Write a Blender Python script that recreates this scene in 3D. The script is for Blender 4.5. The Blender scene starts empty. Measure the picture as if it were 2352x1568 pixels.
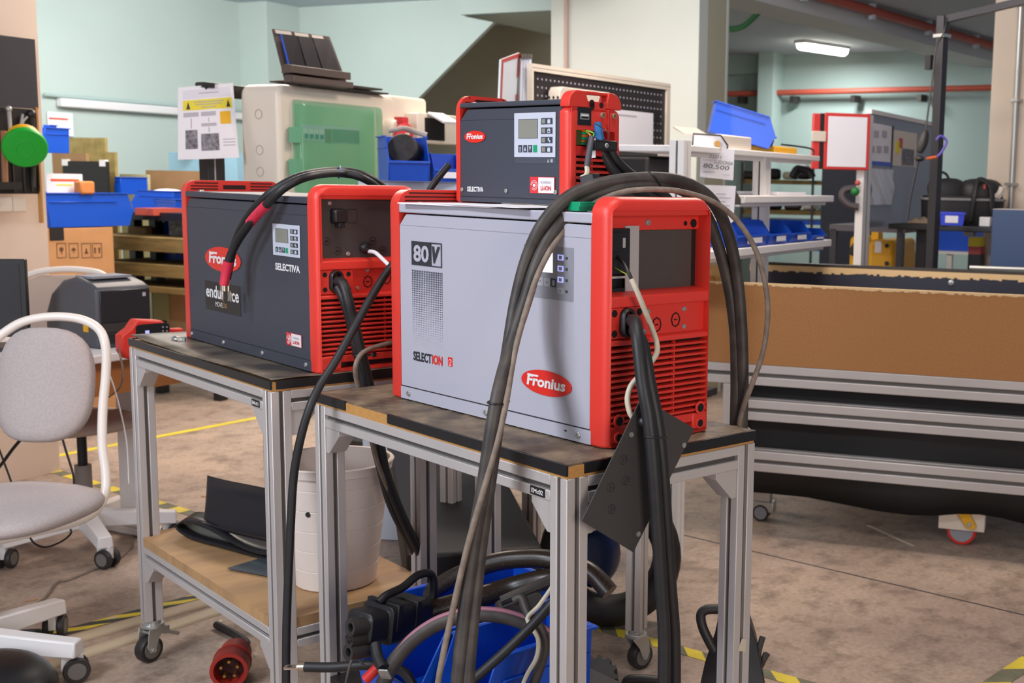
import bpy, math, random
from mathutils import Vector, Matrix
random.seed(7)
S = bpy.context.scene
COL = S.collection

# ------------------------------------------------------------------ camera
FPX, PITCH, ROLL, CX, CY = 2760.48, math.radians(7.6495), math.radians(-1.22546), 1627.13, 792.41
AZ = math.radians(45.1187)
CAM = Vector((0, 0, 1.326))
_F = Vector((math.cos(AZ), math.sin(AZ), 0)); _R = Vector((math.sin(AZ), -math.cos(AZ), 0))
FW = math.cos(PITCH) * _F - math.sin(PITCH) * Vector((0, 0, 1))
_D = FW.cross(_R)
RT = math.cos(ROLL) * _R + math.sin(ROLL) * _D
DN = -math.sin(ROLL) * _R + math.cos(ROLL) * _D
cd = bpy.data.cameras.new('camera'); cam = bpy.data.objects.new('camera', cd); COL.objects.link(cam)
cam.matrix_world = Matrix((
    (RT.x, -DN.x, -FW.x, CAM.x), (RT.y, -DN.y, -FW.y, CAM.y), (RT.z, -DN.z, -FW.z, CAM.z), (0, 0, 0, 1)))
cd.sensor_width = 36; cd.lens = FPX * 36 / 2352
cd.shift_x = (1176 - CX) / 2352; cd.shift_y = (CY - 784) / 2352
cd.clip_start = .05; cd.clip_end = 100
cd.dof.use_dof = True; cd.dof.focus_distance = 2.25; cd.dof.aperture_fstop = 8.0
S.camera = cam

# ------------------------------------------------------------------ light and exposure
S.view_settings.view_transform = 'Standard'; S.view_settings.look = 'None'
S.view_settings.exposure = 0.0; S.view_settings.gamma = 1; S.view_settings.use_curve_mapping = False
W = bpy.data.worlds.new('world'); S.world = W; W.use_nodes = True
W.node_tree.nodes['Background'].inputs[0].default_value = (.62, .70, .86, 1)
W.node_tree.nodes['Background'].inputs[1].default_value = .28

def ray(px, py):
    return FW + (px - CX) / FPX * RT + (py - CY) / FPX * DN
def at(px, py, d):                    # the point seen at pixel (px, py) at distance d along the view axis
    return CAM + ray(px, py) * d
def onz(px, py, z=0.):                # where that line of sight meets the level z
    r = ray(px, py); return CAM + r * ((z - CAM.z) / r.z)

def area(name, loc, target, sx, sy, power, color):
    l = bpy.data.lights.new(name, 'AREA'); l.shape = 'RECTANGLE'; l.size = sx; l.size_y = sy
    l.energy = power; l.color = color
    o = bpy.data.objects.new(name, l); COL.objects.link(o); o.location = loc
    o.rotation_euler = (Vector(target) - Vector(loc)).to_track_quat('-Z', 'Y').to_euler()
    return o
P_ANG = math.radians(20.0)            # the building's own direction
PD = Vector((math.cos(P_ANG), math.sin(P_ANG), 0)); QD = Vector((-math.sin(P_ANG), math.cos(P_ANG), 0))
CEIL = 2.95
area('ceiling_lamp_near', (-1.5, 2.1, 3.0), (1.3, 2.0, .9), 1.2, .3, 75, (.88, .92, 1))
area('side_fill', (-2.4, 1.3, 1.7), (1.2, 2.0, .8), .8, 1.2, 50, (.84, .90, 1))  # area light added for level light from the left; no window known
area('rear_fill', (.2, -2.6, 1.5), (1.5, 1.6, .5), 1.3, 1.6, 75, (1, .88, .78))  # warm area light added behind the camera; no doorway known
area('ceiling_lamp_over', (1.2, 1.4, 3.6), (1.4, 1.9, .8), 1.2, .8, 28, (1, .92, .84))
area('ceiling_lamp_left', (1.0, 6.9, 2.68), (2.4, 9.2, 1.3), 2.2, .6, 80, (.97, .98, 1))
area('ceiling_lamp_corner', (3.3, 7.5, 2.68), (4.4, 9.6, 1.3), 1.6, .5, 70, (.97, .98, 1))
area('floor_fill', (2.8, 5.9, 2.68), (2.4, 5.7, 0), 2.0, .8, 110, (1, .84, .72))  # unseen lamp added to brighten the floor on the left
area('ceiling_lamp_middle', (3.3, 4.3, 2.68), (4.9, 5.3, 1.5), 1.6, .5, 26, (1, .94, .87))
area('bench_fill', (3.3, 2.9, 2.68), (3.1, 2.7, 0), .8, .4, 42, (1, .84, .72))  # unseen lamp added to lift the floor in front of the bench
area('low_fill', (10.7, 6.65, 1.5), (3.0, 2.5, .1), .7, .5, 2500, (1, .86, .72))  # added low lamp, hidden by the pillar, lighting the bench floor; no window there
# ------------------------------------------------------------------ materials
def lin(c):
    return c / 12.92 if c <= .04045 else ((c + .055) / 1.055) ** 2.4
def hexc(h):
    h = h.lstrip('#'); return tuple(lin(int(h[i:i + 2], 16) / 255) for i in (0, 2, 4)) + (1,)
def mat(name, color, rough=.5, metal=0., noise=0., nscale=20., bump=0., bscale=200., spec=.5, coat=0., emit=None, estr=1., trans=0., color2=None, stretch=None):
    m = bpy.data.materials.new(name); m.use_nodes = True
    nt = m.node_tree; b = nt.nodes['Principled BSDF']
    c = hexc(color) if isinstance(color, str) else color
    b.inputs['Base Color'].default_value = c
    b.inputs['Roughness'].default_value = rough; b.inputs['Metallic'].default_value = metal
    b.inputs['Specular IOR Level'].default_value = spec; b.inputs['Coat Weight'].default_value = coat
    b.inputs['Transmission Weight'].default_value = trans
    if emit: b.inputs['Emission Color'].default_value = hexc(emit); b.inputs['Emission Strength'].default_value = estr
    if noise or color2 or bump:
        tc = nt.nodes.new('ShaderNodeTexCoord'); mp = nt.nodes.new('ShaderNodeMapping')
        nt.links.new(tc.outputs['Object'], mp.inputs[0])
        if stretch: mp.inputs['Scale'].default_value = stretch
    if noise or color2:
        n = nt.nodes.new('ShaderNodeTexNoise'); n.inputs['Scale'].default_value = nscale; n.inputs['Detail'].default_value = 6
        nt.links.new(mp.outputs[0], n.inputs['Vector'])
        r = nt.nodes.new('ShaderNodeValToRGB')
        if color2: r.color_ramp.elements[0].color = c; r.color_ramp.elements[1].color = hexc(color2)
        else:
            r.color_ramp.elements[0].color = tuple(x * (1 - noise) for x in c[:3]) + (1,)
            r.color_ramp.elements[1].color = tuple(min(1, x * (1 + noise)) for x in c[:3]) + (1,)
        r.color_ramp.elements[0].position = .35; r.color_ramp.elements[1].position = .65
        nt.links.new(n.outputs['Fac'], r.inputs[0]); nt.links.new(r.outputs[0], b.inputs['Base Color'])
    if bump:
        n2 = nt.nodes.new('ShaderNodeTexNoise'); n2.inputs['Scale'].default_value = bscale
        nt.links.new(mp.outputs[0], n2.inputs['Vector'])
        bp = nt.nodes.new('ShaderNodeBump'); bp.inputs['Strength'].default_value = bump; bp.inputs['Distance'].default_value = .002
        nt.links.new(n2.outputs['Fac'], bp.inputs['Height']); nt.links.new(bp.outputs[0], b.inputs['Normal'])
    return m
M = {}
M['red'] = mat('red_plastic', '#e03a2e', .38, bump=.15, bscale=900)
M['red_dark'] = mat('red_plastic_deep', '#c8261f', .45)
M['slate'] = mat('slate_powder_coat', '#3d404b', .5, bump=.2, bscale=1200)
M['lightgrey'] = mat('light_grey_powder_coat', '#b3b2be', .5, bump=.15, bscale=1200)
M['alu'] = mat('anodised_aluminium', '#c0b9b6', .42, .22, noise=.05, nscale=3)
M['alu_dark'] = mat('aluminium_slot', '#6a6764', .5, .6)
M['zinc'] = mat('zinc_steel', '#b9b9b5', .32, .6)
M['darksteel'] = mat('dark_steel', '#4a4642', .5, .6)
M['ply'] = mat('birch_edge', '#bd8a4c', .6, noise=.1, nscale=60, stretch=(1, 1, 8))
M['black'] = mat('black_plastic', '#1b1a1c', .42)
M['rubber'] = mat('black_rubber', '#2b2828', .5, noise=.12, nscale=40)
M['cable'] = mat('dusty_black_cable', '#312c2a', .55, noise=.35, nscale=25, color2='#49423d')
M['cable2'] = mat('black_cable', '#1e1d1f', .5, noise=.2, nscale=30)
M['greycable'] = mat('dusty_grey_cable', '#7d6f63', .6, noise=.2, nscale=60)
M['cream'] = mat('off_white_cable', '#c9bfab', .5)
M['white'] = mat('white_plastic', '#e6e3e2', .4)
M['offwhite'] = mat('beige_plastic', '#ddcfc0', .35)
M['paper'] = mat('white_paper', '#efecf2', .7)
M['blue'] = mat('blue_plastic', '#0f4fc4', .4, coat=.1)
M['ink'] = mat('dark_ink', '#2c2d33', .6)
M['green'] = mat('green_plastic', '#0a9a6c', .45)
M['yellow'] = mat('yellow_plastic', '#e0a514', .5)
M['teal'] = mat('pale_teal_wall', '#bccbc4', .85, noise=.025, nscale=1.2)
M['brass'] = mat('brass', '#c89a50', .3, .9)
M['copper'] = mat('tinned_copper', '#c9b9a6', .3, .9)

# ------------------------------------------------------------------ mesh builder
def catmull(pts, k=8, closed=False):
    pts = [Vector(p) for p in pts]; n = len(pts); out = []
    rng = range(n) if closed else range(n - 1)
    for i in rng:
        if closed: p0, p1, p2, p3 = pts[i - 1], pts[i], pts[(i + 1) % n], pts[(i + 2) % n]
        else: p0, p1, p2, p3 = pts[max(i - 1, 0)], pts[i], pts[i + 1], pts[min(i + 2, n - 1)]
        for j in range(k):
            t = j / k
            out.append(.5 * ((2 * p1) + (p2 - p0) * t + (2 * p0 - 5 * p1 + 4 * p2 - p3) * t * t + (3 * p1 - p0 - 3 * p2 + p3) * t ** 3))
    if not closed: out.append(pts[-1])
    return out
class MB:
    def __init__(s): s.v = []; s.f = []; s.m = []; s.T = Matrix.Identity(4)
    def add(s, vs, fs, m=0):
        b = len(s.v); s.v += [s.T @ Vector(v) for v in vs]
        for f in fs: s.f.append([b + i for i in f]); s.m.append(m)
        return s
    def box(s, x0, y0, z0, x1, y1, z1, m=0):
        if x0 > x1: x0, x1 = x1, x0
        if y0 > y1: y0, y1 = y1, y0
        if z0 > z1: z0, z1 = z1, z0
        return s.add([(x0, y0, z0), (x1, y0, z0), (x1, y1, z0), (x0, y1, z0), (x0, y0, z1), (x1, y0, z1), (x1, y1, z1), (x0, y1, z1)],
                     [(0, 3, 2, 1), (4, 5, 6, 7), (0, 1, 5, 4), (1, 2, 6, 5), (2, 3, 7, 6), (3, 0, 4, 7)], m)
    def prism(s, poly, ax, a, b, m=0):
        # poly: 2d points, ax: extrusion axis; 2d -> the other two axes in order
        def p3(u, w, t):
            return {'x': (t, u, w), 'y': (u, t, w), 'z': (u, w, t)}[ax]
        n = len(poly)
        ar = sum(poly[i][0] * poly[(i + 1) % n][1] - poly[(i + 1) % n][0] * poly[i][1] for i in range(n))
        if (ar < 0) != (ax == 'y'): poly = poly[::-1]
        if a > b: a, b = b, a
        vs = [p3(u, w, a) for u, w in poly] + [p3(u, w, b) for u, w in poly]
        fs = [tuple(range(n))[::-1], tuple(range(n, 2 * n))] + [(i, (i + 1) % n, n + (i + 1) % n, n + i) for i in range(n)]
        return s.add(vs, fs, m)
    def loft(s, loops, m=0, cap0=False, cap1=False, closed=True):
        n = len(loops[0]); vs = [p for l in loops for p in l]; fs = []
        for k in range(len(loops) - 1):
            for i in range(n if closed else n - 1):
                j = (i + 1) % n
                fs.append((k * n + i, k * n + j, (k + 1) * n + j, (k + 1) * n + i))
        if cap0: fs.append(tuple(range(n))[::-1])
        if cap1: b = (len(loops) - 1) * n; fs.append(tuple(range(b, b + n)))
        return s.add(vs, fs, m)
    def tube(s, pts, r, m=0, n=10, smooth=6, closed=False, flat=1., caps=True):
        P = catmull(pts, smooth, closed) if smooth > 1 else [Vector(p) for p in pts]
        N = len(P); loops = []; up = None
        for i, p in enumerate(P):
            a = P[i - 1] if (i or closed) else P[0]; b = P[(i + 1) % N] if (i < N - 1 or closed) else P[-1]
            t = (b - a)
            if t.length < 1e-9: t = Vector((0, 0, 1))
            t.normalize()
            if up is None: up = t.orthogonal().normalized()
            up = up - t * up.dot(t)
            if up.length < 1e-6: up = t.orthogonal()
            up.normalize(); sd = t.cross(up)
            rr = r(i / max(1, N - 1)) if callable(r) else r
            loops.append([p + up * (math.cos(2 * math.pi * k / n) * rr) + sd * (math.sin(2 * math.pi * k / n) * rr * flat) for k in range(n)])
        if closed: loops.append(loops[0])
        return s.loft(loops, m, caps and not closed, caps and not closed)
    def cyl(s, a, b, r0, r1=None, m=0, n=20):
        if r1 is None: r1 = r0
        a = Vector(a); b = Vector(b); t = (b - a).normalized(); u = t.orthogonal().normalized(); w = t.cross(u)
        L = [[c + u * (math.cos(2 * math.pi * k / n) * r) + w * (math.sin(2 * math.pi * k / n) * r) for k in range(n)] for c, r in ((a, r0), (b, r1))]
        return s.loft(L, m, True, True)
    def lathe(s, prof, a=(0, 0, 0), d=(0, 0, 1), m=0, n=28):
        a = Vector(a); t = Vector(d).normalized(); u = t.orthogonal().normalized(); w = t.cross(u)
        L = [[a + t * h + u * (math.cos(2 * math.pi * k / n) * max(r, 1e-5)) + w * (math.sin(2 * math.pi * k / n) * max(r, 1e-5)) for k in range(n)] for r, h in prof]
        return s.loft(L, m, True, True)
    def ball(s, c, rx, ry=None, rz=None, m=0, n=16, k=10, e=1.):
        ry = ry or rx; rz = rz or rx; c = Vector(c); L = []
        def sg(x): return math.copysign(abs(x) ** e, x)
        for i in range(k + 1):
            ph = -math.pi / 2 + math.pi * i / k; q = max(abs(math.cos(ph)), 1e-4) ** e
            L.append([c + Vector((rx * q * sg(math.cos(2 * math.pi * j / n)), ry * q * sg(math.sin(2 * math.pi * j / n)), rz * sg(math.sin(ph)))) for j in range(n)])
        return s.loft(L, m, True, True)
    def quad(s, a, b, c, d, m=0): return s.add([a, b, c, d], [(0, 1, 2, 3)], m)
    def build(s, name, mats, parent=None, bev=0., seg=2, smooth=40, **tags):
        me = bpy.data.meshes.new(name); me.from_pydata([tuple(v) for v in s.v], [], s.f)
        if not isinstance(mats, (list, tuple)): mats = [mats]
        for x in mats: me.materials.append(M[x] if isinstance(x, str) else x)
        me.polygons.foreach_set('material_index', s.m)
        if smooth:
            me.polygons.foreach_set('use_smooth', [True] * len(me.polygons)); me.set_sharp_from_angle(angle=math.radians(smooth))
        me.update()
        o = bpy.data.objects.new(name, me); COL.objects.link(o)
        if parent is not None: o.parent = parent
        if bev:
            bm = o.modifiers.new('bevel', 'BEVEL'); bm.width = bev; bm.segments = seg; bm.limit_method = 'ANGLE'; bm.angle_limit = math.radians(35)
        for k, x in tags.items(): o[k] = x
        return o
def thing(name, label, cat, loc=(0, 0, 0), rotz=0., group=None, rot=None):
    o = bpy.data.objects.new(name, None); COL.objects.link(o); o.location = loc
    o.rotation_euler = rot if rot else (0, 0, rotz)
    o.empty_display_size = .05
    o['label'] = label; o['category'] = cat
    if group: o['group'] = group
    return o
def one(mb, name, mats, label, cat, group=None, loc=(0, 0, 0), rotz=0., rot=None, **kw):
    o = mb.build(name, mats, None, **kw); o.location = loc; o.rotation_euler = rot if rot else (0, 0, rotz)
    o['label'] = label; o['category'] = cat
    if group: o['group'] = group
    return o
def struct(mb, name, mats, **kw):
    o = mb.build(name, mats, None, **kw); o['kind'] = 'structure'; return o
def dup(root, label=None, loc=None, rotz=None, group=None):
    r = root.copy(); COL.objects.link(r)
    for ch in root.children:
        c = ch.copy(); COL.objects.link(c); c.parent = r
        for g in ch.children:
            h = g.copy(); COL.objects.link(h); h.parent = c
    if label: r['label'] = label
    if loc is not None: r.location = loc
    if rotz is not None: r.rotation_euler = (0, 0, rotz)
    if group: r['group'] = group
    return r
def rr(x0, z0, x1, z1, r, n=6, r2=None):
    # rounded rectangle, counter-clockwise; r2 = radius of the lower corners
    if r2 is None: r2 = r
    out = []
    for cx, cz, a0, q in ((x1 - r2, z0 + r2, -90, r2), (x1 - r, z1 - r, 0, r), (x0 + r, z1 - r, 90, r), (x0 + r2, z0 + r2, 180, r2)):
        for i in range(n + 1):
            a = math.radians(a0 + 90 * i / n); out.append((cx + q * math.cos(a), cz + q * math.sin(a)))
    return out
def text(name, s, parent, m, org, ux, uy, w, h, bold=0., shear=0., depth=.0004, font_h=None):
    # lettering laid on a face: org = lower left corner, ux/uy = reading and up directions, w/h = fitted size
    cu = bpy.data.curves.new('t', 'FONT'); cu.body = s; cu.offset = bold; cu.shear = shear; cu.extrude = .0; cu.size = 1; cu.resolution_u = 3
    t = bpy.data.objects.new('t', cu); COL.objects.link(t)
    bpy.context.view_layer.update()
    dg = bpy.context.evaluated_depsgraph_get(); me = bpy.data.meshes.new_from_object(t.evaluated_get(dg))
    bpy.data.objects.remove(t); bpy.data.curves.remove(cu)
    xs = [v.co.x for v in me.vertices]; ys = [v.co.y for v in me.vertices]
    x0, x1, y0, y1 = min(xs), max(xs), min(ys), max(ys)
    ux = Vector(ux).normalized(); uy = Vector(uy).normalized(); nn = ux.cross(uy)
    for v in me.vertices:
        v.co = Vector(org) + ux * ((v.co.x - x0) / (x1 - x0) * w) + uy * ((v.co.y - y0) / (y1 - y0) * h) + nn * depth
    me.materials.clear(); me.materials.append(M[m]); me.name = name
    o = bpy.data.objects.new(name, me); COL.objects.link(o); o.parent = parent
    return o

# ================================================================== the building
def floor_mat():
    m = mat('worn_concrete', '#a8998c', .55)
    nt = m.node_tree; b = nt.nodes['Principled BSDF']
    tc = nt.nodes.new('ShaderNodeTexCoord')
    def noise(sc, det, c0, c1, p0, p1, rough=.6):
        n = nt.nodes.new('ShaderNodeTexNoise'); n.inputs['Scale'].default_value = sc; n.inputs['Detail'].default_value = det; n.inputs['Roughness'].default_value = rough
        nt.links.new(tc.outputs['Object'], n.inputs['Vector'])
        r = nt.nodes.new('ShaderNodeValToRGB'); r.color_ramp.elements[0].color = hexc(c0); r.color_ramp.elements[1].color = hexc(c1)
        r.color_ramp.elements[0].position = p0; r.color_ramp.elements[1].position = p1
        nt.links.new(n.outputs['Fac'], r.inputs[0]); return r
    a = noise(1.3, 8, '#9a877b', '#bda896', .35, .65); c = noise(9, 8, '#8f8a84', '#ffffff', .3, .52, .7); d = noise(60, 4, '#e6e2de', '#ffffff', .4, .6)
    prev = a.outputs[0]
    for r in (c, d):
        mx = nt.nodes.new('ShaderNodeMix'); mx.data_type = 'RGBA'; mx.blend_type = 'MULTIPLY'; mx.inputs[0].default_value = .75
        nt.links.new(prev, mx.inputs[6]); nt.links.new(r.outputs[0], mx.inputs[7]); prev = mx.outputs[2]
    nt.links.new(prev, b.inputs['Base Color'])
    return m
M['floor'] = floor_mat()
mb = MB(); mb.box(-2, -2, -.2, 22, 22, 0); struct(mb, 'floor', 'floor', smooth=0)
mb = MB()
def strip(mb, a, b, w, z0, z1, m=0, ext0=0, ext1=0):
    a = Vector((a[0], a[1], 0)); b = Vector((b[0], b[1], 0)); t = (b - a).normalized(); n = Vector((-t.y, t.x, 0)) * w / 2
    a = a - t * ext0; b = b + t * ext1
    q = [a + n, a - n, b - n, b + n]
    mb.add([(p.x, p.y, z0) for p in q] + [(p.x, p.y, z1) for p in q], [(0, 1, 2, 3), (4, 7, 6, 5), (0, 4, 5, 1), (1, 5, 6, 2), (2, 6, 7, 3), (3, 7, 4, 0)], m)
strip(mb, onz(1555, 1225), onz(2352, 1412), .008, 0, .0006, ext0=.3, ext1=1.5)
struct(mb, 'trim_1', M['ink'], smooth=0)

Z_UP = Vector((0, 0, 1))
def wall_box(mb, a, b, z0, z1, th, nrm, m=0):
    # wall standing on the line a-b, its back th metres behind along nrm
    a = Vector((a[0], a[1], 0)); b = Vector((b[0], b[1], 0)); n = Vector(nrm) * th
    q = [a, b, b + n, a + n]
    mb.add([(p.x, p.y, z0) for p in q] + [(p.x, p.y, z1) for p in q], [(0, 1, 2, 3), (4, 7, 6, 5), (0, 4, 5, 1), (1, 5, 6, 2), (2, 6, 7, 3), (3, 7, 4, 0)], m)
K = at(687, 17, 10.0); pass; CEIL = K.z; K.z = 0
def on_plane(px, py, p0, nrm):
    r = ray(px, py); t = (Vector(p0) - CAM).dot(nrm) / r.dot(nrm); return CAM + r * t
# corner pilaster, left wall, stair wall
pil_n = PD * .0
Kp = K - PD * .36                                       # near corner of the pilaster
Kl = Kp + QD * .30
mb = MB(); wall_box(mb, Kp, K + PD * .1, 0, CEIL, .9, QD); struct(mb, 'trim_2', 'teal', smooth=0)
mb = MB(); wall_box(mb, Kl - PD * 9, Kl + PD * .2, 0, CEIL, .2, QD); struct(mb, 'wall_left', 'teal', smooth=0)
def qpt(px, py, off=0.): return on_plane(px, py, K + PD * off, PD)
def poly_wall(mb, pts, nrm, th, m=0):
    n = Vector(nrm) * th; k = len(pts); a = [Vector(p) for p in pts]; b = [p + n for p in a]
    mb.add(a + b, [tuple(range(k)), tuple(range(2 * k - 1, k - 1, -1))] + [(i, k + i, k + (i + 1) % k, (i + 1) % k) for i in range(k)], m)
mb = MB()
f0 = Vector((K.x, K.y, 0)); fx = qpt(600, 600); dlow = qpt(760, 420)
pts = [qpt(683, 17), qpt(1066, -8), qpt(1068, 38), qpt(1133, 51), qpt(960, 226), qpt(760, 424)]
pts[0].z = CEIL; pts[1].z = CEIL
low = pts[-1].copy(); low.z = 0; k0 = pts[0].copy(); k0.z = 0
poly_wall(mb, [k0] + pts + [low], PD, .04); struct(mb, 'wall_stair', 'teal', smooth=0)
mb = MB(); a = qpt(1064, -60); b = qpt(1275, -60); zb = qpt(1180, 30).z
a = qpt(1064, 30); b = qpt(1290, 30)
wall_box(mb, a - PD * .05, b - PD * .05, zb, CEIL, 1.3, PD); struct(mb, 'trim_3', 'teal', smooth=0)
M['olive'] = mat('shaded_olive_wall', '#bdb9a0', .9)  # shade of the stair recess put into the wall colour
mb = MB(); a = qpt(640, 300, 1.5); b = qpt(1500, 300, 1.5); wall_box(mb, a, b, 0, CEIL, .2, PD); struct(mb, 'wall_back', 'olive', smooth=0)
# square column in the middle
M['column'] = mat('pale_column_paint', '#d8dcd4', .8, noise=.02, nscale=2)
cA = at(1265, 300, 7.6); cn = PD
cB = on_plane(1601, 300, cA, PD)
mb = MB(); wall_box(mb, cA, cB, 0, CEIL + .4, .12, PD)
e = on_plane(1668, 300, cB, QD)
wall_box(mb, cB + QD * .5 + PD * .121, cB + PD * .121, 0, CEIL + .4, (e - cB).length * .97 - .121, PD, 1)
wall_box(mb, cB + QD * .02 + PD * (e - cB).length * .93, cB + PD * (e - cB).length * .93 - QD * .002, 0, CEIL + .4, (e - cB).length * .07, PD, 0)
struct(mb, 'wall_column', ['column', 'olive'], smooth=0)
mb = MB(); p = on_plane(1300, 160, cA - PD * .02, PD); mb.cyl((p.x, p.y, .9), (p.x, p.y, CEIL + .4), .012); struct(mb, 'trim_4', mat('pinkish_conduit', '#c9a79c', .5))
# ceilings
M['ceil'] = mat('grey_blue_ceiling', '#bcc6cf', .9)
mb = MB(); c0 = Kl - PD * 6.5
q = [Kl - PD * 9 + QD * .2, Kl + PD * 14 + QD * .2, Kl + PD * 14 - QD * 6.5, K - PD * .2 - QD * 6.5, K - PD * .2 - QD * 4.2, Kl - PD * 4.2 - QD * 2.6, Kl - PD * 9 - QD * 2.6]
mb.add([(p.x, p.y, CEIL) for p in q] + [(p.x, p.y, CEIL + .2) for p in q], [tuple(range(7))[::-1], tuple(range(7, 14))] + [(i, (i + 1) % 7, 7 + (i + 1) % 7, 7 + i) for i in range(7)])
struct(mb, 'ceiling', 'ceil', smooth=0)
# far room: end wall, beam with conduit, pipes
M['teal_far'] = mat('far_teal_wall', '#a9bdb9', .9)
w0 = onz(1770, 127, CEIL); far0 = w0
def fpt(px, py, off=0.): return on_plane(px, py, far0 - PD * off, PD)
mb = MB(); wall_box(mb, fpt(1500, 300), fpt(2700, 300), 0, CEIL, .2, PD); struct(mb, 'wall_far', 'teal_far', smooth=0)
mb = MB(); a = fpt(1738, 300, .3); b = fpt(1772, 300, .3); wall_box(mb, a, b, 0, CEIL, .4, PD); struct(mb, 'trim_5', 'teal_far', smooth=0)
mb = MB(); b0 = onz(1745, 3, CEIL - .17); b1 = onz(2275, 140, CEIL - .17); dr = (b1 - b0).normalized(); nr = Vector((-dr.y, dr.x, 0))
wall_box(mb, b0 - dr * 3, b1 + dr * 2, CEIL - .17, CEIL + .02, .35, nr); struct(mb, 'trim_6', mat('white_beam_paint', '#d3d8d8', .8), smooth=0)
mb = MB(); c = Vector((0, 0, .115)); mb.cyl(b0 - dr * 1.5 + c - nr * .10, b1 + dr * .6 + c - nr * .10, .035, n=12)
M['redpipe'] = mat('red_pipe', '#b5513f', .5)
for t in (.1, .35, .6, .85): p = b0.lerp(b1, t); mb.box(p.x - .02 - nr.x * .1, p.y - .02 - nr.y * .1, CEIL - .12, p.x + .02 - nr.x * .1, p.y + .02 - nr.y * .1, CEIL - .002, 1)
one(mb, 'pipe', ['redpipe', 'ceil'], 'red sprinkler pipe running along the ceiling beam of the far room', 'pipe')
mb = MB(); a = fpt(1660, 216, .16); b = fpt(2290, 201, .16); mb.cyl(a, b, .03, n=12)
for px in (1702, 1822, 1962, 2115):
    p = fpt(px, 212, .16); mb.box(p.x - .02, p.y - .02, a.z - .1, p.x + .09, p.y + .03, a.z - .03, 1)
one(mb, 'pipe', ['redpipe', 'darksteel'], 'thin red pipe on brackets across the end wall of the far room', 'pipe')
# pale pillar at the right edge with conduit
M['pillar'] = mat('cream_pillar_paint', '#dcc9b6', .8)
rA = at(2272, 300, 6.6); rB = on_plane(2520, 300, rA, PD)
mb = MB(); wall_box(mb, rA, rB, 0, CEIL + .4, .5, PD); struct(mb, 'wall_right', 'pillar', smooth=0)
mb = MB(); p = on_plane(2330, 300, rA - PD * .02, PD); mb.cyl((p.x, p.y, .7), (p.x, p.y, CEIL + .4), .014)
for z in (1.35, 1.8, 2.3): mb.box(p.x - .03, p.y - .025, z, p.x + .03, p.y + .025, z + .015)
struct(mb, 'trim_7', 'zinc')
# pillar at the left edge
lB = at(88, 120, 5.1)
M['pillar_l'] = mat('peach_pillar_paint', '#e3cdbb', .8)
mb = MB(); wall_box(mb, lB - PD * 1.4, lB, 0, CEIL + .4, .45, QD); struct(mb, 'wall_near_left', 'pillar_l', smooth=0)
# fluorescent lamp on the far ceiling
c = onz(1890, 112, CEIL - .05); e = onz(1945, 121, CEIL - .05); dl = (onz(1945, 118, CEIL - .05) - onz(1838, 102, CEIL - .05))
L = dl.length; t = thing('ceiling_light', 'lit fluorescent batten on the ceiling of the far room', 'light', (c.x, c.y, CEIL), math.atan2(dl.y, dl.x))
mb = MB(); mb.box(-L / 2, -.07, -.03, L / 2, .07, 0); mb.build('housing', 'white', t, bev=.005)
M['lamp'] = mat('glowing_diffuser', '#ffffff', .5, emit='#fff4e0', estr=14)
mb = MB(); mb.loft([[(x, .062 * u, -.03 - .06 * v) for u, v in ((-1, 0), (-.8, .7), (-.3, 1), (.3, 1), (.8, .7), (1, 0))] for x in (-L / 2 + .03, L / 2 - .03)], 0, True, True); mb.build('diffuser', 'lamp', t)
lo = area('batten_light', (c.x, c.y, CEIL - .10), (c.x, c.y, 0), L * .9, .10, 34, (.97, 1, 1)); lo.rotation_euler = (0, 0, math.atan2(dl.y, dl.x))

# ================================================================== carts of aluminium profile
def prof_z(mb, x, y, z0, z1, w=.045, sl=.009):
    # square profile post with a slot down each face: four corner bars round a dark core
    q = (w - sl) / 2
    for dx in (0, 1):
        for dy in (0, 1):
            X = x + dx * (w - q); Y = y + dy * (w - q); mb.box(X, Y, z0, X + q, Y + q, z1)
    mb.box(x + .008, y + .008, z0 + .001, x + w - .008, y + w - .008, z1 - .001, 1)
def prof(mb, a, b, w=.045, sl=.009):
    # horizontal profile from a to b (lower near corner line), along x or y
    a = Vector(a); b = Vector(b); q = (w - sl) / 2
    alongx = abs(b.x - a.x) > abs(b.y - a.y)
    for d1 in (0, 1):
        for d2 in (0, 1):
            o = d1 * (w - q); z = a.z + d2 * (w - q)
            if alongx: mb.box(a.x, a.y + o, z, b.x, a.y + o + q, z + q)
            else: mb.box(a.x + o, a.y, z, a.x + o + q, b.y, z + q)
    if alongx: mb.box(a.x + .001, a.y + .008, a.z + .008, b.x - .001, a.y + w - .008, a.z + w - .008, 1)
    else: mb.box(a.x + .008, a.y + .001, a.z + .008, a.x + w - .008, b.y - .001, a.z + w - .008, 1)
M['mat'] = mat('studded_rubber_mat', '#51443a', .6, noise=.3, nscale=14, color2='#85735c')
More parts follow.
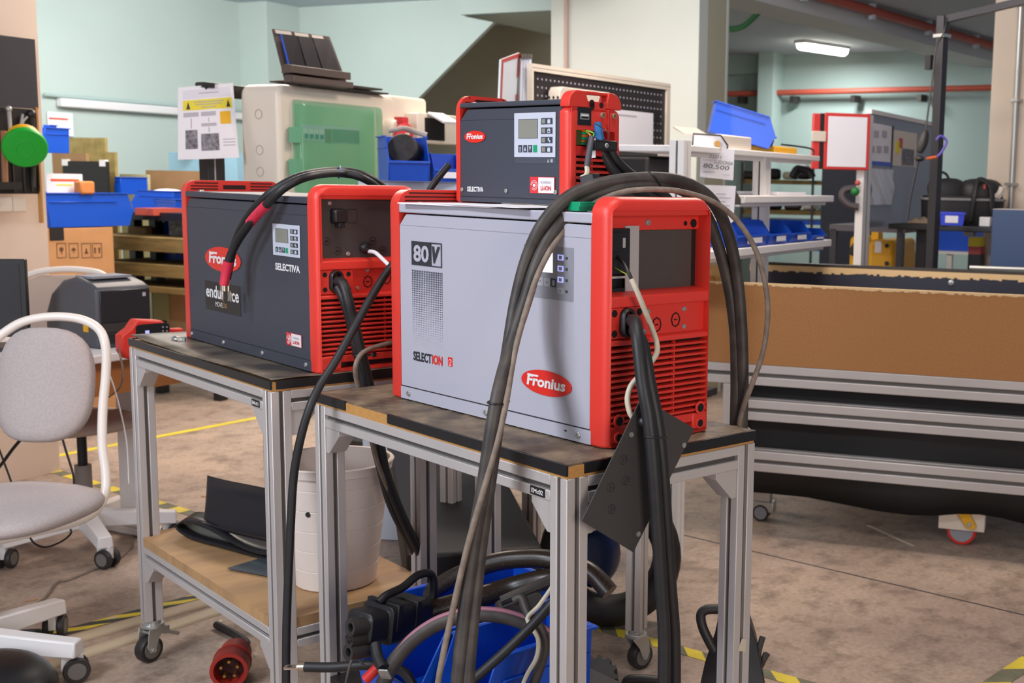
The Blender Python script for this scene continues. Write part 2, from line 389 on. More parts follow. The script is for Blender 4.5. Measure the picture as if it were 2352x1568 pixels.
def caster(parent, x, y, top, brake=False, ang=0., r=.036):
    # swivel caster: fork and wheel; parts of the cart
    T = Matrix.Translation((x, y, 0)) @ Matrix.Rotation(ang, 4, 'Z')
    mb = MB(); mb.T = T
    mb.cyl((0, 0, top - .012), (0, 0, top), .022); mb.cyl((0, 0, top - .02), (0, 0, top - .01), .03)
    for s in (-1, 1):
        mb.prism([(-.028, top - .02), (.028, top - .02), (.034, r + .012), (.024, r - .008), (.010, r - .006), (-.004, top - .05)], 'y', s * .021, s * .0185)
    if brake:
        mb.prism([(-.075, top - .058), (-.02, top - .03), (.02, top - .028), (.02, top - .036), (-.018, top - .04), (-.07, top - .066)], 'y', -.017, .017)
        mb.box(-.045, -.012, top - .05, -.03, .012, top - .028)
    f = mb.build('caster_fork', 'zinc', parent, bev=.0015)
    mb = MB(); mb.T = T; wx = .015
    mb.lathe([(r * .55, -.015), (r * .94, -.015), (r, -.010), (r, .010), (r * .94, .015), (r * .55, .015)], (wx, 0, r), (0, 1, 0)); mb.cyl((wx, -.0165, r), (wx, .0165, r), r * .68, m=1); mb.cyl((wx, -.025, r), (wx, .025, r), .006, m=2)
    mb.build('wheel', ['rubber', M['wheelgrey'], 'zinc'], parent)
M['wheelgrey'] = mat('grey_wheel_hub', '#6f6a66', .5)
def bracket(mb, x, y, z, sx, sy, face):
    # triangular gusset under a rail; face 'x' lies in the yz plane, 'y' in the xz plane
    s = .055
    if face == 'x': mb.prism([(y, z), (y + sy * s, z), (y + sy * s, z - .012), (y + sy * .012, z - s), (y, z - s)], 'x', x + .003, x + .042)
    else: mb.prism([(x, z), (x + sx * s, z), (x + sx * s, z - .012), (x + sx * .012, z - s), (x, z - s)], 'y', y + .003, y + .042)
def cart(label, o, ang, Wd, Ln, H, shelf=None, brake=True, studded=True):
    t = thing('aluminium_cart', label, 'cart', o, ang)
    w = .045; zt = H - .021 - .003
    for (x, y) in ((0, 0), (Wd - w, 0), (0, Ln - w), (Wd - w, Ln - w)):
        mb = MB(); prof_z(mb, x, y, .115, zt - .0002); mb.build('leg', ['alu', 'alu_dark'], t, bev=.0012, seg=1)
        caster(t, x + w / 2, y + w / 2, .115, brake=(x == 0 and y > 0 and brake), ang=math.radians(200 if x == 0 else 35))
    zr = zt - w
    for a, b in (((0, w, zr), (0, Ln - w, 0)), ((Wd - w, w, zr), (Wd - w, Ln - w, 0))):
        mb = MB(); prof(mb, a, (b[0], b[1], zr)); mb.build('rail', ['alu', 'alu_dark'], t, bev=.0012, seg=1)
    for y in (0, Ln - w):
        mb = MB(); prof(mb, (w, y, zr), (Wd - w, y, zr)); mb.build('rail', ['alu', 'alu_dark'], t, bev=.0012, seg=1)
    for (x, y, sx, sy, f) in ((0, w, 0, 1, 'x'), (0, Ln - w, 0, -1, 'x'), (w, 0, 1, 0, 'y'), (Wd - w, 0, -1, 0, 'y')):
        mb = MB(); bracket(mb, x, y, zr, sx, sy, f)
        c = (x + (.022), y + sy * .035, zr - .03) if f == 'x' else (x + sx * .035, y + .022, zr - .03)
        mb.build('corner_bracket', 'alu', t, bev=.001)
    return t
# tabletop: plywood board with a rubber edge and a rubber mat
def tabletop(t, Wd, Ln, H, gaps_left=(), gaps_front=()):
    mb = MB(); mb.box(.002, .002, H - .024, Wd - .002, Ln - .002, H - .004); top = mb.build('tabletop', 'ply', t)
    mb = MB(); z0, z1 = H - .019, H - .0005
    ys = [0.] + [v for g in gaps_left for v in g] + [Ln]
    for i in range(0, len(ys), 2): mb.box(-.0015, ys[i], z0, .003, ys[i + 1], z1)
    xs = [0.] + [v for g in gaps_front for v in g] + [Wd]
    for i in range(0, len(xs), 2):
        if xs[i + 1] > xs[i]: mb.box(xs[i], -.0015, z0, xs[i + 1], .003, z1)
    mb.box(Wd - .003, 0, z0, Wd + .0015, Ln, z1); mb.box(0, Ln - .003, z0, Wd, Ln + .0015, z1)
    mb.build('edge_band', 'black', t)
    return top
ZT1, ZT2 = .867, .889
c1 = cart('front aluminium cart with a studded mat, carrying the light grey charger', (1.188, 1.513, 0), 0, .449, .87, ZT1)
tp = tabletop(c1, .449, .87, ZT1, ((.565, .735),), ((0., .037),))
mb = MB(); mb.box(.004, .004, ZT1 - .004, .446, .866, ZT1)
for i in range(14):
    for j in range(27):
        x = .02 + i * .031 + (.0155 if j % 2 else 0); y = .02 + j * .031
        if x < .44 and y < .86: mb.lathe([(.011, 0), (.0105, .0006), (.006, .0012), (.001, .0014)], (x, y, ZT1 - .0002), n=10)
mb.build('rubber_mat', 'mat', c1, kind='stuff')
mb = MB(); zr = ZT1 - .024 - .045
mb.box(-.0012, .058, zr + .003, 0, .098, zr + .018); lp = mb.build('label_plate', 'black', c1)
text('lettering', 'EMc02', lp, 'white', (-.0013, .094, zr + .0065), (0, -1, 0), (0, 0, 1), .032, .008, bold=.02)
a2 = math.radians(-.95)
c2 = cart('left aluminium cart with a plywood lower shelf, carrying the long slate grey charger', (1.122, 2.446, 0), a2, .40, .871, ZT2)
tabletop(c2, .40, .871, ZT2, (), ((.0, .012),))
# lower shelf of the front cart, below the blue bins
for a, b in (((0, .045, .185), (0, .825, .185)), ((.404, .045, .185), (.404, .825, .185))):
    mb = MB(); prof(mb, a, b); mb.build('rail', ['alu', 'alu_dark'], c1, bev=.0012, seg=1)
mb = MB(); mb.box(.0, .046, .230, .449, .824, .246); mb.build('shelf_board', 'black', c1)
# loose wavy rubber sheet on the rear cart
mb = MB(); n1, n2 = 10, 34; vs = []; fs = []
def sheet(u, v): return .0015 + .004 * (1 - abs(2 * u - 1) * .2) * (0.5 + .5 * math.sin(v * 9 + u * 2)) * (1 if u < .3 else .25) + (.006 * max(0, (v - .9)) * 10 if v > .9 else 0)
for i in range(n1 + 1):
    for j in range(n2 + 1):
        u, v = i / n1, j / n2; x = .004 + u * .385; y = .006 + v * .855; vs.append((x, y, ZT2 - .002 + sheet(u, v) * (0 if .25 < u and .05 < v < .9 else 1)))
for i in range(n1):
    for j in range(n2):
        a = i * (n2 + 1) + j; fs.append((a, a + n2 + 1, a + n2 + 2, a + 1))
mb.add(vs, fs); o = mb.build('rubber_mat', M['mat2'] if 'mat2' in M else mat('smooth_rubber_sheet', '#3c3733', .38, noise=.3, nscale=7, color2='#877a69'), c2)
sm = o.modifiers.new('thick', 'SOLIDIFY'); sm.thickness = .002; sm.offset = 1
mb = MB(); zr = ZT2 - .024 - .045; mb.box(-.0012, .058, zr + .003, 0, .098, zr + .018); lp = mb.build('label_plate', 'black', c2)
text('lettering', 'EMc01', lp, 'white', (-.0013, .094, zr + .0065), (0, -1, 0), (0, 0, 1), .032, .008, bold=.02)
# lower shelf of the rear cart
zs = .33
for a, b in (((0, .045, zs - .045), (0, .826, zs - .045)), ((.355, .045, zs - .045), (.355, .826, zs - .045))):
    mb = MB(); prof(mb, a, b); mb.build('rail', ['alu', 'alu_dark'], c2, bev=.0012, seg=1)
for y in (0, .826):
    mb = MB(); prof(mb, (.045, y, zs - .045), (.355, y, zs - .045)); mb.build('rail', ['alu', 'alu_dark'], c2, bev=.0012, seg=1)
for (x, y, sx, sy, f) in ((0, .045, 0, 1, 'x'), (0, .826, 0, -1, 'x')):
    mb = MB(); bracket(mb, x, y, zs - .045, sx, sy, f); mb.build('corner_bracket', 'alu', c2, bev=.001)
M['plywood'] = mat('worn_plywood', '#a5825c', .6, noise=.18, nscale=4, stretch=(1, 5, 1), color2='#bd9668')
mb = MB(); mb.box(.0, .046, zs, .40, .825, zs + .024); mb.box(.046, .003, zs, .354, .046, zs + .024); mb.box(.046, .825, zs, .354, .868, zs + .024); mb.build('shelf_board', 'plywood', c2)

# ================================================================== battery chargers
def frame_loft(mb, x0, z0, x1, z1, R, ya, yb, wall, depth, m=0, R2=.006):
    # thick-walled rounded hood from y=ya (open front) back to yb
    ch = min(.012, abs(yb - ya) * .35); n = 6
    def L(y, ins, r): return [(x, y, z) for x, z in rr(x0 + ins, z0 + ins * (.2), x1 - ins, z1 - ins, max(r - ins * .3, .004), n, R2)]
    inner = lambda y: [(x, y, z) for x, z in rr(x0 + wall, z0 + wall, x1 - wall, z1 - wall * 2.4, .004, n, .004)]
    loops = [L(yb, 0, R), L(ya + ch * 1.4, 0, R), L(ya + ch * .6, ch * .18, R), L(ya + ch * .18, ch * .5, R), L(ya, ch * .8, R), inner(ya), inner(yb - .002)]
    mb.loft(loops, m)
def screw(parent, c, nrm, r=.006, m='zinc'):
    c = Vector(c); n = Vector(nrm).normalized(); mb = MB()
    mb.lathe([(r, 0), (r, r * .3), (r * .8, r * .55), (r * .45, r * .6), (r * .42, r * .25), (.0001, r * .25)], c, n, n=14)
    return mb.build('screw', m, parent)
def logo(parent, cy, cz, w, h, e=.0006, tilt=0):
    mb = MB(); n = 40
    def el(s, x): return [(x, cy - math.cos(2 * math.pi * k / n) * w / 2 * s, cz + math.sin(2 * math.pi * k / n) * h / 2 * s) for k in range(n)]
    mb.loft([el(1, 0), el(1, -e)], 0, False, True)
    o = mb.build('brand_badge', M['badge'], parent)
    text('lettering', 'Fronius', o, 'white', (-e - .0001, cy + w * .385, cz - h * .20), (0, -1, 0), (0, 0, 1), w * .77, h * .44, bold=.035, shear=.12)
    mb = MB(); mb.box(-e - .0006, cy + w * .37, cz + h * .18, -e - .0002, cy + w * .15, cz + h * .26); mb.build('letter_bar', 'white', o)
    return o
M['badge'] = mat('red_badge', '#de2a20', .4)
M['pinkred'] = mat('label_red', '#d8333a', .5)
M['lcd'] = mat('grey_lcd', '#8a8a80', .25)
M['lcd_lit'] = mat('lit_lcd', '#ffffff', .4, emit='#f2f1ff', estr=.85)
M['led'] = mat('lit_blue_key', '#b9bcf5', .4, emit='#a9adff', estr=.7)
M['panel_w'] = mat('pale_control_panel', '#c3c7d4', .5)
M['panel_g'] = mat('grey_control_panel', '#8d8e96', .45)
M['key'] = mat('dark_key', '#3a3e4c', .5)
M['keylight'] = mat('pale_key', '#a9aab2', .5)
def li_label(parent, y1, y0, z0, z1, e=.0006):
    # red and white lithium label: y1 = rear (left) edge
    w = y1 - y0; h = z1 - z0; mb = MB()
    mb.box(-e, y0, z0, 0, y1, z1); mb.box(-e - .0003, y0 + w * .02, z0 + h * .03, -e, y0 + w * .65, z1 - h * .03, 1)
    o = mb.build('lithium_label', ['pinkred', 'white'], parent)
    c = (y1 - w * .18, z0 + h * .48); mb = MB()
    for R in (.13, .09): 
        mb.tube([(-e - .0004, c[0] + w * R * math.cos(a / 12 * math.pi) , c[1] + w * R * 1.0 * math.sin(a / 12 * math.pi)) for a in range(0, 22)], .0005, n=5, smooth=1)
    mb.cyl((-e, c[0], c[1]), (-e - .0006, c[0], c[1]), w * .045)
    mb.build('emblem', 'white', o)
    text('lettering', 'POWERING', o, 'keylight', (-e - .0004, y0 + w * .55, z0 + h * .58), (0, -1, 0), (0, 0, 1), w * .42, h * .17)
    text('lettering', 'LI-ION', o, 'pinkred', (-e - .0004, y0 + w * .55, z0 + h * .18), (0, -1, 0), (0, 0, 1), w * .42, h * .28, bold=.03)
def control_panel(parent, y1, y0, z0, z1, e=.001, marks=True):
    # y1 = left edge seen from outside, y0 = right edge
    w = y1 - y0; h = z1 - z0
    def Y(u): return y1 - u * w
    def Z(v): return z0 + v * h
    mb = MB(); mb.box(-e, y0, z0, 0, y1, z1); o = mb.build('control_panel', 'panel_w', parent, bev=.0006, seg=1)
    mb = MB(); mb.box(-e - .0004, Y(.11), Z(.42), -e, Y(.585), Z(.86), 1); mb.box(-e - .0007, Y(.12), Z(.43), -e - .0004, Y(.575), Z(.85)); mb.build('display', ['lcd', 'key'], o)
    for i in range(4):
        u = .11 + i * .122; mb = MB(); mb.box(-e - .0006, Y(u), Z(.105), -e, Y(u + .095), Z(.27))
        g = [(Y(u + .0475), .24), (Y(u + .07), .14), (Y(u + .025), .14)]
        if i == 2: g = [(Y(u + .0475), .14), (Y(u + .07), .24), (Y(u + .025), .24)]
        if i in (1, 2): mb.prism([(a, Z(b)) for a, b in g], 'x', -e - .0009, -e - .0006, 1)
        elif i == 0:
            for k in range(4): mb.box(-e - .0009, Y(u + .03), Z(.13 + k * .027), -e - .0006, Y(u + .07), Z(.142 + k * .027), 1)
        mb.build('button', ['green' if i == 3 else 'key', 'panel_w'], o)
    for i in range(4):
        v = .10 + i * .21; mb = MB(); mb.box(-e - .0006, Y(.665), Z(v), -e, Y(.935), Z(v + .14))
        mb.box(-e - .0009, Y(.685), Z(v + .02), -e - .0006, Y(.765), Z(v + .12), 2)
        if i == 1: mb.prism([(Y(.83), Z(v + .12)), (Y(.86), Z(v + .12)), (Y(.86), Z(v + .07)), (Y(.885), Z(v + .07)), (Y(.885), Z(v + .02)), (Y(.86), Z(v + .02)), (Y(.86), Z(v + .05)), (Y(.83), Z(v + .06))], 'x', -e - .0009, -e - .0006, 1)
        else:
            mb.box(-e - .0009, Y(.82), Z(v + .02), -e - .0006, Y(.885), Z(v + .10), 1); mb.box(-e - .0009, Y(.83), Z(v + .10), -e - .0006, Y(.845), Z(v + .118), 1); mb.box(-e - .0009, Y(.86), Z(v + .10), -e - .0006, Y(.875), Z(v + .118), 1)
            if i == 2: mb.box(-e - .0011, Y(.835), Z(v + .035), -e - .0009, Y(.87), Z(v + .07), 0)
        mb.build('indicator', ['key', 'panel_w', 'lcd'], o)
    return o
def body(t, Wd, L, H, cap, yr, seam=.028, cut=.022, bm='slate'):
    # sheet-metal case between the bumpers: y 0..L
    mb = MB(); z1 = H - cap
    side = [(0 - .003, .003), (L + .0, .003), (L, z1 - cut), (L - cut, z1 - .002), (0 - .003, z1 - .002)]
    mb.prism(side, 'x', .003, Wd - .003)
    mb.build('case', bm, t, bev=.0012)
    mb = MB(); mb.box(-.0002, -.003, .002, .003, L + .001, seam - .001); mb.box(.0005, -.003, seam - .001, .003, L + .001, seam + .0008, 1)
    mb.build('base_strip', [bm, 'ink'], t)
    mb = MB(); mb.box(.0012, -.003, seam + .0012, .003, L, z1 - cut - .002); mb.prism([(-.003, z1 - cut - .003), (L, z1 - cut - .003), (L - cut, z1 - .004), (-.003, z1 - .004)], 'x', .0012, .003)
    mb.build('side_panel', bm, t)
    mb = MB(); mb.box(-.0005, -.003, z1 + .001, Wd + .0005, L + .0005, H); mb.build('lid', bm, t, bev=.0025, seg=3)
def rear_bumper(t, Wd, y0, y1, H, low=0.):
    cc = min(.012, (y1 - y0) * .4)
    mb = MB(); n = 6; R = .030
    def L(y, ins, r=R): return [(x, y, z) for x, z in rr(ins, low + ins * .2, Wd - ins, H - ins, r, n, .006)]
    inner = [(x, y0, z) for x, z in rr(.012, low + .012, Wd - .012, H - .006, R * .8, n, .004)]
    mb.loft([inner, L(y0, 0), L(y1 - cc, 0), L(y1 - cc / 3, .003), L(y1, .010)], 0, True, True)
    o = mb.build('rear_bumper', 'red', t, smooth=35)
    # vent slots through the part that stands above the lid
    return o
def charger(name, label, o, ang, Wd, L, H, HB, yf, cap, seam, bm, rb=.042):
    t = thing(name, label, 'battery charger', o, math.radians(ang))
    body(t, Wd, L, H, cap, 0, seam, bm=bm)
    rear_bumper(t, Wd, L + .0006, L + rb, HB)
    return t
def slotted_handle(t, Wd, y, H0, H1, nslots=3, grip=True, gw=.3):
    # louvred handle rail of the rear bumper seen over the lid
    mb = MB(); h = (H1 - H0); R = .028
    for i in range(nslots):
        z = H0 + h * (.20 + .62 * i / max(1, nslots - 1)) - h * .06; ins = .014 + (.010 if i == nslots - 1 else 0)
        if grip: mb.box(ins, y - .0006, z, Wd * (.5 - gw / 2), y + .0004, z + h * .11); mb.box(Wd * (.5 + gw / 2), y - .0006, z, Wd - ins, y + .0004, z + h * .11)
        else: mb.box(ins, y - .0006, z, Wd - ins, y + .0004, z + h * .11)
    if grip: mb.box(Wd * (.5 - gw / 2) + .014, y - .0006, H0 + h * .2, Wd * (.5 + gw / 2) - .014, y + .0004, H0 + h * .62)
    mb.build('vent_slots', M['slotdark'], t)
M['slotdark'] = mat('slot_interior', '#2a0705', .8)
M['holedark'] = mat('hole_interior', '#120606', .8)
def louvres(t, x0, x1, z0, z1, yf, n, bars=(.33, .66), name='vent_grille'):
    # horizontal louvre slats with a dark void behind
    mb = MB(); p = (z1 - z0) / n
    for i in range(n):
        z = z0 + i * p
        mb.prism([(yf + .001, z + p * .05), (yf + .0, z + p * .48), (yf + .006, z + p * .62), (yf + .016, z + p * .62), (yf + .016, z + p * .3)], 'x', x0, x1)
    for u in bars: X = x0 + (x1 - x0) * u; mb.box(X - .0015, yf + .004, z0, X + .0015, yf + .012, z1)
    o = mb.build(name, 'red', t, bev=.0008, seg=1)
    mb = MB(); mb.box(x0 - .001, yf + .018, z0 - .002, x1 + .001, yf + .02, z1 + .002); mb.build('grille_backing', 'slotdark', o)
    return o

# ---- charger 1: light grey, 80 V
W1, L1, H1 = .257, .601, .404
ch1 = charger('battery_charger', 'light grey charger marked 80V with red bumpers on the front cart', (1.305, 1.599, ZT1 + .0015), 1.4, W1, L1, H1, .432, -.0435, .019, .028, 'lightgrey')
slotted_handle(ch1, W1, L1, .405, .430, 3, grip=False)
YF = -.0435
mb = MB(); frame_loft(mb, 0, .0, W1, .432, .034, YF, .0, .0095, 0)
mb.build('front_bumper', 'red', ch1, smooth=35)
mb = MB()   # upper beam lip, sill, split line, lower bands, foot bar
mb.box(.009, YF + .004, .400, W1 - .009, -.001, .415)
mb.box(.009, YF + .030, .374, W1 - .009, YF + .036, .401)
mb.prism([(YF + .001, .262), (YF + .0, .250), (YF + .0, .244), (-.001, .244), (-.001, .270), (YF + .02, .268)], 'x', .009, W1 - .009)
mb.prism([(YF + .001, .186), (YF, .178), (-.001, .178), (-.001, .190), (YF + .012, .190)], 'x', .009, W1 - .009)
mb.box(.009, YF + .002, .022, W1 - .009, YF + .012, .038); mb.box(.009, YF, .001, .045, -.001, .036); mb.box(W1 - .045, YF, .001, W1 - .009, -.001, .036)
mb.box(.009, YF + .012, .189, W1 - .009, YF + .015, .246)
mb.build('front_frame', 'red', ch1, bev=.0015)
for x, z, r in ((.028, .047, .008), (.028, .018, .007), (W1 - .028, .047, .008), (W1 - .028, .018, .007)):
    mb = MB(); mb.lathe([(r * 1.5, 0), (r * 1.5, -.002), (r, -.0026), (r * .96, .0)], (x, YF - .0002, z), (0, 1, 0), m=0, n=18); mb.cyl((x, YF - .0031, z), (x, YF - .0022, z), r, m=1); mb.build('fixing_boss', ['red', 'holedark'], ch1)
for x, z in ((.024, .385), (.213, .385), (.234, .385)): mb = MB(); mb.cyl((x, YF + .0295, z), (x, YF + .031, z), .0045 if x < .22 else .008); mb.build('fixing_hole', 'holedark', ch1)
screw(ch1, (.118, YF + .030, .3875), (0, -1, 0), .006)
louvres(ch1, .0095, W1 - .0095, .040, .176, YF + .001, 13)
# socket plate with oval gland
mb = MB(); mb.box(.010, YF + .004, .190, .088, YF + .013, .243)
for x, z in ((.020, .234), (.020, .199), (.078, .234), (.078, .199)): mb.cyl((x, YF + .0035, z), (x, YF + .0045, z), .0065, m=1)
sp = mb.build('gland_plate', ['red', 'holedark'], ch1, bev=.0008)
mb = MB(); pr = [(.036 + .0, z) for z in (0,)]
mb.loft([[(x, y, z) for x, z in rr(.034 - i, .194 - i, .060 + i, .240 + i, .013 + i, 6)] for y, i in ((YF + .005, .003), (YF - .004, .003), (YF - .008, 0), (YF - .006, -.004), (YF + .004, -.005))], 0, False, True)
mb.build('cable_gland', 'black', ch1)
for x, z in ((.105, .232), (.096, .197), (.195, .2315), (.195, .199)): screw(ch1, (x, YF + .012, z), (0, -1, 0), .005)
for x, z in ((.127, .207), (.174, .213)):
    mb = MB(); mb.tube([(x + .0105 * math.cos(a * math.pi / 4), YF + .0115, z + .0125 * math.sin(a * math.pi / 4)) for a in range(8)], .0013, n=5, smooth=1, closed=True); mb.box(x - .004, YF + .0112, z - .0012, x + .004, YF + .0122, z + .0012); mb.build('knockout', 'slotdark', ch1)
# open terminal bay
mb = MB(); mb.box(.0096, -.0065, .245, W1 - .0096, -.0045, .399, 0); mb.box(.10, -.008, .262, W1 - .022, -.0065, .385, 1)
mb.build('bay_backing', [M['black'], mat('bay_panel', '#4b4541', .6)], ch1)
mb = MB(); mb.box(.016, -.022, .300, .070, -.002, .378); mb.box(.020, -.024, .338, .052, -.022, .372); mb.box(.012, -.02, .248, .060, -.003, .275)
mb.build('connector_block', 'black', ch1, bev=.001)
mb = MB(); mb.box(.062, -.018, .306, .0635, -.003, .382); mb.box(.0635, -.0175, .262, .095, -.016, .382); mb.box(.050, -.0255, .345, .056, -.0235, .362); mb.box(.022, -.0215, .292, .060, -.0195, .296)
mb.build('steel_plate', M['alu'], ch1)
mb = MB(); mb.box(.018, -.016, .275, .030, -.004, .299); mb.build('circuit_board', mat('green_circuit', '#4c5a2a', .5), ch1)
# side panel markings
mb = MB(); e = .0006
def frame_rect(mb, x, y0, y1, z0, z1, w, m): mb.box(x - e, y0, z0, x, y1, z0 + w, m); mb.box(x - e, y0, z1 - w, x, y1, z1, m); mb.box(x - e, y0, z0, x, y0 + w, z1, m); mb.box(x - e, y1 - w, z0, x, y1, z1, m)
mb.box(.0008 - .0012, .487, .282, .0008, .556, .330, 0); frame_rect(mb, -.0002, .449, .488, .282, .330, .0022, 0)
vb = mb.build('voltage_mark', 'ink', ch1)
text('lettering', '80', vb, 'lightgrey', (-.0006, .548, .289), (0, -1, 0), (0, 0, 1), .055, .034, bold=.03)
text('lettering', 'V', vb, 'ink', (-.0006, .482, .289), (0, -1, 0), (0, 0, 1), .027, .034, bold=.035, shear=.25)
mb = MB(); rows, cols = 34, 18
for i in range(rows):
    r = .00155 * (1 - i / rows) + .00025
    for j in range(cols):
        y = .555 - j * (.105 / (cols - 1)); z = .270 - i * (.149 / (rows - 1)); mb.add([(.0006, y + r, z - r), (.0006, y - r, z - r), (.0006, y - r, z + r), (.0006, y + r, z + r)], [(0, 1, 2, 3)])
mb.build('dot_pattern', M['key'], ch1, smooth=0, kind='stuff')
text('lettering', 'SELECT', ch1, 'ink', (.0008, .555, .086), (0, -1, 0), (0, 0, 1), .066, .0195, bold=.035)
text('lettering', 'ION', ch1, 'badge', (.0008, .487, .086), (0, -1, 0), (0, 0, 1), .037, .0195, bold=.035)
mb = MB(); mb.box(.0004, .416, .089, .0012, .431, .107); mb.box(.0001, .4195, .0905, .0004, .4275, .0925, 1); mb.cyl((.0004, .4235, .099), (.0001, .4235, .099), .0045, m=1); mb.cyl((.0001, .4235, .099), (-.0002, .4235, .099), .003, m=0); mb.build('small_emblem', ['badge', 'white'], ch1)
lg = logo(ch1, .121, .095, .144, .046)
# control panel of charger 1
mb = MB(); mb.box(.0004, .047, .248, .0014, .187, .342); cp = mb.build('control_panel', 'panel_g', ch1)
mb = MB(); mb.box(-.0002, .104, .295, .0006, .165, .3305); mb.build('display', 'lcd_lit', cp)
for i in range(4):
    mb = MB(); mb.box(-.0002, .074, .3185 - i * .0195, .0006, .090, .3285 - i * .0195); mb.box(-.0004, .078, .3205 - i * .0195, -.0002, .086, .3265 - i * .0195, 1); mb.build('key', ['led' if i < 3 else 'keylight', 'panel_g'], cp)
    mb = MB(); mb.box(-.0002, .062, .321 - i * .0195, .0003, .068, .3255 - i * .0195); mb.build('symbol', 'key', cp)
for i in range(4):
    y = .165 - i * .0185; mb = MB(); mb.box(-.0002, y - .016, .270, .0006, y, .285)
    if i in (1, 2): s = 1 if i == 1 else -1; mb.prism([(y - .004, .2775 - s * .002), (y - .008, .2775 + s * .0025), (y - .012, .2775 - s * .002), (y - .008, .2775 + s * .0012)], 'x', -.0004, -.0002, 1)
    if i == 3: mb.box(-.0004, y - .011, .273, -.0002, y - .006, .282, 2)
    mb.build('button', ['key' if i == 3 else 'keylight', 'key', 'keylight'], cp)
for y, z in ((.572, .015), (.303, .0145), (.030, .0145)): screw(ch1, (-.0003, y, z), (-1, 0, 0), .0062)
mb = MB(); mb.box(-.0006, .062, .0155, -.0002, .068, .018); mb.build('slot', 'holedark', ch1)
for x, y in ((.03, L1 - .03), (W1 - .03, L1 - .03)): screw(ch1, (x, y, H1), (0, 0, 1), .0065)

# ---- charger 2: long slate grey
W2, L2, H2 = .257, .706, .388
ch2 = charger('battery_charger', 'long slate grey charger with a lug cable hanging over its side, on the rear cart', (1.238, 2.495, ZT2 + .0015), -1.24, W2, L2, H2, .416, -.033, .016, .026, 'slate')
slotted_handle(ch2, W2, L2, .389, .414, 3, grip=True, gw=.34)
YG = -.036
mb = MB(); frame_loft(mb, 0, .0, W2, .416, .034, YG, .0, .0095, 0); mb.build('front_bumper', 'red', ch2, smooth=35)
mb = MB(); mb.box(.014, YG + .004, .384, W2 - .009, -.001, .398); mb.box(.009, YG + .001, .244, .017, -.001, .39)
mb.prism([(YG + .001, .248), (YG, .236), (YG, .230), (-.001, .230), (-.001, .255), (YG + .012, .254)], 'x', .009, W2 - .009)
mb.prism([(YG + .001, .172), (YG, .165), (-.001, .165), (-.001, .176), (YG + .01, .176)], 'x', .009, W2 - .009)
mb.box(.009, YG + .002, .022, W2 - .009, YG + .012, .038); mb.box(.009, YG, .001, .055, -.001, .036); mb.box(W2 - .045, YG, .001, W2 - .009, -.001, .036); mb.box(.009, YG + .01, .175, W2 - .009, YG + .013, .232)
mb.build('front_frame', 'red', ch2, bev=.0015)
louvres(ch2, .0095, W2 - .0095, .040, .163, YG + .001, 12)
mb = MB(); mb.box(.017, YG + .018, .25, W2 - .01, YG + .020, .388); bp = mb.build('terminal_panel', mat('dark_panel', '#3f3a38', .6), ch2)
mb = MB(); mb.lathe([(.012, 0), (.012, -.001), (.0112, -.0012)], (.035, YG + .018, .283), (0, 1, 0), n=20)
for x, z in ((.035, .292), (.060, .270), (.145, .291), (.17, .27)):
    mb = MB(); mb.tube([(x + .0085 * math.cos(a * math.pi / 6), YG + .0176, z + .0085 * math.sin(a * math.pi / 6)) for a in range(12)], .0005, n=4, smooth=1, closed=True); mb.box(x - .004, YG + .0168, z - .0015, x + .004, YG + .018, z + .0015); mb.build('knockout', 'black', ch2)
mb = MB(); mb.tube([(x, YG + .0176, z) for x, z in rr(.085, .332, .108, .362, .004, 3)], .0005, n=4, smooth=1, closed=True)
mb.build('knockout', 'black', ch2)
mb = MB(); mb.loft([[(x, y, z) for x, z in rr(.044 + i, .330 + i, .076 - i, .364 - i, .006, 4)] for y, i in ((YG + .018, 0), (YG + .002, .001), (YG - .003, .004))], 0, False, True); mb.box(.054, YG - .004, .322, .068, YG + .016, .332)
mb.build('socket_cover', M['black'], ch2, bev=.001)
for x, z in ((.043, .375), (.085, .263)): screw(ch2, (x, YG + .018, z), (0, -1, 0), .005)
mb = MB(); mb.lathe([(.013, 0), (.013, -.006), (.010, -.010), (.007, -.016), (.005, -.016)], (.125, YG + .018, .276), (0, 1, 0), n=16); mb.build('cable_gland', 'black', ch2)
mb = MB(); mb.box(.010, YG + .004, .176, .088, YG + .011, .229)
for x, z in ((.022, .219), (.022, .186), (.078, .219), (.078, .186)): mb.cyl((x, YG + .0035, z), (x, YG + .0045, z), .0055, m=1)
mb.build('gland_plate', ['red', 'holedark'], ch2, bev=.0008)
mb = MB(); mb.loft([[(x, y, z) for x, z in rr(.034 - i, .180 - i, .060 + i, .226 + i, .013 + i, 6)] for y, i in ((YG + .005, .003), (YG - .004, .003), (YG - .008, 0), (YG - .006, -.004), (YG + .004, -.005))], 0, False, True); mb.build('cable_gland', 'black', ch2)
for x, z in ((.127, .200), (.174, .206)):
    mb = MB(); mb.tube([(x + .0105 * math.cos(a * math.pi / 4), YG + .0095, z + .0125 * math.sin(a * math.pi / 4)) for a in range(8)], .0012, n=5, smooth=1, closed=True); mb.box(x - .004, YG + .0092, z - .0012, x + .004, YG + .0102, z + .0012); mb.build('knockout', 'slotdark', ch2)
for x, z in ((.127, .2255), (.102, .186)): screw(ch2, (x, YG + .01, z), (0, -1, 0), .0045)
for x, z, r in ((.035, .018, .007), (.135, .034, .006)): mb = MB(); mb.cyl((x, YG - .001, z), (x, YG - .0005, z), r, m=0); mb.build('fixing_hole', 'holedark', ch2)
for y in (.700, .485, .254, .023): screw(ch2, (-.0003, y if y < .7 else .695, .0145), (-1, 0, 0), .0055)
control_panel(ch2, .179, .039, .252, .324)
text('lettering', 'SELECTIVA', ch2, 'white', (.0008, .172, .218), (0, -1, 0), (0, 0, 1), .128, .0165, bold=.035)
li_label(ch2, .121, .043, .050, .079)
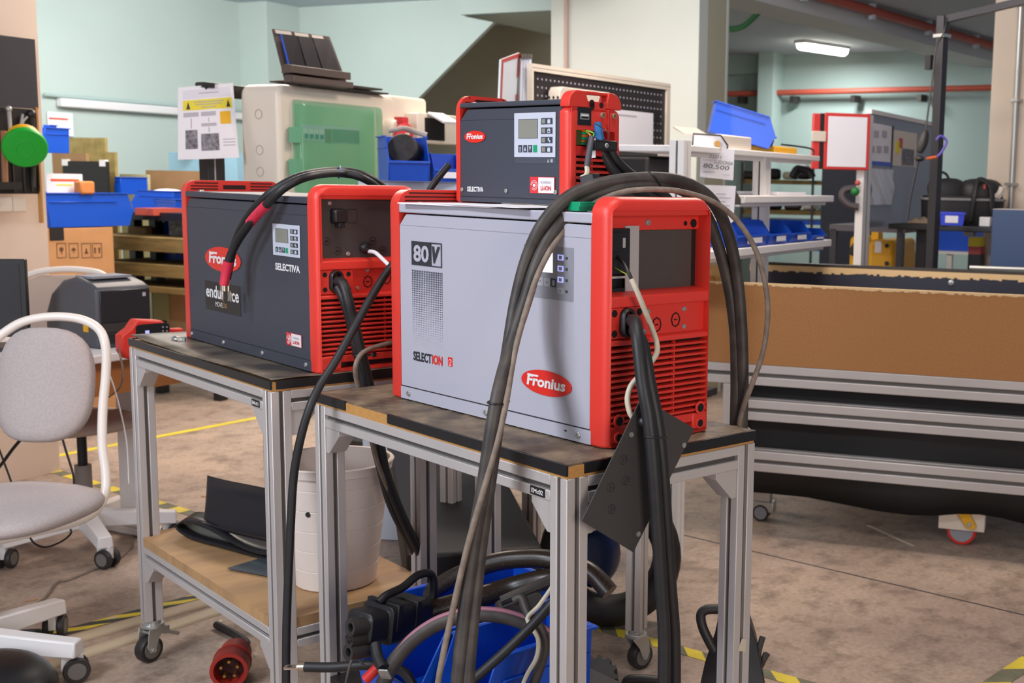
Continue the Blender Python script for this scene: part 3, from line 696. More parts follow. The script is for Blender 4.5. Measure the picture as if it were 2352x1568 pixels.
logo(ch2, .476, .223, .222, .062)
mb = MB(); mb.box(.0002, .376, .090, .0012, .596, .163); ep = mb.build('sticker', 'black', ch2)
text('lettering', 'endurance', ep, 'white', (-.0001, .588, .122), (0, -1, 0), (0, 0, 1), .205, .032, bold=.02)
text('lettering', 'MOVE', ep, 'white', (-.0001, .530, .102), (0, -1, 0), (0, 0, 1), .045, .012)
text('lettering', 'ON', ep, 'ply', (-.0001, .482, .102), (0, -1, 0), (0, 0, 1), .024, .012)
for x, y in ((.03, L2 - .03), (.03, .02)): screw(ch2, (x, y, H2), (0, 0, 1), .0065)

# ---- charger 3: small slate grey on top of charger 1
W3, L3, H3 = .142, .304, .204
ch3 = charger('battery_charger', 'small slate grey charger standing on top of the light grey one', (1.446, 1.870, 1.2765), 4.93, W3, L3, H3, .221, -.026, .011, .012, 'slate', rb=.020)
slotted_handle(ch3, W3, L3, .204, .220, 2, grip=True, gw=.62)
YH = -.026
mb = MB(); frame_loft(mb, 0, .0, W3, .190, .012, YH, .0, .018, 0); mb.build('front_bumper', 'red', ch3, smooth=35)
# upper head with carrying slot
mb = MB(); R = .026
out = rr(0, .150, W3, .222, R, 8, .002)
mb = MB()
hx0, hx1, hz0, hz1 = .046, .106, .2035, .2155
arcL = [(R - R * math.cos(math.radians(9 * k)), .222 - R + R * math.sin(math.radians(9 * k))) for k in range(11)]
mb.prism([(0, .19)] + arcL + [(hx0, .222), (hx0, hz1), (hx0 + .004, hz0 + .001), (hx0 + .006, .19)], 'y', YH, 0)
mb.prism([(W3 - x, z) for x, z in [(0, .19)] + arcL + [(W3 - hx1, .222), (W3 - hx1, hz1), (W3 - hx1 + .004, hz0 + .001), (W3 - hx1 + .006, .19)]], 'y', YH, 0)
mb.box(hx0 + .0001, YH + .004, hz1 + .0005, hx1 - .0001, -.004, .2222)
mb.box(hx0 + .0065, YH + .0, .186, hx1 - .0065, -.001, hz0 - .0005); mb.box(.018, YH + .0, .186, hx0 + .006, -.001, .1895); mb.box(hx1 - .006, YH, .186, W3 - .018, -.001, .1895)
mb.build('handle', 'red', ch3, bev=.003, smooth=35)
mb = MB(); mb.cyl((.060, YH - .0008, .199), (.060, YH + .0, .199), .007); mb.cyl((.060, YH - .0008, .193), (.060, YH + .0, .193), .007); mb.cyl((.086, YH - .0008, .197), (.086, YH, .197), .0055); mb.build('fixing_hole', 'slotdark', ch3)
mb = MB(); mb.box(.004, YH + .002, .003, .014, -.001, .186); mb.box(.021 - .014, YH + .0005, .003, .021, YH + .02, .19); mb.box(.010, YH + .001, .098, .139, -.002, .116); mb.box(.062, YH + .008, .116, .066, -.001, .19)
mb.box(.101, YH - .004, .130, .107, -.002, .188)
mb.box(.014, YH + .018, .116, .139, -.001, .19, 0)
mb.build('front_frame', ['red_dark'], ch3, bev=.0015)
louvres(ch3, .010, W3 - .004, .006, .098, YH + .001, 8, bars=(.45,))
mb = MB(); mb.box(.022, YH - .001, .156, .058, YH + .016, .190); mb.box(.029, YH - .0016, .167, .052, YH - .0008, .179, 1); mb.box(.031, YH - .002, .1735, .050, YH - .0014, .1765, 2); mb.box(.031, YH - .002, .169, .050, YH - .0014, .1725, 0); mb.build('usb_port', ['black', 'zinc', 'paper'], ch3, bev=.0006)
mb = MB(); mb.box(.024, YH + .004, .118, .036, YH + .016, .150, 0)
for k in range(6): mb.box(.036, YH, .119 + k * .005, .050, YH + .015, .1232 + k * .005, 1 if k % 2 else 2)
mb.build('terminal_block', [mat('circuit_green', '#3e4a1c', .5), mat('orange_terminal', '#d06a1e', .5), 'green'], ch3)
for x in (.088, .120):
    mb = MB(); z = .178; y0 = YH + .029
    mb.lathe([(.012, .012), (.012, .002), (.011, 0)], (x, y0, z), (0, -1, 0), m=0, n=20)
    mb.cyl((x, y0 - .012, z), (x, y0 - .015, z), .0105, m=1)
    mb.cyl((x, y0 - .015, z), (x, y0 - .024, z), .0095, m=1, n=6); mb.cyl((x, y0 - .024, z), (x, y0 - .033, z), .0055, m=1)
    mb.cyl((x, y0 - .033, z), (x, y0 - .0335, z), .004, m=0)
    mb.box(x - .008, y0 - .013, z - .026, x + .008, y0 - .010, z + .002, 1)
    mb.build('terminal_bolt', ['brass', 'zinc'], ch3, bev=.0006)
mb = MB(); mb.box(.040, -.056, .1085, .102, -.030, .128); cl = mb.build('cable_clamp', 'black', ch3, bev=.0015)
mb = MB(); frame = [(.044, .112, .064, .1245), (.078, .112, .098, .1245)]
for a, b, c, d in frame: mb.box(a, -.0565, b, c, -.0560, d)
mb.build('clamp_recess', M['rubber'], cl)
screw(cl, (.071, -.056, .1185), (0, -1, 0), .005)
for y in (.298, .157, .010): screw(ch3, (-.0003, y, .0265), (-1, 0, 0), .0045)
control_panel(ch3, .132, .011, .094, .180)
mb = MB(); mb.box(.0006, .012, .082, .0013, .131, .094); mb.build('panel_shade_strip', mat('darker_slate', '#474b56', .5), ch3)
logo(ch3, .2555, .135, .068, .0245)
text('lettering', 'SELECTIVA', ch3, 'white', (.0008, .282, .0225), (0, -1, 0), (0, 0, 1), .052, .0105, bold=.035)
li_label(ch3, .085, .013, .0235, .0555)
mb = MB(); mb.box(.0004, .020, .0838, .001, .026, .0905); mb.prism([(.030, .0838), (.036, .0838), (.033, .0905)], 'x', .0004, .001); mb.build('symbol', 'keylight', ch3)
screw(ch3, (.02, L3 - .022, H3), (0, 0, 1), .005); screw(ch3, (.02, .012, H3), (0, 0, 1), .005)

# ================================================================== cables and loose things on the carts
def pts(*a): return [at(*q) for q in a]
def yp(px, py, Y):
    r = ray(px, py); return CAM + r * ((Y - CAM.y) / r.y)
def xp(px, py, X):
    r = ray(px, py); return CAM + r * ((X - CAM.x) / r.x)
def tie(parent, p, d, R, m='black'):
    p = Vector(p); d = Vector(d).normalized(); u = d.orthogonal().normalized(); w = d.cross(u)
    mb = MB(); mb.tube([p + u * R[0] * math.cos(a * math.pi / 8) + w * R[1] * math.sin(a * math.pi / 8) for a in range(16)], .0016, n=6, smooth=1, closed=True, flat=1.6)
    return mb.build('cable_tie', m, parent)
def wrap(parent, A, B, d, r, m='black', name='cable_tie'):
    # a tie drawn round two round cables centred at A and B
    A = Vector(A); B = Vector(B); c = (A + B) / 2; v = B - A; h = v.length / 2; v.normalize(); w = Vector(d).normalized().cross(v).normalized()
    P = [c + v * (h + r * math.cos(a)) + w * r * math.sin(a) for a in [math.pi * (-.5 + k / 6) for k in range(7)]] + [c - v * (h + r * math.cos(a)) - w * r * math.sin(a) for a in [math.pi * (-.5 + k / 6) for k in range(7)]]
    mb = MB(); mb.tube(P, .0018, n=6, smooth=1, closed=True); return mb.build(name, m, parent)
# big loop over the light grey charger
t = thing('cable_bundle', 'two dusty black cables and a thin grey one looping over the light grey charger', 'cable', (0, 0, 0))
A_ = pts((1078, 1700, 2.0), (1074, 1560, 2.0), (1098, 1300, 2.01), (1122, 1120, 2.015), (1150, 920, 2.03), (1168, 800, 2.08), (1186, 690, 2.10), (1212, 590, 2.10), (1250, 510, 2.09), (1310, 450, 2.10), (1395, 419, 2.13), (1500, 409, 2.17), (1575, 420, 2.22), (1633, 458, 2.27), (1670, 530, 2.31), (1692, 630, 2.34), (1703, 750, 2.35), (1706, 880, 2.36), (1704, 985, 2.37), (1704, 1080, 2.38), (1700, 1180, 2.38))
B_ = pts((1046, 1700, 2.0), (1052, 1560, 1.995), (1080, 1300, 2.0), (1108, 1130, 1.995), (1140, 925, 2.0), (1172, 800, 2.06), (1204, 700, 2.08), (1236, 600, 2.09), (1278, 520, 2.10), (1335, 462, 2.12), (1420, 431, 2.14), (1510, 424, 2.18), (1575, 440, 2.25), (1620, 490, 2.30), (1648, 560, 2.33), (1672, 650, 2.35), (1688, 760, 2.36), (1691, 880, 2.365), (1689, 985, 2.37), (1690, 1080, 2.38), (1690, 1180, 2.38))
for P in (A_, B_):
    mb = MB(); mb.tube(P, .0118, n=14, smooth=8); mb.build('cable', 'cable', t)
G_ = pts((995, 1700, 1.99), (1006, 1568, 1.985), (1040, 1400, 1.985), (1075, 1250, 1.985), (1112, 1120, 1.985), (1146, 1000, 1.99), (1164, 915, 2.0), (1182, 810, 2.05), (1206, 720, 2.06), (1240, 620, 2.07), (1290, 535, 2.10), (1350, 476, 2.115), (1430, 441, 2.13), (1520, 435, 2.15), (1590, 446, 2.19), (1650, 470, 2.22), (1700, 515, 2.25), (1738, 580, 2.27), (1759, 660, 2.29), (1763, 730, 2.30), (1752, 810, 2.31), (1728, 880, 2.32), (1706, 940, 2.34), (1698, 985, 2.345), (1698, 1060, 2.36))
mb = MB(); mb.tube(G_, .0052, n=10, smooth=8); mb.build('sensor_cable', 'greycable', t)
wrap(t, A_[4], B_[4], A_[5] - A_[3], .0145); wrap(t, A_[11], B_[11], A_[12] - A_[10], .0150); wrap(t, A_[18], B_[18], (0, 0, 1), .0150, 'cream')
# cables out of the front of the light grey charger
t = thing('cable_bundle', 'two thick black cables leaving the red front of the light grey charger', 'cable', (0, 0, 0))
C_ = [yp(1450, 758, 1.562), yp(1462, 765, 1.530), yp(1478, 800, 1.495), yp(1492, 880, 1.475), yp(1508, 960, 1.46), yp(1520, 1060, 1.452), yp(1530, 1200, 1.45), yp(1540, 1350, 1.45), yp(1549, 1480, 1.45), yp(1549, 1700, 1.45)]
D_ = [yp(1446, 738, 1.562), yp(1458, 740, 1.52), yp(1466, 790, 1.487), yp(1476, 880, 1.465), yp(1490, 960, 1.452), yp(1500, 1060, 1.445), yp(1510, 1200, 1.442), yp(1519, 1350, 1.442), yp(1526, 1480, 1.442), yp(1522, 1700, 1.442)]
C_ = [p for p in C_]
for P in (C_, D_):
    mb = MB(); mb.tube(P, .0112, n=14, smooth=8); mb.build('cable', 'cable2', t)
wrap(t, yp(1514, 1004, 1.456), yp(1496, 1004, 1.448), (0, 0, 1), .0125)
t = thing('sensor_cable', 'thin off-white cable curling out of the open bay of the light grey charger', 'cable', (0, 0, 0))
P = [yp(1418, 590, 1.578), yp(1432, 604, 1.560), yp(1442, 622, 1.545), yp(1450, 640, 1.535)]
mb = MB(); mb.tube(P, .0032, n=8); mb.build('sleeve', 'black', t)
P = [yp(1450, 640, 1.535), yp(1460, 662, 1.53), yp(1472, 690, 1.528), yp(1484, 720, 1.53), yp(1496, 750, 1.53), yp(1508, 785, 1.525), yp(1508, 812, 1.505), yp(1490, 838, 1.49), yp(1470, 862, 1.492), yp(1450, 885, 1.498), yp(1441, 915, 1.50), yp(1447, 948, 1.495), yp(1462, 968, 1.485)]
mb = MB(); mb.tube(P, .0048, n=10, smooth=8); mb.build('cable', 'cream', t)
mb = MB(); mb.tube([yp(1408, 612, 1.585), yp(1425, 622, 1.56), yp(1445, 632, 1.545)], .0011, n=6); mb.build('ground_wire', mat('yellow_green_wire', '#a8b43a', .5), t)
# loose cover plate hanging behind the cables
t = thing('cover_plate', 'dark grey metal cover plate hanging tilted over the front edge of the front cart', 'cover plate', (0, 0, 0))
Yp = 1.478
q = [yp(1474, 912, Yp), yp(1595, 984, Yp), yp(1455, 1268, Yp), yp(1337, 1196, Yp)]
q2 = [p + Vector((0, .0022, 0)) for p in q]
mb = MB(); mb.add(q + q2, [(0, 3, 2, 1), (4, 5, 6, 7), (0, 1, 5, 4), (1, 2, 6, 5), (2, 3, 7, 6), (3, 0, 4, 7)])
M['plate'] = mat('dark_plate', '#3e3a39', .55, bump=.2, bscale=900)
mb.build('plate', 'plate', t, smooth=0)
for px, py in ((1432, 1056), (1403, 1119), (1437, 1103), (1405, 1169)):
    mb = MB(); c = yp(px, py, Yp - .0005); mb.tube([c + Vector((.0075 * math.cos(a * math.pi / 6), 0, .0075 * math.sin(a * math.pi / 6))) for a in range(12)], .0004, n=4, smooth=1, closed=True)
    mb.tube([c + Vector((-.0015, 0, -.0035)), c + Vector((.0015, 0, .0035))], .0010, n=5, smooth=1); mb.build('knockout', 'black', t)
for px, py in ((1571, 1022), (1466, 1226), (1450, 998)):
    mb = MB(); c = yp(px, py, Yp - .001); mb.lathe([(.0045, 0), (.0045, -.0012), (.0028, -.0012), (.0027, .0015)], c, (0, 1, 0), n=14); mb.build('screw_hole', 'zinc', t)
mb = MB(); c = yp(1476, 968, Yp); mb.lathe([(.011, 0), (.011, -.004), (.008, -.012), (.005, -.014)], c, (0, 1, 0), n=14); mb.build('cable_gland', 'black', t)
# small charger: cables from the clamp, lug, sleeve, data lead
t = thing('cable_pair', 'pair of black cables leaving the clamp of the small charger', 'cable', (0, 0, 0))
for k, P in enumerate((pts((1378, 338, 2.375), (1384, 352, 2.38), (1396, 374, 2.385), (1418, 402, 2.40), (1446, 428, 2.43), (1490, 462, 2.47), (1520, 510, 2.50)), pts((1399, 338, 2.385), (1405, 352, 2.39), (1417, 371, 2.40), (1440, 393, 2.42), (1470, 415, 2.45), (1530, 452, 2.49), (1560, 500, 2.52)))):
    mb = MB(); mb.tube(P, .0102, n=12, smooth=8); mb.build('cable', 'cable2', t)
M['bluesleeve'] = mat('blue_sleeve', '#2c74b4', .5)
mb = MB(); mb.tube(pts((1371, 284, 2.352), (1374, 302, 2.350), (1378, 322, 2.352)), .0092, n=12); mb.build('insulating_sleeve', 'bluesleeve', t)
t = thing('data_lead', 'short grey sleeved lead with a black plug hanging from the small charger', 'cable', (0, 0, 0))
mb = MB(); mb.tube(pts((1359, 316, 2.315), (1354, 345, 2.30), (1348, 383, 2.29)), .0060, n=10); mb.build('sleeve', mat('grey_sleeve', '#4a4b52', .5), t)
mb = MB(); mb.tube(pts((1348, 382, 2.29), (1349, 396, 2.288), (1344, 404, 2.285), (1336, 408, 2.28)), .0050, n=8); mb.build('cable', 'cream', t)
mb = MB(); mb.tube(pts((1345, 302, 2.33), (1352, 306, 2.32), (1359, 316, 2.315)), .0014, n=6); mb.tube(pts((1345, 300, 2.33), (1356, 302, 2.31), (1364, 307, 2.31), (1361, 316, 2.315)), .0014, n=6, m=1); mb.build('wire', ['yellow', mat('lime_wire', '#7bd34a', .5)], t)
mb = MB(); mb.tube(pts((1346, 299, 2.325), (1362, 312, 2.315), (1376, 322, 2.315), (1397, 320, 2.32), (1394, 302, 2.32), (1368, 284, 2.32)), .0010, n=5); mb.build('binding_wire', 'black', t)
c = at(1358, 416, 2.28); mb = MB(); mb.T = Matrix.Translation(c) @ Matrix.Rotation(math.radians(25), 4, 'Z') @ Matrix.Rotation(math.radians(-16), 4, 'X'); mb.box(-.015, -.014, -.016, .015, .016, .012); mb.build('plug', 'black', t, bev=.002)
mb = MB(); q = pts((1351, 316, 2.345), (1368, 314, 2.345), (1368, 362, 2.34), (1357, 363, 2.34)); mb.add(q + [p + Vector((.001, .001, 0)) for p in q], [(0, 3, 2, 1), (4, 5, 6, 7), (0, 1, 5, 4), (1, 2, 6, 5), (2, 3, 7, 6), (3, 0, 4, 7)]); mb.build('paper_tag', 'paper', t, smooth=0)
# green plastic strip on the lid, papers under the small charger
ZL = ZT1 + .0015 + .404
g = onz(1291, 487, ZL + .008); mb = MB()
mb.box(0, .0, .007, .21, .030, .016); mb.box(.0, .003, .0, .21, .030, .008); mb.box(.018, -.0015, -.001 + .0082, .21, .001, .0072)
one(mb, 'plastic_strip', 'green', 'green plastic strip lying on the lid behind the front red bumper', 'plastic strip', loc=(1.315, 1.598 + .045, ZL + .0015), rotz=math.radians(4), bev=.002)
mb = MB(); mb.box(0, 0, 0, .013, .012, .0012)
def sheet_of(name, c, w, h, ang, label, cat='paper', group=None, th=.0012, curl=0):
    mb = MB(); n = 8; vs = []
    for k in (0, 1):
        for i in range(n + 1):
            u = i / n; z = curl * (u ** 3)
            vs += [(-w / 2 + w * u, -h / 2, z + k * th), (-w / 2 + w * u, h / 2, z + k * th)]
    m = 2 * (n + 1); fs = []
    for i in range(n): a = 2 * i; fs += [(a, a + 1, a + 3, a + 2), (m + a, m + a + 2, m + a + 3, m + a + 1), (a, a + 2, m + a + 2, m + a), (a + 1, m + a + 1, m + a + 3, a + 3)]
    fs += [(0, m, m + 1, 1), (2 * n, 2 * n + 1, m + 2 * n + 1, m + 2 * n)]
    mb.add(vs, fs); return one(mb, name, 'paper', label, cat, group, loc=c, rotz=math.radians(ang), smooth=0)
sheet_of('manual', (1.385, 2.03, ZL + .0004), .21, .30, 3, 'white folded manual under the small charger, its edge along the lid', 'paper', th=.0025)
sheet_of('paper_sheet', (1.372, 1.90, ZL + .0032), .19, .27, -1, 'thin white sheet between the manual and the small charger', 'paper', th=.0008)
# loop of lug cables over the slate grey charger
t = thing('cable_bundle', 'pair of black cables with red sleeves and lugs arching over the long slate charger', 'cable', (0, 0, 0))
P = pts((516, 650, 2.82), (525, 600, 2.81), (545, 555, 2.79), (580, 505, 2.74), (612, 470, 2.70), (655, 430, 2.68), (710, 405, 2.72), (780, 398, 2.87), (835, 410, 2.90), (880, 445, 2.97), (905, 500, 3.02), (915, 560, 3.05))
mb = MB(); mb.tube(P, .0095, n=12, smooth=8); mb.build('cable', 'cable2', t)
P2 = pts((521, 640, 2.845), (527, 610, 2.84), (536, 570, 2.83), (556, 520, 2.79), (590, 472, 2.74), (640, 430, 2.72), (700, 402, 2.76), (780, 392, 2.92), (840, 404, 2.96), (890, 440, 3.02), (920, 500, 3.06), (930, 560, 3.08))
mb = MB(); mb.tube(P2, .0095, n=12, smooth=8); mb.build('cable', 'cable2', t)
M['heatshrink'] = mat('red_heat_shrink', '#d22c48', .4)
mb = MB(); mb.tube(pts((574, 512, 2.752), (590, 493, 2.728), (612, 471, 2.70)), .0112, n=14); mb.build('heat_shrink', 'heatshrink', t)
mb = MB(); mb.tube(pts((525, 600, 2.81), (519, 628, 2.817), (514, 655, 2.82)), lambda u: .0125 - .0025 * u, n=14); mb.build('heat_shrink', 'heatshrink', t)
c = at(514, 655, 2.82)
mb = MB(); mb.tube([c, c + Vector((0, 0, -.014))], .0085, n=12, smooth=1); mb.T = Matrix.Translation(c + Vector((.002, 0, -.012))) @ Matrix.Rotation(math.radians(35), 4, 'Z'); mb.prism(rr(-.010, -.028, .010, .0, .009, 5), 'y', -.0015, .0015); mb.build('cable_lug', 'copper', t, bev=.0008)
c = at(523, 650, 2.865); mb = MB(); mb.tube([c, c + Vector((0, 0, -.02))], .0075, n=12, smooth=1); mb.T = Matrix.Translation(c + Vector((.0, 0, -.015))) @ Matrix.Rotation(math.radians(-60), 4, 'Z'); mb.prism(rr(-.010, -.028, .010, .0, .009, 5), 'y', -.0015, .0015); mb.build('cable_lug', 'copper', t, bev=.0008)
wrap(t, P[7], P2[7], P[8] - P[6], .0118, 'bluesleeve')
# cables from the front of the slate charger, down between the carts
t = thing('cable_bundle', 'two black cables and a grey one hanging between the carts from the slate charger', 'cable', (0, 0, 0))
for Q in ([yp(775, 646, 2.452), yp(788, 652, 2.43), yp(800, 690, 2.41), yp(815, 750, 2.405), yp(830, 810, 2.405), yp(842, 860, 2.41), yp(855, 920, 2.41), yp(872, 1020, 2.415), yp(890, 1100, 2.42), yp(930, 1200, 2.44), yp(985, 1310, 2.47), yp(1020, 1400, 2.5)],
          [yp(777, 660, 2.452), yp(792, 690, 2.43), yp(806, 740, 2.425), yp(820, 800, 2.42), yp(832, 850, 2.42), yp(842, 900, 2.42), yp(858, 1000, 2.425), yp(872, 1060, 2.43), yp(900, 1160, 2.45), yp(950, 1260, 2.48), yp(985, 1330, 2.5), yp(1000, 1420, 2.5)]):
    mb = MB(); mb.tube(Q, .0115, n=12, smooth=7); mb.build('cable', 'cable2', t)
mb = MB(); mb.tube([yp(902, 786, 2.46), yp(870, 794, 2.42), yp(838, 806, 2.395), yp(822, 825, 2.39), yp(816, 850, 2.39), yp(822, 885, 2.40), yp(840, 960, 2.40), yp(870, 1070, 2.41), yp(905, 1150, 2.43), yp(950, 1240, 2.46), yp(975, 1300, 2.49)], .0055, n=10, smooth=7); mb.build('sensor_cable', 'greycable', t)
wrap(t, yp(842, 815, 2.405), yp(825, 815, 2.415), (0, 0, 1), .0135)
t = thing('cable', 'short white cable from the dark terminal panel of the slate charger', 'cable', (0, 0, 0))
mb = MB(); mb.tube([yp(848, 577, 2.462), yp(862, 580, 2.43), yp(880, 596, 2.40), yp(905, 622, 2.36), yp(930, 660, 2.33)], .0045, n=10); mb.build('cable_run', 'white', t)
t = thing('cable', 'single black cable draped over the rear corner of the front cart to the floor', 'cable', (0, 0, 0))
Q = pts((960, 560, 2.66), (905, 605, 2.60), (860, 670, 2.56), (815, 750, 2.52), (770, 830, 2.49), (735, 885, 2.47), (712, 935, 2.45), (692, 1000, 2.45), (675, 1090, 2.46), (668, 1200, 2.47), (662, 1330, 2.48), (658, 1450, 2.49), (657, 1600, 2.50))
mb = MB(); mb.tube(Q, .0086, n=12, smooth=8); mb.build('cable_run', 'cable2', t)
t = thing('cable', 'black cable rising behind the small charger to the upper left', 'cable', (0, 0, 0))
mb = MB(); mb.tube(pts((1030, 380, 2.75), (1004, 412, 2.72), (985, 440, 2.72), (972, 475, 2.74), (968, 560, 2.80)), .0075, n=10); mb.build('cable_run', 'cable2', t)
# bolts on the rear cart
for px, py, a in ((400, 777, 20), (412, 779, 80), (422, 779, 140)):
    c = onz(px, py, ZT2 + .009); mb = MB(); d = Vector((math.cos(math.radians(a)), math.sin(math.radians(a)), 0))
    mb.cyl(c - d * .004, c + d * .0035, .0065, n=6); mb.cyl(c + d * .0035, c + d * .022, .0035)
    one(mb, 'bolt', 'zinc', 'small steel bolt lying on the left cart beside the slate charger', 'bolt', 'loose bolts on the rear cart')

# ================================================================== things under the carts
def make_bin(name, label, loc, rotz, L, Wd, H, m='blue', lab=True, cat='storage bin', group=None, rot=None, fr=.13):
    # open-fronted stacking bin, the front towards local -x
    t = thing(name, label, cat, loc, rotz, group, rot)
    th = max(.003, H * .022); ft = fr * L; fz = .45 * H
    side = [(.05 * L, 0), (L * .97, 0), (L, H), (ft * 1.3, H), (0, fz)]
    mb = MB()
    mb.prism(side, 'y', 0, th); mb.prism(side, 'y', Wd - th, Wd)
    mb.prism([(.05 * L, 0), (L * .97, 0), (L * .97, th), (.05 * L, th)], 'y', th, Wd - th)
    mb.prism([(L * .97 - th, th), (L * .97, 0), (L, H), (L - th, H)], 'y', th, Wd - th)
    mb.prism([(.05 * L, 0), (.05 * L + th, th), (th, fz), (0, fz)], 'y', th, Wd - th)
    for y0, y1 in ((-th * 2, 0), (Wd, Wd + th * 2)): mb.box(ft * 1.3, y0, H - th * 1.5, L, y1, H); mb.box(L * .2, y0 + th * .6 if y0 < 0 else y0, H * .72, L * .97, y1 if y0 < 0 else y1 - th * .6, H * .745)
    mb.box(L, -th * 2, H - th * 1.5, L + th * 2, Wd + th * 2, H); mb.box(-th * 2, 0, fz - th * 2.5, th, Wd, fz)
    mb.build('tub', m, t, bev=th * .3, seg=1)
    if lab:
        mb = MB(); mb.box(-.0015 - th * 1.2, Wd * .25, fz * .3, -.0005 - th, Wd * .72, fz * .78); mb.build('label_card', 'paper', t)
    return t
make_bin('storage_bin', 'blue bin under the front cart holding the black connector, the rear of two', (1.175, 1.955, .248), 0, .40, .245, .205, lab=False)
make_bin('storage_bin', 'blue bin under the front cart nearest the camera, loops of cable in it', (1.19, 1.775, .248), 0, .27, .15, .205, lab=False)
# large charging connector
M['braid'] = mat('braided_sleeve', '#17120f', .35, noise=.5, nscale=400, color2='#3a2e25')
c0 = at(865, 1430, 2.36); ax = (at(1010, 1400, 2.50) - c0).normalized()
t = thing('charging_connector', 'large black charging connector with handle lying across the rear blue bin', 'connector', (0, 0, 0))
up = (Vector((0, 0, 1)) - ax * ax.z).normalized(); sd = ax.cross(up)
R3 = Matrix((ax, sd, up)).transposed().to_4x4(); R3.translation = c0
mb = MB(); mb.T = R3
mb.loft([[(x, y, z) for y, z in rr(-w, -h, w, h, .014, 4)] for x, w, h in ((-.045, .032, .026), (-.042, .036, .030), (.0, .036, .030), (.002, .044, .038), (.10, .044, .040), (.112, .038, .034), (.115, .030, .028))], 0, True, True)
for x in (.012, .06): mb.box(x, -.046, -.01, x + .012, .046, .042)
mb.build('housing', 'black', t, bev=.0015)
mb = MB(); mb.T = R3
mb.tube([(-.00, 0, .040), (.02, 0, .052), (.06, 0, .062), (.10, 0, .082), (.135, 0, .078), (.145, 0, .045), (.14, 0, .015)], .0085, n=10, smooth=6); mb.build('handle', 'black', t)
mb = MB(); mb.T = R3 @ Matrix.Translation((-.075, .012, -.018)) @ Matrix.Rotation(math.radians(8), 4, 'Z')
for y, z, r in ((-.0, .024, .017), (0, -.024, .017), (0, 0, .014)):
    mb.lathe([(r * .5, .03), (r * .5, .0), (r, -.001), (r, .05)], (0, y, z), (1, 0, 0), n=18)
for k in range(4): mb.lathe([(.002, .01), (.002, -.0018), (.004, -.002), (.004, .01)], (-.0005, -.008 + .005 * k, .004 - .004 * (k % 2)), (1, 0, 0), n=8)
mb.build('contact_block', M['rubber'], t)
mb = MB(); mb.tube([c0 + ax * .11, at(1030, 1392, 2.48), at(1100, 1372, 2.50), at(1180, 1348, 2.52), at(1262, 1330, 2.50), at(1330, 1330, 2.50)], .023, n=14, smooth=6); mb.build('braided_cable', 'braid', t)
t = thing('braided_cable', 'thick braided black cable arching across the top of the blue bins', 'cable', (0, 0, 0))
mb = MB(); mb.tube(pts((960, 1385, 2.62), (1010, 1345, 2.60), (1060, 1318, 2.58), (1140, 1290, 2.56), (1210, 1282, 2.54), (1270, 1286, 2.52), (1350, 1310, 2.50), (1400, 1360, 2.48)), .020, n=14, smooth=6); mb.build('cable_run', 'braid', t)
t = thing('cable', 'black cable with a pink stripe curving over the edge of the front blue bin', 'cable', (0, 0, 0))
Q = pts((880, 1570, 2.28), (905, 1520, 2.28), (950, 1468, 2.28), (1010, 1430, 2.28), (1080, 1412, 2.28), (1150, 1414, 2.28), (1210, 1432, 2.28), (1262, 1462, 2.28), (1330, 1520, 2.28))
mb = MB(); mb.tube(Q, .0145, n=12, smooth=7); mb.build('cable_run', 'cable', t)
mb = MB(); mb.tube([p + Vector((-.003, -.003, .0125)) for p in Q], .0050, n=8, smooth=7); mb.build('stripe', mat('dusty_pink', '#9a6372', .55), t)
t = thing('cable', 'black cable slanting up to the right in front of the front blue bin', 'cable', (0, 0, 0))
mb = MB(); mb.tube(pts((1040, 1600, 2.18), (1085, 1562, 2.18), (1150, 1505, 2.18), (1210, 1448, 2.18), (1268, 1385, 2.18), (1330, 1310, 2.20)), .0092, n=12, smooth=6); mb.build('cable_run', 'cable2', t)
t = thing('cable', 'pale thin cable looping down beside a black connector in the front blue bin', 'cable', (0, 0, 0))
mb = MB(); mb.tube(pts((1270, 1345, 2.24), (1238, 1390, 2.24), (1212, 1418, 2.23), (1222, 1440, 2.22), (1236, 1470, 2.22), (1232, 1510, 2.22), (1210, 1550, 2.22), (1190, 1600, 2.22)), .0042, n=8, smooth=7); mb.build('cable_run', 'cream', t)
mb = MB(); mb.tube(pts((1180, 1380, 2.27), (1198, 1372, 2.27), (1206, 1390, 2.26), (1216, 1412, 2.25), (1240, 1440, 2.24), (1252, 1480, 2.24), (1240, 1530, 2.24), (1215, 1600, 2.24)), .0095, n=10, smooth=7); mb.build('cable_run', 'cable', t)
t = thing('connector', 'dark grey connector with a flat grip at the right end of the blue bins', 'connector', (0, 0, 0))
mb = MB(); c = at(1190, 1385, 2.38); mb.T = Matrix.Translation(c) @ Matrix.Rotation(math.radians(-30), 4, 'Z') @ Matrix.Rotation(math.radians(-20), 4, 'Y')
mb.prism(rr(-.045, -.018, .05, .014, .010, 4), 'y', -.022, .022); mb.prism([(-.03, .014), (.085, .014), (.09, .020), (.08, .026), (-.03, .024)], 'y', -.014, .014); mb.build('shell', M['rubber'], t, bev=.002)
t = thing('lug_cable', 'black cable end with a flat cable lug sticking out past the cart leg', 'cable', (0, 0, 0))
a, b = at(700, 1531, 2.36), at(880, 1527, 2.36)
mb = MB(); mb.tube([a, at(760, 1532, 2.36), at(820, 1528, 2.36), b, at(930, 1545, 2.36), at(960, 1600, 2.36)], .0098, n=12, smooth=6); mb.build('cable_run', 'cable2', t)
d = (a - b).normalized(); mb = MB(); mb.tube([a - d * .002, a + d * .014], .0075, n=12, smooth=1)
mb.T = Matrix.Translation(a + d * .022) @ d.to_track_quat('X', 'Z').to_matrix().to_4x4(); mb.loft([[(x, y, z) for x, y in rr(-.012, -.0095, .018, .0095, .004, 4)] for z in (-.0015, .0015)], 0, True, True); mb.build('cable_lug', 'copper', t)
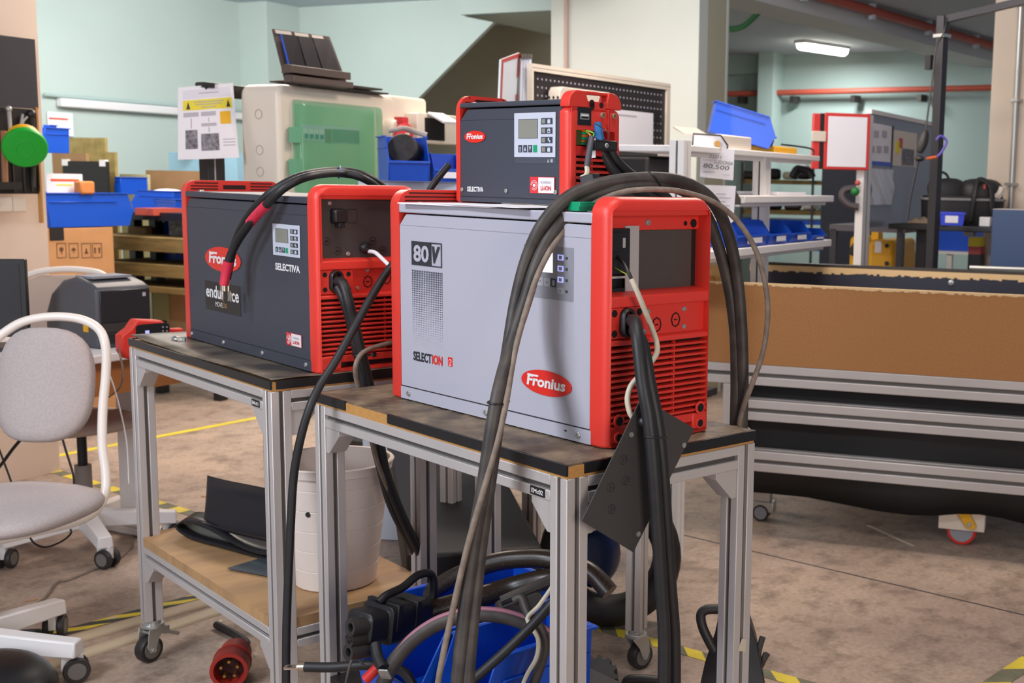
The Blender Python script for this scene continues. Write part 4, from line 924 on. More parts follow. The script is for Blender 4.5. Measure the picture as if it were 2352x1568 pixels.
mb = MB(); mb.T = Matrix.Translation(a + d * .030); mb.cyl((0, 0, -.0005), (0, 0, .0022), .0042); mb.build('lug_hole', 'black', t)
t = thing('lug_cable', 'black cable end with a bright lug and a red sleeve lying in the bins', 'cable', (0, 0, 0))
mb = MB(); mb.tube(pts((862, 1480, 2.30), (868, 1510, 2.28), (880, 1535, 2.26)), .0105, n=12); mb.build('cable_run', 'cable2', t)
c = at(884, 1548, 2.255); mb = MB(); mb.T = Matrix.Translation(c) @ Matrix.Rotation(math.radians(40), 4, 'Z') @ Matrix.Rotation(math.radians(50), 4, 'Y'); mb.loft([[(x, y, z) for x, y in rr(-.016, -.010, .016, .010, .004, 4)] for z in (-.0016, .0016)], 0, True, True); mb.build('cable_lug', 'zinc', t)
mb = MB(); mb.tube(pts((840, 1560, 2.30), (855, 1545, 2.30), (868, 1532, 2.30)), .010, n=12); mb.build('heat_shrink', 'red_dark', t)
t = thing('cable', 'thin dark wire hanging from the black connector', 'cable', (0, 0, 0))
mb = MB(); mb.tube(pts((826, 1468, 2.33), (818, 1490, 2.30), (803, 1530, 2.28), (792, 1580, 2.28)), .0026, n=8); mb.tube(pts((826, 1465, 2.33), (820, 1495, 2.31), (826, 1515, 2.30), (838, 1530, 2.30)), .0026, n=8); mb.build('cable_run', 'cable', t)

# white bucket on the rear cart's shelf
bz = .3545; bc = (1.352, 2.62, bz)
BK = 0
t = thing('bucket', 'white plastic bucket on the plywood shelf with an orange strap over its side', 'bucket', bc)
def br(h): return .094 + .038 * h / .30
prof_o = [(br(0) - .004, 0), (br(0), .003)]
for k in range(1, 6): z = .30 * k / 6; prof_o += [(br(z - .0016), z - .0016), (br(z) - .0012, z - .0008), (br(z) - .0012, z + .0008), (br(z + .0016), z + .0016)]
prof_o += [(br(.28), .278), (br(.28) + .006, .280), (br(.29) + .007, .292), (br(.3) + .009, .300), (br(.3) + .006, .303), (br(.3) - .001, .302), (br(.28) - .004, .28), (br(0) - .004, .006), (.0001, .005)]
mb = MB(); mb.lathe(prof_o, n=48); mb.build('tub', mat('bucket_white', '#e6d8ce', .5), t, smooth=18)
for a in (213, ):
    ca, sa = math.cos(math.radians(a)), math.sin(math.radians(a)); mb = MB(); z = .195; mb.cyl((ca * (br(z) - .002), sa * (br(z) - .002), z), (ca * (br(z) + .0015), sa * (br(z) + .0015), z), .006); mb.build('hole', 'black', t)
a = math.radians(246); ca, sa = math.cos(a), math.sin(a)
pp = [Vector((ca * r, sa * r, z)) for r, z in ((br(.25) - .03, .25), (br(.3) - .008, .300), (br(.3) + .004, .306), (br(.3) + .0115, .300), (br(.28) + .006, .27), (br(.2) + .003, .2), (br(.1) + .003, .1), (br(.02) + .004, .02), (br(0) + .02, -.018))]
tang = Vector((-sa, ca, 0)); M['orange_strap'] = mat('orange_strap', '#d9951f', .45)
cu = catmull(pp, 5); mb = MB(); mb.loft([[p + tang * .0075, p - tang * .0075] for p in cu], closed=False)
o = mb.build('orange_strap', M['orange_strap'], None); o.location = bc; o['label'] = 'orange plastic strap hanging over the rim of the white bucket'; o['category'] = 'strap'
sm = o.modifiers.new('t', 'SOLIDIFY'); sm.thickness = .0008
mb = MB(); 
for k in range(7): a = k * .9; mb.box(-.03 + .012 * k, -.03 + .01 * (k % 3), .2 + .006 * k, .01 + .012 * k, -.02 + .01 * (k % 3), .2015 + .006 * k)
one(mb, 'strap_offcut', 'orange_strap', 'orange strap offcuts inside the white bucket', 'strap', loc=bc)
# folded black rubber sheet and grey plate on the shelf
zsf = .3545
def sheetstrip(P, off, th, name, m, label, cat):
    P = catmull(P, 6); n = len(P); mb = MB(); L = []
    for p in P: L.append([p, p + Vector(off)])
    mb.loft(L, closed=False); o = one(mb, name, m, label, cat, smooth=50); s_ = o.modifiers.new('t', 'SOLIDIFY'); s_.thickness = th; s_.offset = 0; return o
base = onz(430, 1250, zsf + .01)
def bp(px, py, z): return onz(px, py, zsf + z)
e0 = onz(640, 1292, zsf + .006); e1 = onz(405, 1230, zsf + .006)
u = (e0 - e1); v = (onz(470, 1185, zsf + .006) - e1) * .8
P = [e0 + u * .35, e0, e1 + u * .5 + Vector((0, 0, .002)), e1 + u * .15 + Vector((0, 0, .004)), e1 + Vector((0, 0, .022)), e1 + u * .10 + Vector((0, 0, .045)), e1 + u * .35 + Vector((0, 0, .040)), e1 + u * .65 + Vector((0, 0, .014)), e1 + u * .88 + Vector((0, 0, .012)), e1 + u * 1.1 + Vector((0, 0, .035)), e1 + u * 1.35 + Vector((0, 0, .045))]
sheetstrip(P, v * .62, .004, 'rubber_sheet', mat('black_sheet', '#1c1b1e', .33), 'black rubber sheet folded over itself on the plywood shelf', 'rubber sheet')
P2 = [e1 + u * .22 + Vector((0, 0, .048)), e1 + u * .4 + Vector((0, 0, .046)), e1 + u * .75 + Vector((0, 0, .048)), e1 + u * 1.2 + Vector((0, 0, .05))]
P2 = [p + v * .1 for p in P2]
mb = MB(); L = []
for p in catmull(P2, 5): L.append([p + v * .45 * k / 6 + Vector((0, 0, .11 * (k / 6) ** 2 - .030 * math.sin(math.pi * k / 6))) for k in range(7)])
mb.loft(L, closed=False); o = one(mb, 'rubber_flap', M['black_sheet'] if 'black_sheet' in M else mat('black_sheet_b', '#222024', .3), 'loose upper flap of black rubber standing up at the back of the plywood shelf', 'rubber sheet'); s_ = o.modifiers.new('t', 'SOLIDIFY'); s_.thickness = .003
q = [onz(523, 1306, zsf + .003), onz(640, 1328, zsf + .003), onz(712, 1300, zsf + .003), onz(600, 1283, zsf + .003)]
mb = MB(); q2 = [p + Vector((0, 0, .003)) for p in q]; mb.add(q + q2, [(0, 3, 2, 1), (4, 5, 6, 7), (0, 1, 5, 4), (1, 2, 6, 5), (2, 3, 7, 6), (3, 0, 4, 7)]); one(mb, 'plastic_plate', mat('grey_green_sheet', '#48525a', .25), 'glossy dark grey plate lying in front of the folded rubber on the shelf', 'plate', smooth=0)
# red three-phase plug on the floor
pc = onz(525, 1535, .055) ; pe = onz(560, 1450, .05); d = (pc - pe); d.z = 0; d.normalize()
t = thing('industrial_plug', 'red five-pin industrial plug lying on the floor under the left cart', 'plug', (pc.x, pc.y, 0))
cz = Vector((0, 0, .048)); mb = MB()
mb.lathe([(.0001, -.040), (.036, -.040), (.0375, 0), (.047, 0), (.047, -.055), (.044, -.060), (.040, -.062), (.040, -.13), (.034, -.140), (.018, -.155)], cz, d, n=28); mb.cyl(cz - d * .06, cz - d * .065, .049)
mb.build('body', mat('plug_red', '#a52a20', .45), t)
mb = MB(); uu = d.cross(Vector((0, 0, 1)))
for k in range(5): a = math.radians(90 + 72 * k); c = cz + uu * .021 * math.cos(a) + Vector((0, 0, .021 * math.sin(a))) - d * .038; mb.cyl(c, c + d * .030, .004)
mb.build('contact_pin', 'brass', t)
mb = MB(); mb.cyl(cz - d * .0395, cz - d * .038, .0355); mb.build('socket_floor', mat('plug_dark', '#3a0f0c', .6), t)
mb = MB(); mb.tube([cz - d * .15, cz - d * .2 + Vector((0, 0, -.02)), cz - d * .3 + Vector((0, 0, -.036)), cz - d * .45 + uu * .1 + Vector((0, 0, -.036))], .011, n=10); mb.build('cable', 'cable2', t)

# ================================================================== background, left and middle
class Face:
    # a vertical face through the point seen at (px, py) at distance d; deg = direction of its left-to-right edge
    def __init__(s, px, py, d, deg):
        s.o = at(px, py, d); s.a = math.radians(deg); s.X = Vector((math.cos(s.a), math.sin(s.a), 0)); s.N = Vector((-s.X.y, s.X.x, 0))
    def p(s, px, py, y=0.):
        q = on_plane(px, py, s.o + s.N * y, s.N) - s.o; return q.dot(s.X), q.z
    def r(s, x0, y0, x1, y1, y=0.):
        ym = (y0 + y1) / 2; xm = (x0 + x1) / 2
        return s.p(x0, ym, y)[0], s.p(xm, y1, y)[1], s.p(x1, ym, y)[0], s.p(xm, y0, y)[1]
    def box(s, mb, x0, y0, x1, y1, ya, yb, m=0):
        a, b, c, d = s.r(x0, y0, x1, y1, ya); mb.box(a, ya, b, c, yb, d, m); return a, b, c, d
    def thing(s, name, label, cat, group=None): return thing(name, label, cat, s.o, s.a, group)
    def one(s, mb, name, mats, label, cat, group=None, **kw): return one(mb, name, mats, label, cat, group, loc=s.o, rotz=s.a, **kw)
PA, QA = 20, -70
M['board_black'] = mat('black_tool_board', '#36343a', .7)
M['board_dark'] = mat('very_dark_board', '#1b1718', .6)
M['wood'] = mat('tool_handle_wood', '#9a6a48', .6)
# --- tool board on the left pillar
F = Face(85, 240, 5.04, PA)
mb = MB(); F.box(mb, -60, 82, 84, 245, -.012, 0); F.one(mb, 'notice_board', 'board_black', 'plain dark board on the left pillar above the tools', 'board')
t = F.thing('tool_board', 'black tool board with hanging tools on the left pillar', 'tool board')
mb = MB(); F.box(mb, -60, 247, 90, 445, -.010, 0); mb.build('board', 'board_dark', t); mb = MB(); F.box(mb, 90, 247, 94, 512, -.02, 0); mb.build('edge_strip', 'ply', t)
mb = MB(); a = F.p(47, 300)[0]
for px in (26, 50, 68, 83): x = F.p(px, 400)[0]; z0 = F.p(px, 440)[1]; z1 = F.p(px, 300)[1]; mb.box(x - .003, -.016, z0, x + .003, -.010, z1)
mb.build('divider', 'darksteel', t, kind='stuff')
for k, (pxa, pya, pxb, pyb, r, m, lab) in enumerate(((6, 300, 10, 418, .014, 'wood', 'wooden handled hammer hanging head down at the picture edge'), (20, 250, 25, 318, .008, 'zinc', 'grey metal tool hanging left of the green reel'), (52, 262, 46, 300, .006, 'zinc', 'small pliers hanging above the green reel'), (72, 262, 76, 312, .012, 'black', 'dark tool with a purple grey grip above the green reel'), (77, 378, 77, 430, .009, 'darksteel', 'dark screwdriver hanging below the green reel'))):
    x0, z0 = F.p(pxa, pya, -.03); x1, z1 = F.p(pxb, pyb, -.03); mb = MB()
    if m == 'wood': mb.tube([(x0, -.035, z0), ((x0 + x1) / 2, -.035, (z0 + z1) / 2), (x1, -.035, z1)], .012, n=8); mb.box(x1 - .05, -.055, z1 - .03, x1 + .06, -.02, z1 + .0, 1)
    elif r == .006: mb.tube([(x0, -.03, z0), (x0 - .008, -.03, (z0 + z1) / 2), (x1, -.03, z1)], r, n=7); mb.tube([(x0 + .02, -.03, z0 - .01), (x0 - .002, -.03, (z0 + z1) / 2), (x1 + .016, -.03, z1)], r, n=7)
    else: mb.tube([(x0, -.03, z0), (x1, -.03, z1)], r, n=8, smooth=1); mb.ball((x0, -.03, z0), r * 1.6)
    F.one(mb, ('hammer', 'hand_tool', 'pliers', 'hand_tool', 'screwdriver')[k], [m, 'black'], lab, 'tool')
c = at(58, 341, 4.85); t = thing('cable_reel', 'green round reel with a yellow strap hanging on the left tool board', 'reel', c, 0)
nv = (CAM - c).normalized(); nv = (nv + Vector((0, 0, -.45)) + RT * .12).normalized()
mb = MB(); mb.lathe([(.0001, .006), (.030, .006), (.032, .008), (.034, .006), (.055, .005), (.078, .003), (.083, -.004), (.083, -.022), (.075, -.03), (.0001, -.03)], (0, 0, 0), nv, n=36); mb.build('disc', mat('bright_green', '#12a32c', .45), t)
mb = MB(); mb.lathe([(.06, -.031), (.064, -.05), (.05, -.055), (.0001, -.055)], (0, 0, .02), nv, n=24); mb.build('yellow_body', 'yellow', t)
F2 = Face(30, 470, 5.02, PA); mb = MB(); F2.box(mb, -40, 453, 30, 487, -.045, 0); F2.box(mb, 31, 453, 61, 487, -.045, 0); F2.one(mb, 'socket_box', 'offwhite', 'cream double socket box low on the left pillar', 'socket', bev=.004)
# --- wall behind: duct, conduit, signs
Fw = Face(260, 250, 9.6, PA)
W0 = on_plane(260, 250, Kl - QD * .01, QD)
class WallFace(Face):
    def __init__(s, off=0.): s.a = math.radians(20); s.X = PD; s.N = QD; s.o = on_plane(260, 250, Kl - QD * off, QD)
G = WallFace(.0)
(xa, za), (xb, zb) = G.p(127, 235), G.p(560, 272)
mb = MB(); mb.box(xa, -.07, za - .03, xb, -.005, za + .03); G.one(mb, 'cable_duct', 'white', 'white horizontal duct along the teal wall behind the sign', 'duct', bev=.01)
mb = MB(); xa, za = G.p(95, 217); mb.cyl((xa, -.03, za), (xb, -.03, za), .014); G.one(mb, 'conduit', M['teal_far'], 'thin pale conduit above the white duct on the teal wall', 'conduit')
def notice(G, x0, y0, x1, y1, y, label, lines, name='notice', th=.004, m='paper', lean=0):
    t = G.thing(name, label, 'notice'); mb = MB(); a, b, c, d = G.box(mb, x0, y0, x1, y1, y - th, y); mb.build('sheet', m, t, smooth=0)
    for (u0, v0, u1, v1, col) in lines:
        mb = MB(); mb.box(a + (c - a) * u0, y - th - .0012, d - (d - b) * v1, a + (c - a) * u1, y - th - .0002, d - (d - b) * v0); mb.build('printed_line', col, t, smooth=0)
    return t
M['orange_ink'] = mat('orange_ink', '#d9562c', .6); M['yellow_ink'] = mat('yellow_ink', '#ecd83a', .6); M['grey_ink'] = mat('grey_ink', '#b9b3bd', .6)
notice(G, 110, 258, 168, 312, -.01, 'white notice with a red line on the teal wall above the small blue bin', [(.05, .24, .8, .32, 'orange_ink')])
# --- stored things along the left wall
M['osb'] = mat('osb_board', '#a9945a', .7, noise=.2, nscale=14, color2='#8d7a42')
M['card'] = mat('cardboard', '#b98a5e', .75, noise=.05, nscale=9)
M['card_b'] = mat('cardboard_brown', '#9a7650', .75, noise=.06, nscale=9)
def panel(px0, py0, px1, py1, D, deg, name, m, label, cat, th=.02, gnd=False, group=None, bev=0.):
    F = Face((px0 + px1) / 2, py1, D, deg); mb = MB(); a, b, c, d = F.r(px0, py0, px1, py1)
    if gnd: b = -F.o.z + .001
    mb.box(a, 0, b, c, th, d); return F.one(mb, name, m, label, cat, group, bev=bev)
panel(128, 316, 242, 400, 7.8, QA, 'particle_board', 'osb', 'tall yellowish chipboard panel against the left wall', 'board', gnd=True)
panel(180, 349, 265, 445, 7.76, QA, 'particle_board', 'osb', 'second chipboard panel, its corner showing right of the tall one', 'board', gnd=True)
panel(122, 352, 200, 470, 7.70, QA, 'particle_board', 'card_b', 'brown board leaning left behind the black panel', 'board', gnd=True)
F = Face(195, 440, 7.6, QA); t = F.thing('black_panel', 'black panel with white corner clips leaning in front of the chipboard', 'panel')
mb = MB(); a, b, c, d = F.r(145, 370, 246, 450); b = -F.o.z + .001; mb.box(a, 0, b, c, .02, d); mb.build('sheet', 'board_dark', t)
for x in (a + .02, c - .04): mb = MB(); mb.box(x - .02, -.004, d - .03, x + .03, .024, d + .01); mb.build('corner_clip', 'white', t)
panel(276, 400, 340, 470, 7.9, QA, 'cardboard_sheet', mat('pale_card', '#b7b286', .75), 'pale yellowish cardboard sheet standing behind the blue rack bins', 'cardboard', gnd=True)
panel(337, 392, 480, 500, 8.0, QA, 'cardboard_sheet', 'card_b', 'wide brown cardboard sheet left of the black stand post', 'cardboard', gnd=True)
panel(388, 350, 545, 412, 8.6, QA, 'cabinet', mat('pale_blue_metal', '#8fb4c4', .5), 'pale blue cabinet behind the paper sign', 'cabinet', th=.4, gnd=True)
F = Face(400, 345, 8.5, QA); mb = MB(); x, z = F.p(402, 352); mb.lathe([(.05, 0), (.045, .05), (.028, .09), (.02, .2), (.001, .21)], (x, .1, z)); F.one(mb, 'spray_bottle', M['redpipe'], 'reddish bottle on the pale blue cabinet, half behind the sign', 'bottle')
# small blue bin beside the pillar and small things behind it
make_bin('storage_bin', 'small blue bin hanging beside the left pillar above the notices', at(97, 350, 6.2), math.radians(PA), .16, .11, .13, lab=False)
make_bin('storage_bin', 'tiny bright blue bin behind the hanging bin on the left', at(112, 312, 6.5), math.radians(PA), .05, .05, .06, lab=False)
F = Face(175, 445, 5.35, PA)
# large cardboard carton with the blue bin standing on it
F = Face(107, 640, 6.3, PA); t = F.thing('carton', 'brown cardboard carton printed with handling symbols beside the left pillar', 'carton')
mb = MB(); a, b, c, d = F.r(109, 523, 262, 640); b = -F.o.z + .001; mb.box(a, 0, b, c, .45, d); mb.build('box', 'card', t, bev=.004)
for i, px in enumerate((141, 169, 198, 223)):
    x0, z0, x1, z1 = F.r(px - 11, 558, px + 11, 592); mb = MB()
    for q in ((x0, z0, x1, z0 + .003), (x0, z1 - .003, x1, z1), (x0, z0, x0 + .003, z1), (x1 - .003, z0, x1, z1)): mb.box(q[0], -.0015, q[1], q[2], -.0003, q[3])
    xm, zm = (x0 + x1) / 2, (z0 + z1) / 2; w = (x1 - x0) * .22
    if i == 0: mb.prism([(xm + w * math.cos(k * math.pi / 5), zm + .006 + w * math.sin(k * math.pi / 5)) for k in range(10)], 'y', -.0015, -.0003); mb.box(xm - .002, -.0015, zm - .02, xm + .002, -.0003, zm)
    if i == 1: mb.prism([(xm - w * 1.2, zm), (xm + w * 1.2, zm), (xm + w * .8, zm + .010), (xm, zm + .015), (xm - w * .8, zm + .010)], 'y', -.0015, -.0003); mb.box(xm - .002, -.0015, zm - .012, xm + .002, -.0003, zm)
    if i == 2: mb.prism([(xm - w, zm - .018), (xm + w, zm - .018), (xm + w * .3, zm - .002), (xm + w * .3, zm + .01), (xm - w * .3, zm + .01), (xm - w * .3, zm - .002)], 'y', -.0015, -.0003)
    if i == 3:
        for s in (-1, 1): mb.prism([(xm + s * w - .004, zm - .015), (xm + s * w + .004, zm - .015), (xm + s * w + .004, zm + .008), (xm + s * w + .009, zm + .008), (xm + s * w, zm + .018), (xm + s * w - .009, zm + .008), (xm + s * w - .004, zm + .008)], 'y', -.0015, -.0003)
    mb.build('printed_symbol', mat('box_print', '#5a3b28', .7) if 'box_print' not in bpy.data.materials else bpy.data.materials['box_print'], t, smooth=0)
mb = MB(); F.box(mb, 114, 523, 147, 552, -.003, -.0003); F.box(mb, 110, 632, 126, 640, -.003, -.0003); mb.build('dark_sticker', 'board_dark', t)
x0, z0, x1, z1 = F.r(108, 443, 306, 521)
o = F.o + F.X * x1 + F.N * .0 + Z_UP * d
t = make_bin('storage_bin', 'large blue bin standing on the brown carton, its open end to the right', F.o + F.X * x1 + F.N * .26 + Z_UP * (F.p(190, 521)[1] - 0), F.a + math.pi, (x1 - x0), .26, z1 - z0, lab=False, fr=.05)
# raise the carton lid to the bin's base
F = Face(150, 442, 6.28, PA)
notice(F, 108, 399, 190, 447, .15, 'white notice with an orange line standing in the large blue bin', [(.10, .25, .9, .36, 'orange_ink'), (.25, .5, .7, .57, 'yellow_ink')])
panel(186, 416, 219, 446, 6.46, PA, 'carton', mat('orange_card', '#c98147', .7), 'small orange brown box behind the notice in the large blue bin', 'carton', th=.06, bev=.01)
# rack with planks and bins behind the cardboard
t = thing('storage_rack', 'dark rack with rough wooden planks left of the slate charger', 'rack', at(350, 700, 7.2), math.radians(QA))
F = Face(350, 700, 7.2, QA); F.o = t.location.copy()
for px in (298, 345, 480): 
    x = F.p(px, 600)[0]; mb = MB(); mb.box(x, .0, -F.o.z, x + .05, .06, F.p(px, 496)[1]); mb.build('upright', 'black', t)
M['plank'] = mat('weathered_plank', '#7f6a3c', .8, noise=.2, nscale=6, stretch=(1, 1, 8))
for k, (y0, y1, xa) in enumerate(((512, 572, 282), (600, 628, 300), (650, 664, 320))):
    mb = MB(); a, b, c, d = F.r(xa, y0 + 28 if k == 0 else y0, 520, y1); mb.box(a, -.25, b, c, .3, d); mb.build('plank', 'plank', t, bev=.004)
mb = MB(); a, b, c, d = F.r(290, 486, 520, 504); mb.box(a, -.2, b, c, .4, d); mb.build('shelf', 'black', t)
zt = F.p(350, 486)[1]
for k, (px, py, L, Wd, H, lab, rz) in enumerate(((302, 486, .30, .2, .13, 'dark blue bin on the rack behind the large blue bin', 10), (345, 487, .32, .2, .085, 'flat blue bin on the rack touching the slate charger in view', -15), (372, 542, .12, .2, .1, 'blue bin on the first plank of the rack', 0), (372, 601, .12, .14, .08, 'dark blue bin low on the second plank of the rack', 0), (263, 446, .06, .2, .11, 'narrow blue bin standing beside the chipboard panels', 0))):
    make_bin('storage_bin', lab, at(px, py, 7.2 if k < 4 else 7.6), math.radians(QA + rz), L, Wd, H, lab=False)
F = Face(360, 640, 7.1, QA); mb = MB(); F.box(mb, 350, 655, 388, 735, 0, .2); F.one(mb, 'carton', mat('greenish_card', '#8a8a62', .8), 'dull green box under the rack behind the label printer', 'carton', bev=.01)
mb = MB(); F.box(mb, 390, 655, 440, 740, .0, .2); F.one(mb, 'carton', 'card_b', 'brown carton under the rack just left of the slate charger', 'carton', bev=.01)
mb = MB(); F.box(mb, 292, 520, 335, 545, .0, .2); F.one(mb, 'carton', 'card_b', 'low brown carton on the rack plank right of the large blue bin', 'carton', bev=.01)
mb = MB(); F.box(mb, 310, 478, 352, 494, -.2, .0); F.one(mb, 'folder', M['redpipe'], 'dull red folder lying on the rack under the blue bins', 'folder')
mb = MB(); c = at(385, 460, 7.3); mb.ball((0, 0, 0), .12, .08, .07, e=.8); one(mb, 'plastic_bag', 'white', 'white bag behind the blue bins on the rack', 'bag', loc=c)
F = Face(395, 530, 7.0, QA); mb = MB(); F.box(mb, 388, 508, 425, 542, 0, .15); F.one(mb, 'parts_box', mat('speckled_grey', '#8c939a', .7, noise=.5, nscale=40), 'speckled grey box on the rack next to the blue bin', 'box')

# --- desk, monitor, printer, handheld
dk = onz(298, 806, .74); t = thing('desk', 'white desk behind the chair with an orange drawer front', 'desk', (dk.x, dk.y, 0), math.radians(PA))
mb = MB(); mb.box(-1.7, 0, .712, .35, .75, .74); mb.build('desktop', 'white', t, bev=.004)
mb = MB(); mb.box(-.5, .03, .60, .30, .70, .711); mb.build('drawer_front', mat('orange_wood', '#b0703a', .5), t)
for x in (-1.6, .24): mb = MB(); mb.box(x, .30, .036, x + .06, .38, .711); mb.build('column_leg', 'white', t)
for x in (-1.6, .24): mb = MB(); mb.box(x - .0, .02, .0, x + .07, .72, .035); mb.build('foot', 'white', t, bev=.01)
def dpt(px, py, z=.7402): return onz(px, py, z)
# label printer
c = at(244, 785, 3.98); c.z = .7405
F = Face(250, 780, 4.0, PA - 6); t = thing('label_printer', 'dark grey label printer with a rounded lid on the white desk', 'printer', (F.o.x, F.o.y, .7405), F.a)
F.o.z = .7405
xl, xr = F.p(222, 720)[0], F.p(349, 720)[0]; zt = F.p(290, 650)[1]; dpth = .30
mb = MB(); 
prof_ = [(0, .0), (0, zt * .93), (.03, zt), (.12, zt + .02), (.19, zt + .005), (.26, zt * .8), (dpth, zt * .45), (dpth, 0)]
mb.prism(prof_, 'x', xl, xr); mb.build('housing', mat('printer_grey', '#4b4c52', .45), t, bev=.012, seg=3)
mb = MB(); mb.box(xl + .012, -.004, zt * .40, xr - .008, .0, zt * .90); mb.build('front_window', mat('smoked_front', '#272427', .25), t, bev=.008)
mb = MB(); mb.box(xl + .005, -.008, .015, xr - .005, 0, zt * .24); mb.build('front_base', 'black', t, bev=.003)
mb = MB(); mb.box(xl + .01, -.006, zt * .25, xr - .008, .0, zt * .39); mb.build('exit_slot', 'darksteel', t)
mb = MB(); mb.box(xl - .003, .05, zt * .25, xl + .0, .075, zt * .42); mb.build('release_latch', 'yellow', t)
mb = MB(); mb.box(xl + .03, .06, zt + .014, xr - .03, .16, zt + .022); mb.build('top_plate', M['panel_g'], t)
mb = MB(); mb.box(xr - .035, -.0055, zt * .78, xr - .024, -.004, zt * .84); mb.build('maker_mark', 'grey_ink', t)
# red handheld
F = Face(350, 790, 3.82, PA - 14); F.o.z = .7405; t = thing('handheld_tester', 'red handheld tester with a dark screen on the corner of the desk', 'tester', F.o.copy(), F.a)
x0, z0, x1, z1 = F.r(279, 732, 396, 792); z0 = 0
mb = MB(); mb.prism([(x0, z1 * .2), (x0, z1 * .62), (x0 + .03, z1 * .78), (x0 + .05, z1), (x1 - .03, z1 * .93), (x1, z1 * .6), (x1 + .0, z0), (x0 + .02, z0)], 'y', 0, .05); mb.build('body', 'red', t, bev=.006)
a, b, c_, d = F.r(312, 743, 389, 788); b = max(b, .012)
mb = MB(); mb.prism(rr(a, b, c_, d, .012, 4), 'y', -.003, .001); sc = mb.build('bezel', 'black', t)
mb = MB(); xx, zz = F.p(337, 763); mb.box(xx - .006, -.005, zz - .006, xx + .006, -.003, zz + .006); mb.build('lit_icon', 'led', t)
mb = MB(); 
for i in range(3):
    for j in range(2): xx, zz = F.p(373 + j * 9, 751 + i * 9); mb.ball((xx, -.004, zz), .003)
mb.build('keys', M['panel_g'], t, kind='stuff')
mb = MB(); a, b, c_, d = F.r(396, 755, 425, 768); mb.box(a, .01, max(b, .0), c_, .04, d); mb.build('grip', 'red', t, bev=.004)
# monitor seen from the side edge
F = Face(30, 760, 3.9, QA + 42); t = F.thing('monitor', 'black computer monitor at the left edge of the picture', 'monitor')
mb = MB(); a, b, c_, d = F.r(-180, 595, 62, 775); mb.box(a, 0, b, c_, .03, d); mb.build('screen', 'black', t, bev=.004)
mb = MB(); mb.box(a + .02, -.002, b + .02, c_ - .018, .0, d - .018); mb.build('display', mat('dark_display', '#1d1a1c', .35), t)
mb = MB(); mb.box((a + c_) / 2 - .03, .03, .7405 - F.o.z, (a + c_) / 2 + .03, .05, b + .1); mb.box((a + c_) / 2 - .1, -.03, .7405 - F.o.z, (a + c_) / 2 + .1, .13, .7405 - F.o.z + .012); mb.build('stand', 'black', t)

# --- swivel chairs
M['fabric'] = mat('pale_grey_fabric', '#b5aaa8', .9, noise=.06, nscale=150, bump=.3, bscale=600)
M['fabric2'] = mat('beige_fabric', '#bba698', .9, bump=.3, bscale=600)
M['chairframe'] = mat('white_steel_tube', '#efe5dc', .3)
def chair_base(t, cx, cy, r=.30, ang0=0., only=None):
    mb = MB(); mb.cyl((cx, cy, .11), (cx, cy, .30), .028); mb.cyl((cx, cy, .30), (cx, cy, .42), .016, m=1); mb.build('gas_column', [mat('column_grey', '#8d8580', .4), 'black'], t)
    for k in range(5):
        a = ang0 + k * 2 * math.pi / 5; d = Vector((math.cos(a), math.sin(a), 0)); n = Vector((-d.y, d.x, 0)); c = Vector((cx, cy, 0))
        mb = MB(); mb.loft([[c + d * q + n * w * s + Vector((0, 0, z)) for s, z in ((-1, z0), (1, z0), (.8, z1), (-.8, z1))] for q, w, z0, z1 in ((.02, .034, .080, .140), (r * .6, .028, .075, .125), (r + .025, .026, .070, .112))], 0, True, True)
        mb.build('base_arm', 'white', t, bev=.005)
        w = c + d * (r + .0); mb = MB(); mb.T = Matrix.Translation((w.x, w.y, 0)) @ Matrix.Rotation(a + .6, 4, 'Z')
        for s in (-1, 1): mb.lathe([(.020, 0), (.031, 0), (.033, .003), (.033, .014), (.031, .017), (.020, .017)], (.012, s * .010, .0332), (0, s, 0), n=20); mb.cyl((.012, s * .010, .0332), (.012, s * .0280, .0332), .022, m=1)
        mb.box(-.022, -.009, .033, .03, .009, .074, 2); mb.build('castor', ['rubber', 'wheelgrey', 'white'], t)
t = thing('swivel_chair', 'white tube framed swivel chair with grey back pad in front of the desk', 'chair', (0, 0, 0))
cA0 = [(-30, 800, 3.42), (8, 765, 3.44), (55, 738, 3.45), (120, 727, 3.46), (185, 733, 3.47), (228, 757, 3.47), (243, 800, 3.46), (243, 860, 3.45), (236, 940, 3.43), (235, 1020, 3.41), (243, 1090, 3.39), (240, 1135, 3.37), (220, 1172, 3.35), (180, 1196, 3.32), (120, 1212, 3.28), (60, 1226, 3.24), (-20, 1244, 3.18), (-120, 1262, 3.1)]
mb = MB(); mb.tube([at(*q) for q in cA0], .0125, n=14, smooth=8); mb.build('frame_tube', 'chairframe', t)
mb = MB(); mb.tube([at(px - 270 + 30, py, d - .1) for px, py, d in ((-30, 800, 3.30), (-80, 860, 3.25), (-95, 960, 3.25), (-90, 1100, 3.2), (-40, 1230, 3.1))], .0125, n=12, smooth=8); mb.build('frame_tube', 'chairframe', t)
